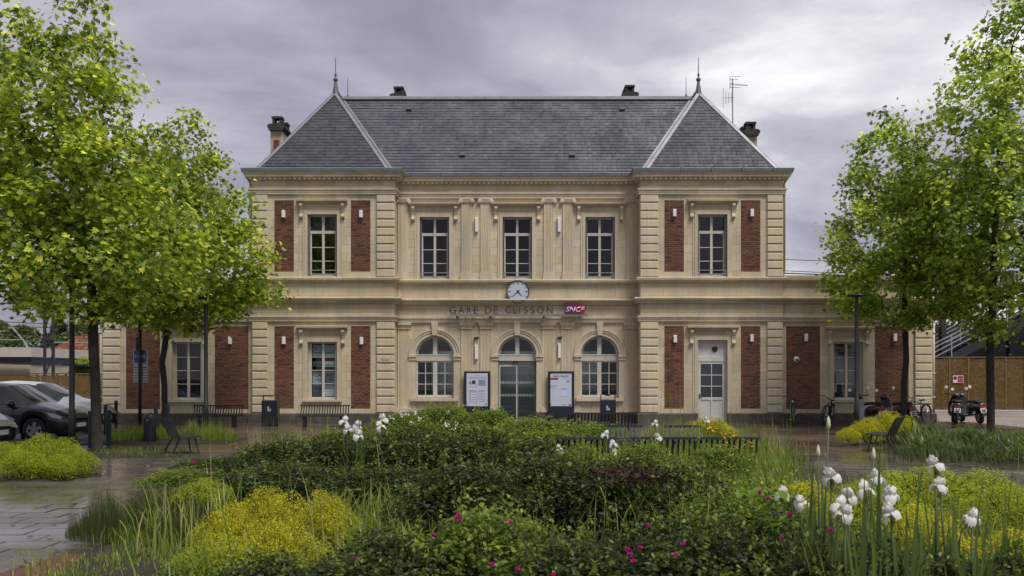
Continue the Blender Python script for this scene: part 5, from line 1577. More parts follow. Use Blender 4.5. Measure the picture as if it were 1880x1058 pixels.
mpv = [(0,.95,1.20,.72),(.10,.98,1.42,.62),(.55,1.0,1.60,.60),(1.6,.98,1.645,.60),(2.5,.96,1.60,.60),(2.75,.95,1.56,.60),(3.55,.93,1.06,.70),(3.75,.91,1.00,.74),(4.15,.80,.88,.72),(4.42,.66,.74,.66),(4.53,.52,.60,.56)]
hat = [(0,.85,1.0,.70),(.10,.93,1.25,.60),(.45,.96,1.45,.57),(1.4,.94,1.535,.56),(2.1,.92,1.50,.57),(2.35,.91,1.45,.58),(3.2,.89,1.02,.66),(3.4,.87,.97,.70),(3.85,.76,.85,.68),(4.12,.60,.70,.6),(4.22,.48,.56,.5)]
x1, y1 = place_d(150, 24.3); y1 -= .9
dark_car = car('dark grey people carrier parked nose right behind the lamp post', (x1-4.53*.93, y1+.9, 0), R(0), DARKP, 4.53, 1.84, 1.64, mpv, (.85, 3.62), .325, 3.02, (.35, .75, 2.7, 3.5), (1.0, 2.05, 3.05))
dark_car.scale = (.93, .93, .93)
x2, y2 = place_d(198, 27.8); y2 -= .9
car('white hatchback parked behind the dark people carrier', (x2-4.22, y2+.9, 0), R(0), WHITP, 4.22, 1.76, 1.53, hat, (.75, 3.36), .305, 2.72, (.3, .6, 2.3, 3.15), (.95, 1.9, 2.8))
x3, y3 = place_d(4, 20.5); y3 -= .9
car('white hatchback with only its nose in view at the picture edge', (x3-4.22, y3+.9, 0), R(0), WHITP, 4.22, 1.76, 1.53, hat, (.75, 3.36), .305, 2.72, (.3, .6, 2.3, 3.15), (.95, 1.9, 2.8))

# bicycles
BIKEP = mat('bike_black', (0.016,0.018,0.022), .3, coat=.3)
CHROME = mat('chrome', (0.45,0.46,0.48), .2, metal=.9)
def bicycle(lab, px_, d, rz, lean, steer):
    x, y = place_d(px_, d)
    t = thing('bicycle', lab, 'bicycle', (x, y, 0), R(rz))
    t.rotation_euler = (R(lean), 0, R(rz))
    r = .34
    def W_(cx, ang=0):
        M = Matrix.Translation((cx,0,r)) @ Matrix.Rotation(R(ang), 4, 'Z')
        tor = []
        for i in range(24):
            a = 2*math.pi*i/24; tor.append((math.cos(a)*(r-.02), 0, math.sin(a)*(r-.02)))
        w = MB(M).tube(tor+[tor[0], tor[1]], .024, 6, False).build('wheel', TYRE, t, smooth=True)
        sp = MB(M)
        for i in range(14):
            a = 2*math.pi*i/14; sp.tube([(0,.02*(1 if i%2 else -1),0),(math.cos(a)*(r-.03),0,math.sin(a)*(r-.03))], .0035, 3, False)
        sp.tube([(0,-.05,0),(0,.05,0)], .02, 8)
        sp.build('spokes', CHROME, w)
        f = MB(M); ar = [(math.cos(R(a))*(r+.02),0,math.sin(R(a))*(r+.02)) for a in range(10, 171, 16)]
        for q in range(len(ar)-1):
            p, n_ = V(ar[q]), V(ar[q+1]); f.add([tuple(p+V((0,-.028,0))),tuple(p+V((0,.028,0))),tuple(n_+V((0,.028,0))),tuple(n_+V((0,-.028,0)))], [(0,1,2,3)])
        f.build('mudguard', BIKEP, w)
    W_(-.52); W_(.54, steer)
    m = MB().tube([(-.12,0,.30),(-.20,0,.78)], .019, 8).tube([(-.12,0,.30),(.40,0,.72)], .022, 8).tube([(-.19,0,.72),(.38,0,.82)], .017, 8)
    for s in (-1, 1): m.tube([(-.12,s*.03,.30),(-.52,s*.06,r)], .011, 6).tube([(-.19,s*.02,.72),(-.52,s*.06,r)], .009, 6)
    m.build('frame', BIKEP, t, smooth=True)
    m = MB()
    for s in (-1, 1): m.tube([(.54,s*.055,r),(.44,s*.05,.66),(.42,0,.70)], .013, 6)
    m.tube([(.43,0,.68),(.37,0,.90)], .018, 8)
    m.build('fork', BIKEP, t, smooth=True)
    MB().tube([(.26,-.32,.98),(.32,-.20,1.0),(.36,-.06,.93),(.37,0,.92),(.36,.06,.93),(.32,.20,1.0),(.26,.32,.98)], .012, 6).tube([(.36,-.24,.97),(.40,-.16,.95)], .008, 5).tube([(.36,.24,.97),(.40,.16,.95)], .008, 5).build('handlebar', BIKEP, t, smooth=True)
    MB().add([(-.34,-.09,.86),(-.34,.09,.86),(-.05,-.02,.85),(-.05,.02,.85),(-.33,-.07,.80),(-.33,.07,.80),(-.06,-.015,.82),(-.06,.015,.82)], [(0,2,3,1),(4,5,7,6),(0,1,5,4),(2,6,7,3),(0,4,6,2),(1,3,7,5)]).tube([(-.20,0,.76),(-.21,0,.83)], .013, 6).build('saddle', TYRE, t)
    m = MB().lathe([(.09,-.05),(.095,-.05),(.095,-.04),(.03,-.04)], (-.12,0,.30), 'y', 16).bar((-.12,-.07,.30), (-.02,-.07,.17), .02).bar((-.12,.07,.30), (-.22,.07,.43), .02).box(-.07,.03,-.15,-.07,.155,.18).box(-.27,-.17,.07,.15,.42,.445)
    m.build('crank', CHROME, t)
    MB().lathe([(0,.03),(.035,.02),(.04,0),(.02,-.02)], (.47,0,.80), 'x', 10).build('headlight', HLAMP, t)
    m = MB().box(-.66,-.26,-.06,.06,.715,.725).tube([(-.62,-.05,.715),(-.52,-.06,.36)], .006, 4).tube([(-.62,.05,.715),(-.52,.06,.36)], .006, 4); m.build('rack', BIKEP, t)
bicycle('black bicycle parked head-on beside the right pavilion quoin', 1458, 31.3, -108, 3, 10)
bicycle('black bicycle parked head-on left of the right wing window', 1521, 31.2, -119, -5, -14)
bicycle('black city bicycle leaning at the right end of the wing behind the tree', 1688, 31.2, -142, 4, 10)

# scooters seen from behind
def scooter(lab, px_, d, rz, m_body, m_accent, tilt, kind):
    x, y = place_d(px_, d)
    t = thing('motor_scooter', lab, 'scooter', (x, y, 0), R(rz))
    t.rotation_euler = (R(tilt), 0, R(rz))          # +x forward
    for cx in (-.60, .62):
        w = MB().lathe([(.13,-.055),(.19,-.06),(.235,-.035),(.24,0),(.235,.035),(.19,.06),(.13,.055)], (cx,0,.24), 'y', 20).build('wheel', TYRE, t, smooth=True)
        MB().lathe([(.14,-.05),(.10,-.02),(.03,-.045),(0,-.05)], (cx,0,.24), 'y', 16).lathe([(.14,.05),(.10,.02),(.03,.045),(0,.05)], (cx,0,.24), 'y', 16).build('rim', ALLOY, w)
    def loft(sts, nm, mt, n=12):
        mb = MB(); pts = []
        for (cx, cz, hw, hh) in sts:
            for k in range(n):
                a = 2*math.pi*k/n; pts.append((cx, hw*math.copysign(abs(math.cos(a))**.7, math.cos(a)), cz+hh*math.copysign(abs(math.sin(a))**.7, math.sin(a))))
        fs = []
        for i in range(len(sts)-1):
            for k in range(n):
                k2 = (k+1) % n; fs.append((i*n+k, i*n+k2, (i+1)*n+k2, (i+1)*n+k))
        fs += [tuple(range(n)), tuple((len(sts)-1)*n+k for k in range(n))]
        return mb.add(pts, fs).build(nm, mt, t, smooth=True)
    loft([(-.88,.66,.06,.05),(-.82,.64,.14,.10),(-.6,.60,.19,.14),(-.3,.55,.19,.16),(-.08,.48,.15,.16),(-.02,.42,.12,.12)], 'rear_body', m_body)
    loft([(-.80,.775,.08,.02),(-.70,.80,.15,.05),(-.35,.79,.17,.05),(-.10,.77,.13,.05),(-.02,.75,.06,.02)], 'seat', TYRE)
    MB().box(-.10, .42, -.17, .17, .25, .31).build('footboard', m_accent, t)
    MB().add([(.34,-.20,.30),(.34,.20,.30),(.44,.22,.62),(.44,-.22,.62),(.38,.14,.90),(.38,-.14,.90),(.42,-.18,.28),(.42,.18,.28),(.52,.18,.62),(.52,-.18,.62),(.45,.11,.92),(.45,-.11,.92)],
             [(0,1,2,3),(3,2,4,5),(6,9,8,7),(9,11,10,8),(0,3,9,6),(3,5,11,9),(1,7,8,2),(2,8,10,4),(5,4,10,11)]).build('leg_shield', m_accent, t)
    loft([(.30,.97,.06,.05),(.36,.98,.13,.08),(.46,.97,.14,.09),(.55,.94,.08,.06)], 'handlebar_cowl', m_body)
    MB().tube([(.34,-.34,1.02),(.38,-.16,1.0),(.40,0,.98),(.38,.16,1.0),(.34,.34,1.02)], .017, 7).build('handlebar', BLACK, t, smooth=True)
    for s in (-1, 1):
        MB().tube([(.37,s*.20,1.0),(.36,s*.26,1.14),(.36,s*.30,1.20)], .007, 5).build('mirror_stalk', BLACK, t)
        MB().lathe([(0,-.012),(.055,-.010),(.06,0),(.05,.012),(0,.016)], (.355,s*.32,1.24), 'x', 14).build('mirror', MIRR, t)
    MB().tube([(.60,.05,.26),(.52,.05,.60),(.44,0,.80)], .022, 7).tube([(.60,-.05,.26),(.52,-.05,.60)], .022, 7).build('fork', BLACK, t)
    MB().lathe([(.26,-.06),(.27,-.04),(.27,.04),(.26,.06)], (.62,0,.24), 'y', 14, R(20), R(150)).build('front_mudguard', m_body, t)
    MB().box(-.905, -.86, -.11, .11, .58, .68).build('tail_light', mat('tail_red', (.30,.02,.02), .2, spec=.6), t)
    pl = MB().add([(-.90,-.10,.56),(-.90,.10,.56),(-.94,.10,.41),(-.94,-.10,.41),(-.89,-.10,.56),(-.89,.10,.56),(-.93,.10,.41),(-.93,-.10,.41)], [(0,1,2,3),(7,6,5,4),(0,4,5,1),(3,2,6,7)]).build('number_plate', WHITEP, t)
    m = MB()
    for a, b, c, d_ in ((-.07,-.02,.50,.54),(.01,.06,.50,.54),(-.06,.05,.43,.47)): m.box(-.948+.0, -.93, a, b, c, d_)
    m.build('plate_marks', INK, pl)
    MB().tube([(-.2,-.16,.24),(-.5,-.19,.27),(-.85,-.21,.34)], [.025,.05,.055], 10).build('exhaust', CHROME if kind else BLACK, t, smooth=True)
    g = MB()
    for k in range(3): g.tube([(-.86,-.15,.70-.035*k),(-.6,-.205,.70-.03*k),(-.25,-.20,.62-.03*k)], .008, 4)
    for k in range(3): g.tube([(-.86,.15,.70-.035*k),(-.6,.205,.70-.03*k),(-.25,.20,.62-.03*k)], .008, 4)
    if kind: g.build('side_trim', GALV, t)
MIRR = mat('mirror_glass', (.75,.75,.77), .15, metal=.2)
SCB = mat('scooter_black', (0.014,0.015,0.019), .22, coat=.6); SCW = mat('scooter_white', (0.42,0.45,0.47), .3, coat=.5)
scooter('white and black scooter with red tail lamp parked by the right wing window sill', 1594, 29.6, 98, SCB, SCW, -6, 0)
scooter('black scooter with chrome side trim parked before the end brick panel', 1645, 29.6, 104, SCB, SCB, -7, 1)
scooter('black scooter with large red tail lamp parked before the golden fence', 1752, 32.0, 68, SCB, SCB, 4, 0)
scooter('black scooter with silver trim, rightmost before the golden fence', 1783, 32.2, 92, SCB, SCB, -8, 1)

# ================================================================ foliage machinery
def rot_from_normals(nrm, rng_):
    """N x 3 x 3 frames: z = leaf normal, y = leaf direction (random spin)"""
    n = nrm/np.linalg.norm(nrm, axis=1, keepdims=True)
    r = rng_.normal(size=n.shape); a = r-(r*n).sum(1, keepdims=True)*n
    a /= np.linalg.norm(a, axis=1, keepdims=True)
    return np.stack([np.cross(a, n), a, n], axis=2)
def scatter(name, c, fr, sc, tv, tf, tint):
    """one mesh holding the template (tv, tf triangles) at every c with frame fr and size sc"""
    N, k = len(c), len(tv)
    P = np.einsum('nij,kj->nki', fr, tv)*np.asarray(sc).reshape(-1,1,1) + c[:,None,:]
    Fc = (tf[None,:,:] + (np.arange(N)*k)[:,None,None]).reshape(-1,3)
    me = bpy.data.meshes.new(name)
    me.vertices.add(N*k); me.vertices.foreach_set('co', P.astype(np.float32).ravel())
    me.loops.add(len(Fc)*3); me.loops.foreach_set('vertex_index', Fc.astype(np.int32).ravel())
    me.polygons.add(len(Fc)); me.polygons.foreach_set('loop_start', (np.arange(len(Fc))*3).astype(np.int32))
    me.update(calc_edges=True)
    at = me.attributes.new('tint', 'FLOAT', 'POINT')
    at.data.foreach_set('value', np.repeat(np.clip(tint,0,1), k).astype(np.float32))
    return me
# lobed plane leaf, folded along the midrib
_o = [(0,0),(.30,.02),(.52,.30),(.30,.36),(.42,.72),(.14,.62),(0,1.0),(-.14,.62),(-.42,.72),(-.30,.36),(-.52,.30),(-.30,.02)]
LOBED_V = np.array([(x, y-.35, abs(x)*.28-.10*(y-.4)**2) for x, y in _o]); LOBED_F = np.array([(0,i,i+1) for i in range(1,11)])
OVAL_V = np.array([(0,-.5,0),(.30,-.05,.06),(0,.5,-.06),(-.30,-.05,.06)]); OVAL_F = np.array([(0,1,2),(0,2,3)])
OVAL6_V = np.array([(0,-.5,-.02),(.26,-.22,.06),(.27,.14,.05),(0,.5,-.08),(-.27,.14,.05),(-.26,-.22,.06)]); OVAL6_F = np.array([(0,1,2),(0,2,3),(0,3,4),(0,4,5)])
NEEDLE_V = np.array([(-.07,0,0),(.07,0,0),(0,1,0)]); NEEDLE_F = np.array([(0,1,2)])

BARK = mat('plane_bark', (0.034,0.029,0.024), .9, noise=.5, nscale=7, bump=.6, bscale=22)
TWIG = mat('shrub_wood', (0.035,0.024,0.017), .9)
PLANE_L = leaf_mat('plane_leaf', (0.050,0.090,0.014), (0.53,0.56,0.065), .51, extra=[(.40,(.145,.212,.024)),(.8,(.29,.36,.038))])
PLANE_R = leaf_mat('plane_leaf_deep', (0.055,0.105,0.018), (0.50,0.57,0.075), .51, extra=[(.40,(.142,.222,.030)),(.8,(.28,.37,.046))])
FAR_L = leaf_mat('far_leaf', (0.03,0.05,0.012), (0.11,0.15,0.03), .3)
CONIF = leaf_mat('conifer_leaf', (0.010,0.017,0.012), (0.03,0.042,0.025), .1)

def plane_tree(lab, px_, d, trunk_r, env, n_tips, per_tip, leaf, m, seed, lean=(0,0), spread=.225, fork=2.9):
    """env: rows (z, dx, dy, radius) of the crown, relative to the trunk base"""
    g = np.random.default_rng(seed); rn = random.Random(seed)
    x, y = place_d(px_, d)
    t = thing('plane_tree', lab, 'tree', (x, y, 0))
    ez = [e[0] for e in env]
    E = lambda z, k: np.interp(z, ez, [e[k] for e in env])
    top = ez[-1]
    nodes = []; par = []
    nz = 12; zmax = ez[0]+(top-ez[0])*.8
    for i in range(nz+1):
        f = i/nz; z = zmax*f
        nodes.append(np.array([lean[0]*f+E(z,1)*max(0,f-.25)*.8+rn.uniform(-.04,.04)*(i>0), lean[1]*f+E(z,2)*max(0,f-.25)*.8+rn.uniform(-.04,.04)*(i>0), z])); par.append(i-1)
    zz = np.linspace(ez[0], top, 200); wgt = np.maximum(E(zz,3), .05)**1.8; wgt /= wgt.sum()
    tz = g.choice(zz, n_tips, p=wgt)+g.uniform(-.05,.05,n_tips)
    ta = g.uniform(0, 2*np.pi, n_tips); tr = E(tz,3)*g.uniform(0,1,n_tips)**.42*g.uniform(.82,1.12,n_tips)
    tips = np.stack([E(tz,1)+tr*np.cos(ta), E(tz,2)+tr*np.sin(ta), tz], 1)
    order = np.argsort(np.hypot(tips[:,0]-E(tips[:,2],1), tips[:,1]-E(tips[:,2],2)))
    tip_idx = []
    for q in order:
        p = tips[q]; A = np.array(nodes)
        dv = p-A; dist = np.linalg.norm(dv, axis=1); hor = np.hypot(dv[:,0], dv[:,1])
        cost = dist*(1+.9*np.maximum(0, A[:,2]+.30*hor-p[2])) + 50*(A[:,2] < min(fork, p[2]))*(A[:,2] < fork-.4)
        j = int(np.argmin(cost)); a = nodes[j]
        k = max(2, int(dist[j]/.45)); last = j
        for i in range(1, k+1):
            f = i/k
            b = a+(p-a)*f + np.array([0,0,-.16*dist[j]*math.sin(math.pi*f)*.6]) + (np.array([rn.uniform(-1,1), rn.uniform(-1,1), rn.uniform(-1,1)])*.06 if i < k else 0)
            nodes.append(b); par.append(last); last = len(nodes)-1
        tip_idx.append(last)
    cnt = np.zeros(len(nodes)); cnt[tip_idx] = 1
    for i in range(len(nodes)-1, 0, -1):
        if par[i] >= 0: cnt[par[i]] += cnt[i]
    tot = max(1, cnt[0])
    rad = trunk_r*(np.maximum(cnt,1)/tot)**.52
    rad = np.maximum(rad, .007)
    mb = MB()
    # trunk as one smooth tube with a root flare
    tp = [tuple(nodes[i]) for i in range(nz+1)]; trd = [float(rad[i]) for i in range(nz+1)]
    tp.insert(1, tuple(np.array(nodes[0])*.9+np.array(nodes[1])*.1)); trd.insert(1, trd[0]*1.02); trd[0] *= 1.35
    mb.tube(tp, trd, 12)
    trunk = mb.build('trunk', BARK, t, smooth=True, fix=False)
    mb = MB()
    kids = {}
    for i, p in enumerate(par):
        if i > nz: kids.setdefault(p, []).append(i)
    done = set()
    for i in range(nz+1, len(nodes)):
        if i in done: continue
        chain = [par[i], i]; done.add(i); c = i
        while True:
            ch = [k for k in kids.get(c, []) if k not in done]
            if not ch: break
            c = max(ch, key=lambda k: cnt[k]); chain.append(c); done.add(c)
        rs = [float(min(rad[chain[1]]*1.15, rad[chain[0]]))]+[float(rad[k]) for k in chain[1:]]
        mb.tube([tuple(nodes[k]) for k in chain], rs, 6 if rs[0] > .03 else 4, False)
    mb.build('limbs', BARK, trunk, smooth=True, fix=False)
    C, TT = [], []
    for q in tip_idx:
        n = int(per_tip*rn.uniform(.55, 1.5)); cl = rn.gauss(0, .16)
        p = nodes[q]; back = nodes[par[q]]
        f = g.uniform(-.3, 1.6, n)[:,None]
        C.append(p+(back-p)*f+g.normal(size=(n,3))*spread*np.array([1,1,.8])); TT.append(np.full(n, cl))
    C = np.concatenate(C); TT = np.concatenate(TT); n = len(C)
    cen = np.stack([E(C[:,2],1), E(C[:,2],2), C[:,2]], 1)
    outw = C-cen; outw /= np.maximum(np.linalg.norm(outw, axis=1, keepdims=True), .1)
    nr = np.array([0,0,.75])+outw*.45+g.normal(size=(n,3))*.55
    tint = np.clip(.46+TT+g.normal(size=n)*.27, 0, 1)
    young = g.uniform(size=n) < .035; tint[young] = 1.0
    me = scatter('crown', C, rot_from_normals(nr, g), leaf*g.uniform(.6,1.25,n), LOBED_V, LOBED_F, tint)
    obj('crown', me, m, t)
    return t
plane_tree('tall young plane tree at the left edge, with the stout trunk beside the bollards', 179, 20.5, .110,
           [(3.05,.0,0,.7),(3.5,-.4,0,2.3),(4.2,-.8,0,3.0),(5.6,-1.1,.2,3.0),(7.0,-1.2,.2,2.5),(8.3,-1.15,.1,1.9),(9.4,-1.0,.1,1.4),(10.2,-.9,0,.95),(10.7,-.6,0,.5)], 390, 62, .138, PLANE_L, 3, lean=(-.25,0))
plane_tree('smaller plane tree with thin trunk in front of the left wing window', 300, 27.6, .090,
           [(3.15,.5,0,.8),(3.7,.4,0,2.3),(4.4,.55,0,3.1),(5.6,.5,0,3.05),(6.9,.3,0,2.4),(8.0,.25,0,1.75),(9.0,.4,0,1.1),(9.65,.5,0,.5)], 350, 55, .142, PLANE_L, 5, lean=(0,0))
plane_tree('plane tree with thin trunk in front of the right wing end', 1661, 28.6, .090,
           [(3.15,.1,0,.8),(3.7,.1,0,2.3),(4.4,.15,0,2.8),(5.8,.2,0,2.75),(7.0,.1,0,2.4),(8.2,.0,0,1.75),(9.3,-.3,0,1.1),(10.1,-.4,0,.45)], 310, 56, .142, PLANE_R, 8)
plane_tree('tall plane tree at the right edge before the golden fence', 1819, 26.0, .105,
           [(3.0,.3,0,.8),(3.8,.4,0,2.4),(5.0,.5,0,3.0),(6.6,.6,0,3.0),(8.2,.7,0,2.85),(9.8,.8,0,2.5),(11.2,1.0,0,1.9),(12.4,1.2,0,1.2),(13.2,1.3,0,.4)], 360, 60, .142, PLANE_R, 13)
# trees far behind the left fence
def far_tree(lab, px_, py_top, d, w, m, shape, seed, name='garden_tree'):
    g = np.random.default_rng(seed); x, y, zt = at_d(px_, py_top, d)
    t = thing(name, lab, 'tree', (x, y, 0))
    MB().tube([(0,0,0),(.05,0,zt*.5),(0,0,zt*.85)], [.16,.12,.04], 7).build('trunk', BARK, t)
    n = 2600
    z = zt*(1-g.uniform(0,1,n)**1.2*.85)
    f = (1-z/zt)
    rr = w*(np.minimum(1, f*1.5+.03) if shape == 'cone' else np.sqrt(np.maximum(.02, 1-((z/zt-.5)/.5)**2)))*g.uniform(.35,1.05,n)*(1+.25*np.sin(z*5+g.uniform(0,6,n)*.2))
    a = g.uniform(0, 2*np.pi, n)
    C = np.stack([rr*np.cos(a), rr*np.sin(a), z+g.normal(size=n)*.1], 1)
    me = scatter('crown', C, rot_from_normals(np.array([0,-.1,.7])+g.normal(size=(n,3))*.6, g), .30*g.uniform(.6,1.3,n)*(w/2.2)**.5, OVAL6_V, OVAL6_F, g.normal(size=n)*.22+.5)
    obj('crown', me, m, t)
far_tree('dark drooping conifer behind the tiled house', 108, 585, 88, 3.4, CONIF, 'cone', 1, 'conifer_tree')
far_tree('bright green rounded tree behind the platform building railing', 40, 600, 92, 3.2, FAR_L, 'round', 2)
far_tree('darker rounded tree at the far left behind the platform building', 0, 592, 96, 2.8, FAR_L, 'round', 3)
far_tree('pale green tree between the lamp post and the big left trunk', 150, 597, 86, 2.4, FAR_L, 'round', 6)
far_tree('bright green garden bush against the white house wall', 153, 662, 62, 1.0, PLANE_L, 'round', 4)

# ================================================================ garden plants
ROSE_L = leaf_mat('rose_leaf', (0.009,0.018,0.005), (0.22,0.27,0.038), .34, .42, extra=[(.42,(.025,.044,.009)),(.68,(.072,.108,.016))])  # dark green, deepened further to stand in for shade on the shrub fronts
ROSE_M = leaf_mat('rose_leaf_light', (0.032,0.060,0.010), (0.32,0.38,0.046), .36, .42, extra=[(.45,(.100,.155,.020)),(.7,(.17,.23,.028))])
SPIR_L = leaf_mat('golden_spirea_leaf', (0.055,0.085,0.007), (0.66,0.58,0.018), .35, .5, extra=[(.40,(.19,.225,.012)),(.65,(.38,.375,.016))])
SPIR_G = leaf_mat('lime_spirea_leaf', (0.055,0.085,0.008), (0.42,0.44,0.026), .35, .5, extra=[(.5,(.20,.25,.014))])
LAV_L = leaf_mat('lavender_leaf', (0.022,0.036,0.013), (0.130,0.165,0.050), .25, .6)
GRASS_L = leaf_mat('grass_blade', (0.040,0.080,0.012), (0.34,0.42,0.085), .45, .30, extra=[(.5,(.145,.225,.026)),(.95,(.38,.34,.13))])
IRIS_L = leaf_mat('iris_leaf', (0.036,0.068,0.020), (0.15,0.21,0.055), .35, .38)
BROWN_L = leaf_mat('dead_leaf', (0.020,0.010,0.007), (0.055,0.028,0.018), .15, .7)
def stems_mesh(g, n, r, h):
    mb = MB()
    for i in range(n):
        a = g.uniform(0, 6.28); b = a+g.uniform(-.4,.4); q = g.uniform(.3,.85)
        mb.tube([(.05*math.cos(a),.05*math.sin(a),0), (r*q*.5*math.cos(b),r*q*.5*math.sin(b),h*.5), (r*q*math.cos(b),r*q*math.sin(b),h*.88)], [.009,.006,.003], 4, False)
    return mb.mesh('stems', fix=False)
def bush_mesh(seed, n, leaf, r=.75, h=.85, lobes=9, tv=OVAL6_V, tf=OVAL6_F, shoots=26, upright=.5, inner=.30, sl=.20, tm=.40):
    g = np.random.default_rng(seed)
    L_ = []
    for i in range(lobes):
        a = 2*np.pi*i/lobes*1.618*2+g.uniform(-.5,.5); q = math.sqrt((i+.3)/lobes)
        lr = g.uniform(.15,.36)*(1.1-.25*q)
        L_.append((q*(r-lr*.8)*math.cos(a), q*(r-lr*.8)*math.sin(a), max(lr*.6,(h-lr)*(1-.55*q*q)*g.uniform(.8,1.05)), lr))
    L_ = np.array(L_)
    idx = g.choice(len(L_), n, p=L_[:,3]**2/np.sum(L_[:,3]**2))
    v = g.normal(size=(n,3)); v[:,2] = np.abs(v[:,2])*1.0-.35; v /= np.linalg.norm(v, axis=1, keepdims=True)
    rad = L_[idx,3]*(1-inner*g.uniform(0,1,n)**2+.06*g.normal(size=n))
    C = L_[idx,:3]+v*rad[:,None]
    low = g.uniform(size=n) < .22; C[low,2] *= g.uniform(.1,.9,low.sum())
    C[:,2] = np.maximum(C[:,2], .02)
    T = tm+.15*g.normal(size=n)+.10*np.sin(idx*2.3)
    ex_c, ex_n, ex_t = [], [], []
    for s in range(shoots):
        i = g.integers(len(L_)); w = g.normal(size=3); w[2] = abs(w[2])+.7; w /= np.linalg.norm(w)
        base = L_[i,:3]+w*L_[i,3]*.9; ln = g.uniform(.06,sl); k = g.integers(6,12)
        f = np.linspace(0,1,k)[:,None]; ex_c.append(base+w*ln*f+g.normal(size=(k,3))*leaf*.35); ex_n.append(np.tile(w,(k,1))*.3+g.normal(size=(k,3))*.6+np.array([0,0,.4])); ex_t.append(np.full(k,.72)+g.normal(size=k)*.12)
    nr = v*.55+np.array([0,0,upright])+g.normal(size=(n,3))*.45
    if ex_c:
        C = np.concatenate([C]+ex_c); nr = np.concatenate([nr]+ex_n); T = np.concatenate([T]+ex_t)
    N = len(C)
    return scatter('foliage', C, rot_from_normals(nr, g), leaf*g.uniform(.6,1.3,N), tv, tf, T), stems_mesh(g, 26, r, h)
ROSE = [bush_mesh(s, 6600, .046, lobes=15, shoots=60, sl=.26) for s in (21, 22, 23)]
SPIR = [bush_mesh(s, 12500, .034, lobes=20, tv=OVAL_V, tf=OVAL_F, shoots=8, upright=.8, inner=.16, sl=.08, tm=.56) for s in (31, 32)]
def strip_mesh(name, roots, dirs, length, width, bend, tint, seg=4, flat=False, seed=0):
    """arching strap leaves: roots Nx3, dirs Nx2 unit, bend 0..1.5 rad"""
    N = len(roots); k = seg+1
    P = np.zeros((N, k*2, 3)); pos = roots.astype(float).copy()
    side = np.stack([-dirs[:,1], dirs[:,0], np.zeros(N)], 1)
    ang0 = bend*.12
    for i in range(k):
        f = i/seg; w = width*(1-f**2.2)*(.75+.5*min(1,f*3)) if i < seg else width*.04
        P[:,i*2,:] = pos-side*w[:,None]/2; P[:,i*2+1,:] = pos+side*w[:,None]/2
        a = ang0+bend*(f**1.5)
        step = (length/seg)[:,None]
        pos = pos+np.concatenate([dirs*np.sin(a)[:,None], np.cos(a)[:,None]], 1)*step
    F = []
    for i in range(seg):
        F += [(2*i,2*i+1,2*i+3),(2*i,2*i+3,2*i+2)]
    F = np.array(F); Fc = (F[None]+(np.arange(N)*k*2)[:,None,None]).reshape(-1,3)
    me = bpy.data.meshes.new(name); me.vertices.add(N*k*2); me.vertices.foreach_set('co', P.astype(np.float32).ravel())
    me.loops.add(len(Fc)*3); me.loops.foreach_set('vertex_index', Fc.astype(np.int32).ravel())
    me.polygons.add(len(Fc)); me.polygons.foreach_set('loop_start', (np.arange(len(Fc))*3).astype(np.int32))
    me.update(calc_edges=True)
    at = me.attributes.new('tint','FLOAT','POINT'); at.data.foreach_set('value', np.repeat(np.clip(tint,0,1), k*2).astype(np.float32))
    return me
def clump_mesh(seed, n, r, lmin, lmax, w, bmax, tmean=.5, seg=4):
    g = np.random.default_rng(seed)
    a = g.uniform(0,2*np.pi,n); q = r*np.sqrt(g.uniform(0,1,n))
    roots = np.stack([q*np.cos(a), q*np.sin(a), np.zeros(n)], 1)
    b = a+g.normal(size=n)*.7; taper = (1-.6*(q/r)**2)*(.8+.3*np.sin(a*3+seed)); dirs = np.stack([np.cos(b), np.sin(b)], 1)
    return strip_mesh('foliage', roots, dirs, g.uniform(lmin,lmax,n)*taper, w*g.uniform(.6,1.3,n), g.uniform(.1,bmax,n), tmean+g.normal(size=n)*.18, seg)
GRASSC = [clump_mesh(s, 900, .42, .30, .58, .006, 1.0, .52) for s in (41, 42)]
STRAP = [clump_mesh(s, 210, .34, .35, .72, .024, 1.7, .42, 5) for s in (43, 44)]
IRISC = [clump_mesh(s, 58, .28, .50, .80, .040, .60, .5, 6) for s in (47, 48)]
LAV = [clump_mesh(s, 1900, .46, .26, .56, .0055, .75, .42, 3) for s in (45, 46)]
GROUND_BED = .15
EXT = {}
def extent(me):
    if me.name not in EXT:
        a = np.empty(len(me.vertices)*3, np.float32); me.vertices.foreach_get('co', a); a = a.reshape(-1, 3)
        EXT[me.name] = (float(np.percentile(np.hypot(a[:,0], a[:,1]), 95)), float(np.percentile(a[:,2], 97.5)))
    return EXT[me.name]
def plant(name, lab, cat, meshes, m, px_, py_top, d, wpx, base_r, base_h, group, stems=True, z0=GROUND_BED, yscale=None, seed=None):
    x, y, z = at_d(px_, py_top, d); s = F_PX/d
    t = thing(name, lab, cat, (x, y, z0), random.uniform(0, 6.28), group)
    me_ = meshes[0][0] if isinstance(meshes[0], tuple) else meshes[0]
    base_r, base_h = extent(me_)
    k = wpx/s/(2*base_r); hz = max(.15, (z-z0))/base_h
    t.scale = (k, k*(yscale or 1), hz)
    me = meshes[random.randrange(len(meshes))] if seed is None else meshes[seed % len(meshes)]
    fo = me[0] if isinstance(me, tuple) else me
    # one mesh may carry only one material: keep a copy for every colour
    key = (fo.name, m.name)
    if key not in PM:
        c = fo.copy(); c.materials.clear(); c.materials.append(m); PM[key] = c
    obj('foliage', PM[key], None, t)
    if isinstance(me, tuple) and stems: obj('stems', me[1], TWIG, t)
    return t
PM = {}
SH = {}
def rose(i, lab, px_, py_, d, w, m=None, g='rose shrubs in the garden bed'):
    SH[i] = plant('rose_shrub', lab, 'shrub', ROSE, m or ROSE_L, px_, py_, d, w, .75, .90, g)
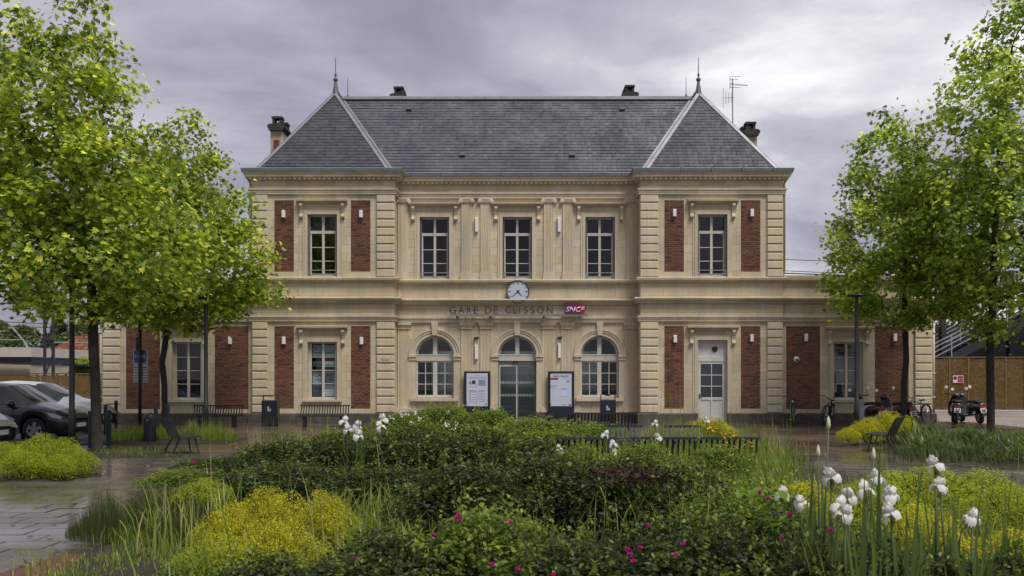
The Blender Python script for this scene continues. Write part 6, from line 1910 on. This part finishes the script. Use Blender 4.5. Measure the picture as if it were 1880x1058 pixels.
# far row of the bed
G1 = 'light green shrubs at the far side of the bed'
rose('F1', 'light green shrub dotted with white blossom, right of the rear white irises', 742, 763, 21.0, 150, ROSE_M, G1)
rose('F2', 'tallest light green shrub below the left arched window', 812, 749, 22.5, 165, ROSE_M, G1)
rose('F3', 'light green shrub in front of the left information board', 893, 756, 21.0, 150, ROSE_M, G1)
rose('F4', 'light green shrub in front of the glass entrance', 968, 770, 19.5, 140, ROSE_M, G1)
rose('F5', 'low light green shrub left of the hidden blue benches', 1035, 774, 19.0, 160, ROSE_M, G1)
rose('F6', 'low light green shrub between the white irises and the long bench', 1100, 778, 20.5, 120, ROSE_M, G1)
rose('F7', 'light green shrub filling the middle of the bed below the entrance', 900, 785, 16.5, 190, ROSE_M, G1)
rose('F8', 'light green shrub behind the small white iris at the bed centre', 1005, 795, 15.5, 170, ROSE_M, G1)
rose('F9', 'light green shrub just behind the rear white irises', 640, 793, 17.0, 170, ROSE_M, G1)
# dark middle mass
G2 = 'dark rose shrubs across the middle of the bed'
rose('A0', 'dark green shrub with magenta roses at the left flank of the bed', 420, 838, 14.6, 190, ROSE_L, G2)
rose('A1', 'dark shrub left of centre beneath the slatted bench', 520, 806, 13.6, 190, ROSE_L, G2)
rose('A2', 'large dark shrub below the rear white irises', 628, 797, 13.0, 190, ROSE_L, G2)
rose('A3', 'large dark brownish shrub left of the bed centre', 745, 788, 12.6, 200, ROSE_L, G2)
rose('A4', 'large dark shrub at the bed centre with shaded hollow', 862, 790, 12.3, 200, ROSE_L, G2)
rose('A5', 'dark shrub right of the shaded hollow at the bed centre', 968, 812, 11.6, 190, ROSE_L, G2)
rose('A6', 'small dark shrub with magenta roses beside the lavender', 335, 862, 12.6, 150, ROSE_M, G2)
rose('A7', 'dark shrub between the lavender and the golden spirea', 425, 868, 11.4, 200, ROSE_L, G2)
rose('A8', 'dark shrub behind the topmost golden spirea mound', 545, 850, 11.0, 240, ROSE_L, G2)
rose('A9', 'dark shrub in shade at the back of the foreground grass', 690, 858, 10.4, 240, ROSE_L, G2)
# nearer mass right of centre
G3 = 'dark rose shrubs right of centre'
rose('B1', 'broad dark shrub in front of the bed centre', 860, 858, 8.8, 270, ROSE_L, G3)
rose('B2', 'broad dark shrub below the small central irises', 1005, 838, 9.6, 260, ROSE_L, G3)
rose('B3', 'broad dark shrub with bare brown patch right of centre', 1135, 846, 9.2, 270, ROSE_L, G3)
rose('B4', 'broad dark shrub below the long blue bench', 1270, 862, 8.6, 250, ROSE_L, G3)
rose('B5', 'dark shrub with bright young shoots left of the big irises', 1370, 890, 7.4, 280, ROSE_M, G3)
rose('B6', 'mid-green shrub hiding the foot of the short blue bench', 1075, 820, 13.0, 140, ROSE_M, G3)
rose('B7', 'mid-green shrub below the left end of the long blue bench', 1185, 820, 12.9, 130, ROSE_M, G3)
rose('B8', 'mid-green shrub below the right end of the long blue bench', 1320, 822, 12.8, 140, ROSE_M, G3)
# foreground
G4 = 'rose shrubs along the lower picture edge'
rose('C1', 'foreground rose shrub right of the golden spirea', 735, 978, 6.0, 320, ROSE_L, G4)
rose('C2', 'foreground rose shrub with two magenta roses at the lower centre', 905, 946, 6.1, 330, ROSE_M, G4)
rose('C3', 'foreground rose shrub at the lower edge right of centre', 1065, 985, 5.4, 330, ROSE_L, G4)
rose('C4', 'foreground rose shrub with a row of magenta roses right of centre', 1225, 958, 5.7, 350, ROSE_L, G4)
rose('C5', 'foreground dark shrub below the left white irises', 1410, 945, 6.0, 290, ROSE_L, G4)
rose('C6', 'foreground dark shrub at the foot of the big white irises', 1560, 1000, 5.3, 330, ROSE_L, G4)
rose('C7', 'foreground dark shrub at the lower edge left of centre', 640, 1035, 5.4, 330, ROSE_L, G4)
rose('C8', 'foreground dark shrub at the lower edge beside the right irises', 1745, 1020, 5.4, 300, ROSE_L, G4)
rose('C0', 'foreground dark shrub below the brightest golden spirea mound', 480, 1022, 5.5, 270, ROSE_L, G4)
rose('D1', 'foreground dark shrub at the lower edge left of the golden spirea', 345, 1030, 6.0, 150, ROSE_M, G4)
rose('C9', 'foreground dark shrub in the lower right corner', 1890, 1010, 5.6, 260, ROSE_L, G4)
def spirea(lab, px_, py_, d, w, m, g, z0=GROUND_BED):
    return plant('spirea_shrub', lab, 'shrub', SPIR, m, px_, py_, d, w, .75, .88, g, z0=z0)
G5 = 'golden spirea mounds in the bed'
spirea('golden spirea mound topmost in the lower left foreground', 500, 908, 8.2, 150, SPIR_L, G5)
spirea('golden spirea mound left of the foreground roses', 598, 914, 8.0, 120, SPIR_L, G5)
spirea('golden spirea mound behind the foreground grass, leftmost of the bed', 415, 938, 7.5, 130, SPIR_L, G5)
spirea('brightest golden spirea mound in the lower left foreground', 510, 968, 6.6, 190, SPIR_L, G5)
spirea('small lime shrub beside the lavender and magenta roses', 372, 884, 10.6, 120, SPIR_G, G5)
spirea('golden spirea at the lower edge below the brightest mound', 395, 1000, 6.2, 190, SPIR_G, G5)
spirea('round yellow shrub with poppies in front of the white door', 1300, 771, 20.4, 105, SPIR_L, G5)
spirea('low golden mound behind the leftmost big iris', 1465, 895, 9.2, 190, SPIR_L, G5)
spirea('low golden mound behind the cluster of big irises', 1600, 897, 8.0, 200, SPIR_G, G5)
spirea('low golden mound between the big irises and the right path', 1690, 868, 9.6, 220, SPIR_G, G5)
spirea('lime mound along the right path edge above the irises', 1795, 872, 9.8, 200, SPIR_G, G5)
spirea('lime mound along the path at the right picture edge', 1870, 905, 8.4, 210, SPIR_G, G5)
spirea('golden mound in the right foreground beside the last iris', 1865, 985, 6.4, 220, SPIR_L, G5)
spirea('golden mound among the iris leaves in the right foreground', 1690, 945, 6.6, 200, SPIR_L, G5)
spirea('lime mound where the path meets the bed, above the topmost iris', 1640, 872, 11.0, 150, SPIR_G, G5)
G6 = 'lime spirea mounds beside the car park'
for k, (px_, py_, d, w, lab) in enumerate(((15,816,16.2,110,'lime spirea mound at the left picture edge'), (72,804,16.0,90,'tallest lime spirea mound before the dark car'), (116,810,15.7,80,'lime spirea mound at the foot of the near lamp post'),
        (150,830,15.3,60,'small lime spirea mound nearest the big left trunk'), (45,832,14.9,105,'front lime spirea mound below the dark car wheel'), (112,838,14.9,85,'low front lime spirea mound right of the others'))):
    spirea(lab, px_, py_, d, w, SPIR_G, G6, .03)
spirea('sloping yellow shrub behind the right perforated bench', 1632, 760, 22.6, 75, SPIR_L, 'yellow shrubs by the right path', .08)
spirea('small yellow shrub right of the right perforated bench', 1665, 768, 22.2, 45, SPIR_L, 'yellow shrubs by the right path', .08)
spirea('left tail of the yellow planting beside the right bench', 1590, 772, 22.2, 70, SPIR_L, 'yellow shrubs by the right path', .08)
spirea('lowest yellow tuft left of the right perforated bench', 1558, 788, 21.8, 45, SPIR_L, 'yellow shrubs by the right path', .08)
# grasses and lavender
def clump(name, lab, meshes, m, px_, py_, d, w, r, h, g, z0, cat='grass clump'):
    return plant(name, lab, cat, meshes, m, px_, py_, d, w, r, h, g, False, z0)
G7 = 'ornamental grasses around the round bin'
for px_, w, lab in ((232,62,'ornamental grass clump left of the round bin'), (262,50,'ornamental grass clump behind the round bin'), (308,60,'ornamental grass clump behind the left perforated bench'), (362,66,'ornamental grass clump right of the left perforated bench'), (398,56,'ornamental grass clump farthest right by the facade bench')):
    clump('ornamental_grass', lab, GRASSC, GRASS_L, px_, random.uniform(773,784), 23.6+random.uniform(-.5,.3), w*1.25, .58, .50, G7, .03)
G8 = 'lavender along the left path'
clump('lavender_bush', 'dense lavender bush bulging over the wet slabs', LAV, LAV_L, 215, 912, 9.5, 170, .62, .50, G8, .06, 'lavender')
clump('lavender_bush', 'lavender bush next to the magenta roses on the left', LAV, LAV_L, 290, 902, 10.4, 150, .62, .50, G8, .1, 'lavender')
clump('lavender_bush', 'darker lavender bush behind the arching foreground grass', LAV, LAV_L, 350, 925, 9.0, 150, .62, .50, G8, .12, 'lavender')
G9 = 'strap-leaved plants in the right border'
for px_, py_, d, w, lab in ((1690,775,21.6,100,'dark strap-leaved clump right of the bench back'), (1735,783,20.4,120,'dark strap-leaved clump below the two fence scooters'), (1790,786,20.6,120,'strap-leaved clump before the right tree trunk'), (1845,788,20.0,120,'strap-leaved clump right of the right tree trunk'), (1890,800,18.8,120,'strap-leaved clump at the right picture edge'), (1700,800,19.4,110,'front strap-leaved clump nearest the bench legs'), (1775,812,18.6,130,'front strap-leaved clump along the path'), (1850,822,18.0,130,'front strap-leaved clump at the path bend')):
    clump('strap_leaf_plant', lab, STRAP, IRIS_L, px_, py_, d, w, .55, .52, G9, .1, 'plant')
GB = 'clumps of sword-shaped iris leaves on the right'
for px_, py_, d, w, lab in ((1470,935,5.6,120,'iris leaf clump below the two small left blooms'), (1560,945,5.2,130,'iris leaf clump under the left big irises'), (1625,925,5.4,120,'tallest iris leaf clump under the cluster centre'), (1665,950,5.0,130,'iris leaf clump right of the hanging bloom'),
        (1725,930,5.5,120,'iris leaf clump under the two right blooms'), (1785,965,5.1,130,'iris leaf clump under the lowest right bloom'), (1600,1000,4.7,150,'nearest iris leaf clump at the lower edge'), (1840,940,5.8,110,'iris leaf clump right of the last bloom'), (1515,915,6.2,100,'iris leaf clump behind the leftmost upper bloom'),
        (670,800,12.2,60,'iris leaf clump under the rear left blooms'), (1118,838,13.2,60,'iris leaf clump under the bench irises'), (1205,832,13.2,60,'iris leaf clump before the long bench')):
    clump('iris_clump', lab, IRISC, IRIS_L, px_, py_, d, w, .4, .6, GB, .1, 'plant')
# meadow grass: nobody could count it
def blades(name, lab, boxes, m, seed, zfun=GROUND_BED):
    g = np.random.default_rng(seed); Rr, Dd, Ll, Ww, Bb, Tt = [], [], [], [], [], []
    for (pa, pb, da, db, n, l0, l1, w, bm, tm) in boxes:
        d = da*db/(da+(db-da)*g.uniform(0,1,n)); p = g.uniform(pa, pb, n)+g.normal(size=n)*(pb-pa)*.09
        x = CAM_X+(p-940)*d/F_PX; y = CAM_Y+d
        Rr.append(np.stack([x, y, np.full(n, zfun)], 1)); a = g.uniform(0,2*np.pi,n); Dd.append(np.stack([np.cos(a), np.sin(a)], 1))
        nz_ = .5+.25*np.sin(x*2.1+1.7*np.sin(y*1.3))+.25*np.sin(y*2.7+1.3*np.sin(x*1.9)+seed); Ll.append(g.uniform(l0,l1,n)*(.45+.85*nz_)); Ww.append(w*g.uniform(.6,1.4,n)); Bb.append(g.uniform(.1,bm,n)); Tt.append(tm+g.normal(size=n)*.2)
    me = strip_mesh(name, np.concatenate(Rr), np.concatenate(Dd), np.concatenate(Ll), np.concatenate(Ww), np.concatenate(Bb), np.concatenate(Tt), 4)
    return tag(obj(name, me, m), lab, 'grass', kind='stuff')
blades('meadow_grass', 'tall green grass growing between the shrubs of the bed',
       [(1230,1450,10.5,17,2600,.25,.52,.013,1.7,.42), (1150,1420,12,14,900,.25,.50,.010,1.3,.55), (600,790,7.6,10,520,.30,.70,.013,1.7,.58), (1430,1880,6.0,9.5,1900,.18,.50,.011,1.7,.55), (950,1250,14.8,20,1300,.25,.55,.010,1.3,.5),
        (470,620,15,24,500,.2,.5,.009,1.0,.45), (1180,1400,16,23,1300,.3,.6,.011,1.1,.5), (620,960,16,22,700,.25,.6,.009,1.0,.5), (1400,1660,9,13,1500,.12,.30,.012,1.6,.55), (1600,1900,8,11.3,1500,.10,.28,.012,1.6,.55), (860,1400,6,9,130,.4,.85,.009,1.9,.45), (420,900,9,13,200,.4,.8,.009,1.8,.45)], GRASS_L, 51)
blades('edge_grass', 'loose arching grass at the near left corner of the bed',
       [(190,420,7.6,9.6,800,.08,.26,.009,1.9,.45), (300,650,5.4,7.5,380,.25,.60,.012,2.1,.5), (60,360,7.0,8.4,1100,.05,.16,.009,1.8,.55), (380,1300,5.0,7,110,.5,.85,.011,1.9,.6), (250,420,8,9.4,90,.4,.7,.010,1.9,.7)], GRASS_L, 52, .06)
blades('border_grass', 'rough grass covering the right border below the plane trees', [(1650,1900,16.8,24,3000,.14,.36,.012,1.6,.33)], LAV_L, 53, .08)
blades('weeds', 'thin weeds at the foot of the big left tree and kerb', [(175,330,18.6,20.4,420,.06,.16,.012,1.2,.4)], GRASS_L, 54, .02)
blades('seed_stalks', 'tall thin stalks standing above the flower bed',
       [(1240,1480,12,19,60,.9,1.25,.007,.35,.4), (480,600,14,20,16,.9,1.2,.007,.35,.5), (620,860,15,20,22,.9,1.3,.007,.35,.5), (1180,1260,17,20,26,1.1,1.6,.008,.3,.35), (250,560,7,9,14,.7,1.0,.008,.8,.7), (1380,1900,7,10,26,.8,1.1,.007,.5,.5)], GRASS_L, 55)
# dead brown leaves heaped in the hollow of one shrub
g_ = np.random.default_rng(77); n = 700
x, y, z = at_d(1170, 868, 8.7)
C = np.stack([x+g_.normal(size=n)*.22, y+g_.normal(size=n)*.22, z-.02+g_.normal(size=n)*.04], 1)
obj('dead_patch', scatter('dead', C, rot_from_normals(g_.normal(size=(n,3))+np.array([0,0,.6]), g_), .05*g_.uniform(.5,1.3,n), OVAL_V, OVAL_F, g_.uniform(0,1,n)), BROWN_L)
tag(bpy.data.objects['dead_patch'], 'patch of withered brown leaves on the shrub right of centre', 'dead leaves', kind='stuff')

# ---- magenta roses, parts of their shrubs
PINK = leaf_mat('rose_petal', (0.30,0.006,0.12), (0.50,0.015,0.24), .3, .5)
g_ = np.random.default_rng(5); n = 26
v = g_.normal(size=(n,3)); v[:,2] = np.abs(v[:,2]); v /= np.linalg.norm(v, axis=1, keepdims=True)
rose_me = scatter('rose', v*.016, rot_from_normals(v+g_.normal(size=(n,3))*.4, g_), .030*g_.uniform(.7,1.2,n), OVAL6_V, OVAL6_F, g_.uniform(0,1,n))
rose_me.materials.append(PINK)
def rose_flower(sh, px_, py_, d, k=1.0):
    t = SH[sh]; p = V(at_d(px_, py_, d)); bpy.context.view_layer.update()
    o = obj('rose_flower', rose_me, None, t)
    o.matrix_parent_inverse = t.matrix_world.inverted(); o.location = p; o.scale = (k,k,k); o.rotation_euler = (R(random.uniform(20,60)), 0, random.uniform(-1,1))
for sh, lst in (('C2', [(841,946,5.7),(838,953,5.7),(797,983,5.6),(903,1037,5.2),(937,960,5.7),(846,957,5.72)]), ('C4', [(1190,966,5.4),(1152,1009,5.15),(1157,1019,5.1),(1163,1031,5.1),(1240,1019,5.1),(1255,1000,5.15),(1176,1007,5.15)]),
        ('C3', [(951,1047,5.0),(1016,1056,4.95)]), ('C5', [(1435,988,5.6),(1396,904,5.9),(1410,915,5.8),(1450,944,5.7)]), ('C6', [(1524,973,5.1)]), ('C1', [(651,1026,5.6),(655,1030,5.6)]),
        ('A0', [(457,850,14.1),(478,850,14.1),(463,862,14.0),(481,835,14.2),(470,851,14.1)]), ('A6', [(357,850,12.7),(325,874,12.6),(282,899,12.5),(293,905,12.4)])):
    for (a, b, d) in lst: rose_flower(sh, a, b, d, 0.72 if d < 8 else 1.3)
# white blossom on the far shrubs (tiny)
WHT = leaf_mat('white_petal', (0.55,0.55,0.52), (0.75,0.75,0.74), .3, .6)
for sh, lst in (('F1', [(735,757),(748,760),(762,760),(769,770),(719,768),(757,778),(738,762)]), ('F2', [(823,757),(821,779),(838,777),(833,785),(816,778)])):
    t = SH[sh]; n = 0; C = []
    for a, b in lst:
        p = np.array(at_d(a, b, 20.2)); C.append(p+rng.normal(size=(7,3))*.03)
    C = np.concatenate(C); me = scatter('blossoms', C, rot_from_normals(rng.normal(size=(len(C),3))+np.array([0,-.6,.4]), rng), np.full(len(C), .05), OVAL6_V, OVAL6_F, rng.uniform(0,1,len(C)))
    o = tag(obj('blossoms', me, WHT, t), kind='stuff'); o.matrix_parent_inverse = t.matrix_world.inverted()
# yellow poppies by the long bench
POP = mat('poppy_yellow', (0.60,0.33,0.012), .5)
t = thing('poppy_plant', 'patch of small yellow poppies in front of the long blue bench', 'flowers', (*place_d(1350, 14.0), GROUND_BED))
bx_, by_ = place_d(1350, 14.0)
pm = MB().lathe([(.004,0),(.02,.008),(.032,.022),(.034,.034)], (0,0,0), 'z', 8).mesh('poppy', True)
for a, b in ((1301,789),(1309,795),(1322,798),(1334,800),(1340,806),(1345,804),(1352,801),(1331,820),(1334,816),(1346,822),(1328,807),(1363,809),(1376,815),(1378,822),(1381,823),(1283,807),(1293,824),(1304,787),(1318,790),(1340,798),(1351,824),(1329,806)):
    p = at_d(a, b, 13.7+random.uniform(-.3,.3)); o = obj('poppy_flower', pm, POP, t, (p[0]-bx_, p[1]-by_, p[2]-GROUND_BED)); o.rotation_euler = (R(random.uniform(10,50)), 0, random.uniform(0,6)); o.scale = (.85,)*3
    MB().tube([(p[0]-bx_+.05, p[1]-by_+.03, 0), (p[0]-bx_, p[1]-by_, p[2]-GROUND_BED)], .003, 3, False).build('stalk', GRASS_L, t, fix=False)

# ---- white irises
WIRIS = bpy.data.materials.new('iris_petal'); WIRIS.use_nodes = True
_t = WIRIS.node_tree; _b = _t.nodes['Principled BSDF']; _b.inputs['Base Color'].default_value = (.74,.74,.71,1); _b.inputs['Roughness'].default_value = .6
_tr = _t.nodes.new('ShaderNodeBsdfTranslucent'); _tr.inputs[0].default_value = (.80,.80,.74,1); _mx = _t.nodes.new('ShaderNodeMixShader'); _mx.inputs[0].default_value = .35
_t.links.new(_b.outputs[0], _mx.inputs[1]); _t.links.new(_tr.outputs[0], _mx.inputs[2]); _t.links.new(_mx.outputs[0], _t.nodes['Material Output'].inputs[0])
def petal(kind, seed):
    g = random.Random(seed); nu, nv = 7, 6; pts = []
    for i in range(nu):
        f = i/(nu-1)
        if kind == 'standard':   # rises and closes into a dome
            rad = .006+.034*math.sin(math.pi*min(1,f*1.02)); z = .088*f; w = .043*math.sin(math.pi*min(.93,f*.86+.08))
        else:                    # arches out and hangs
            rad = .010+.074*math.sin(f*1.45); z = .014+.022*math.sin(math.pi*f*.75)-.078*f*f; w = .044*math.sin(math.pi*min(.90,f**1.2*.74+.14))
        for j in range(nv):
            s = 2*j/(nv-1)-1
            ruf = .013*math.sin(j*2.4+i*1.7+seed)*f*(.5+abs(s))
            if kind == 'standard': pts.append((rad-.020*s*s*math.sin(math.pi*f)+ruf, w*s, z+ruf))
            else: pts.append((rad-.010*s*s, w*s, z-.016*s*s+ruf))
    F = [(i*nv+j, i*nv+j+1, (i+1)*nv+j+1, (i+1)*nv+j) for i in range(nu-1) for j in range(nv-1)]
    return MB().add(pts, F).mesh('petal', True, False)
STD = [petal('standard', s) for s in (1, 2)]; FALL = [petal('fall', s) for s in (3, 4)]
BEARD = mat('iris_beard', (.42,.36,.10), .8); STEM = mat('iris_stem', (.055,.085,.028), .6); SPATHE = mat('iris_spathe', (.26,.18,.09), .8)
def iris(lab, px_, py_, d, k=1.0, leaves=5, bud=False, grp='white irises'):
    x, y, z = at_d(px_, py_, d); H_ = z-GROUND_BED-.03
    t = thing('white_iris', lab, 'iris', (x+random.uniform(-.06,.06), y+.02, GROUND_BED), 0, grp)
    ox = x-t.location.x
    MB().tube([(0,0,0),(ox*.4,0,H_*.55),(ox,0,H_)], [.008,.007,.006], 6).build('stem', STEM, t, smooth=True)
    if bud:
        MB().lathe([(0,0),(.009,.01),(.015,.035),(.011,.065),(0,.095)], (ox,0,H_-.02), 'z', 8).build('bud', mat('iris_bud', (.55,.58,.36), .6), t, smooth=True)
    else:
        fx, fy = R(random.uniform(-22,22)), R(random.uniform(-22,22))
        fl = MB().lathe([(0,-.06),(.010,-.05),(.012,-.01),(.006,.02),(0,.02)], (ox,0,H_), 'z', 8).build('flower', SPATHE, t, smooth=True)
        fl.matrix_local = Matrix.Translation((ox,0,H_)) @ Matrix.Rotation(fx, 4, 'X') @ Matrix.Rotation(fy, 4, 'Y') @ Matrix.Translation((-ox,0,-H_))
        a0 = random.uniform(0, 6.28)
        for i in range(3):
            for me, off in ((STD[i % 2], 0), (FALL[i % 2], math.pi/3)):
                o = obj('petal', me, WIRIS, fl, (ox,0,H_+.005)); o.rotation_euler = (0, R(random.uniform(-8,8)), a0+i*2*math.pi/3+off); o.scale = (k*random.uniform(.9,1.1), k*1.05, k*random.uniform(.9,1.1))
            MB(Matrix.Translation((ox,0,H_+.02)) @ Matrix.Rotation(a0+i*2.094+1.047, 4, 'Z')).tube([(.015,0,0),(.045,0,.010)], [.004,.003], 5).build('beard', BEARD, fl)
    if leaves:
        n = leaves; g = np.random.default_rng(int(px_*7+py_))
        for i in range(n):
            me = strip_mesh('leaf', np.array([[g.uniform(-.10,.10), g.uniform(-.06,.06), 0]]), np.array([[math.copysign(1, g.uniform(-1,1))*.95, g.uniform(-.3,.3)]]), np.array([g.uniform(.42,.80)]), np.array([.042*g.uniform(.8,1.2)]), np.array([g.uniform(.05,.55)]), np.array([g.uniform(.2,.8)]), 6)
            o = obj('leaf', me, IRIS_L, t); o.rotation_euler = (0, 0, g.uniform(-.5,.5))
GI = 'big white irises on the right'
for lab, a, b, d in (('white iris bloom nodding left, leftmost of the upper big irises', 1528, 868, 5.4), ('white iris bloom second from left, just below the leftmost upper one', 1560, 906, 5.3), ('white iris bloom low on the left of the big cluster', 1543, 924, 5.2),
        ('wide open white iris left of the cluster centre', 1590, 895, 5.4), ('white iris at the top of the big cluster centre', 1612, 874, 5.6), ('largest white iris bloom in the middle of the cluster', 1637, 905, 5.2),
        ('hanging white iris bloom below the middle of the cluster', 1638, 936, 5.1), ('white iris highest of all on the right, by the path', 1720, 848, 5.5), ('symmetrical white iris under the highest right one', 1728, 888, 5.4),
        ('lowest white iris at the far right', 1788, 946, 5.2), ('white iris half hidden by magenta roses', 1472, 918, 6.0), ('small white iris farthest left of the big cluster', 1438, 902, 6.4), ('white iris bloom tucked behind brown bud in the cluster', 1553, 938, 5.1)):
    iris(lab, a, b, d, .68, 7, grp=GI)
iris('tall pale closed iris bud rising above the right path', 1523, 776, 5.9, 1, 4, True, 'iris buds'); iris('pale iris bud pair above the cluster centre', 1606, 833, 6.0, 1, 3, True, 'iris buds'); iris('pale iris bud left of the tall one', 1504, 828, 6.2, 1, 3, True, 'iris buds')
GR = 'white irises at the rear left of the bed'
for lab, a, b, d in (('uppermost white iris of the rear left pair of stems', 631, 772, 12.6), ('white iris just below the uppermost rear one', 638, 786, 12.4), ('white iris middle of the rear left group', 655, 780, 12.3), ('lowest white iris of the rear left group', 657, 797, 12.0),
        ('white iris topping the right stem of the rear group', 704, 768, 12.8), ('white iris low on the right stem of the rear group', 697, 781, 12.6)):
    iris(lab, a, b, d, .95, 4, grp=GR)
GC = 'white irises in front of the blue benches'
for lab, a, b, d in (('white iris leftmost before the short bench', 1026, 822, 13.6), ('lower white bloom under the leftmost bench iris', 1029, 836, 13.4), ('white iris top of the double stem before the benches', 1111, 796, 13.6), ('white iris middle of the double stem before the benches', 1126, 814, 13.5), ('white iris lowest of the double stem before the benches', 1130, 830, 13.4),
        ('white iris highest behind the long bench', 1203, 776, 16.5), ('white iris crossing the rail of the long bench', 1209, 802, 13.8), ('white iris below the rail of the long bench', 1204, 826, 13.6), ('single white iris before the yellow round shrub', 1298, 771, 19.0), ('small white iris alone left of the short bench', 968, 831, 13.2)):
    iris(lab, a, b, d, .85, 4, grp=GC)
# leafy plant with big bright leaves among the dark roses
t = thing('broadleaf_plant', 'bright green plant with broad leaves among dark roses right of centre', 'plant', (*place_d(1420, 6.4), GROUND_BED))
bx_, by_ = place_d(1420, 6.4)
lf = scatter('leaf', np.zeros((1,3)), np.eye(3)[None], np.array([.10]), OVAL6_V, OVAL6_F, np.array([.9]))
lf.materials.append(leaf_mat('broad_leaf', (.05,.11,.012), (.13,.23,.02), .35, .4))
for i in range(34):
    a, b = (random.uniform(1352,1440), random.uniform(898,918)) if i % 2 else (random.uniform(1390,1450), random.uniform(950,985))
    p = at_d(a, b, random.uniform(5.9,6.3)); o = obj('leaf', lf, None, t, (p[0]-bx_, p[1]-by_, p[2]-GROUND_BED)); o.rotation_euler = (random.uniform(-.6,.6), random.uniform(-.6,.6), random.uniform(0,6.28)); o.scale = (random.uniform(.6,1.1),)*3
MB().tube([(0,0,0),(.0,-.1,.5),(-.1,-.15,.9)], [.01,.008,.005], 5).tube([(0,0,0),(.05,-.15,.4),(.08,-.2,.75)], [.01,.008,.005], 5).build('stem', STEM, t)

# fallen leaves on the wet slabs
g_ = np.random.default_rng(91); n = 110
px_ = g_.uniform(10, 460, n); py_ = g_.uniform(835, 1050, n)
P_ = np.array([ground_at(a, b) for a, b in zip(px_, py_)])
keep = np.array([not inside(p[0], p[1], BED) for p in P_]); P_ = P_[keep]; n = len(P_)
C = np.concatenate([P_, np.full((n,1), .022)], 1)
me = scatter('leaves', C, rot_from_normals(np.array([0,0,1.0])+g_.normal(size=(n,3))*.12, g_), .07*g_.uniform(.4,1.2,n), LOBED_V*np.array([1,1,.3]), LOBED_F, g_.uniform(0,1,n))
tag(obj('fallen_leaves', me, leaf_mat('fallen_leaf', (.06,.03,.015), (.25,.17,.06), .1, .6)), 'scattered brown fallen leaves lying on the wet slabs', 'leaves', kind='stuff')
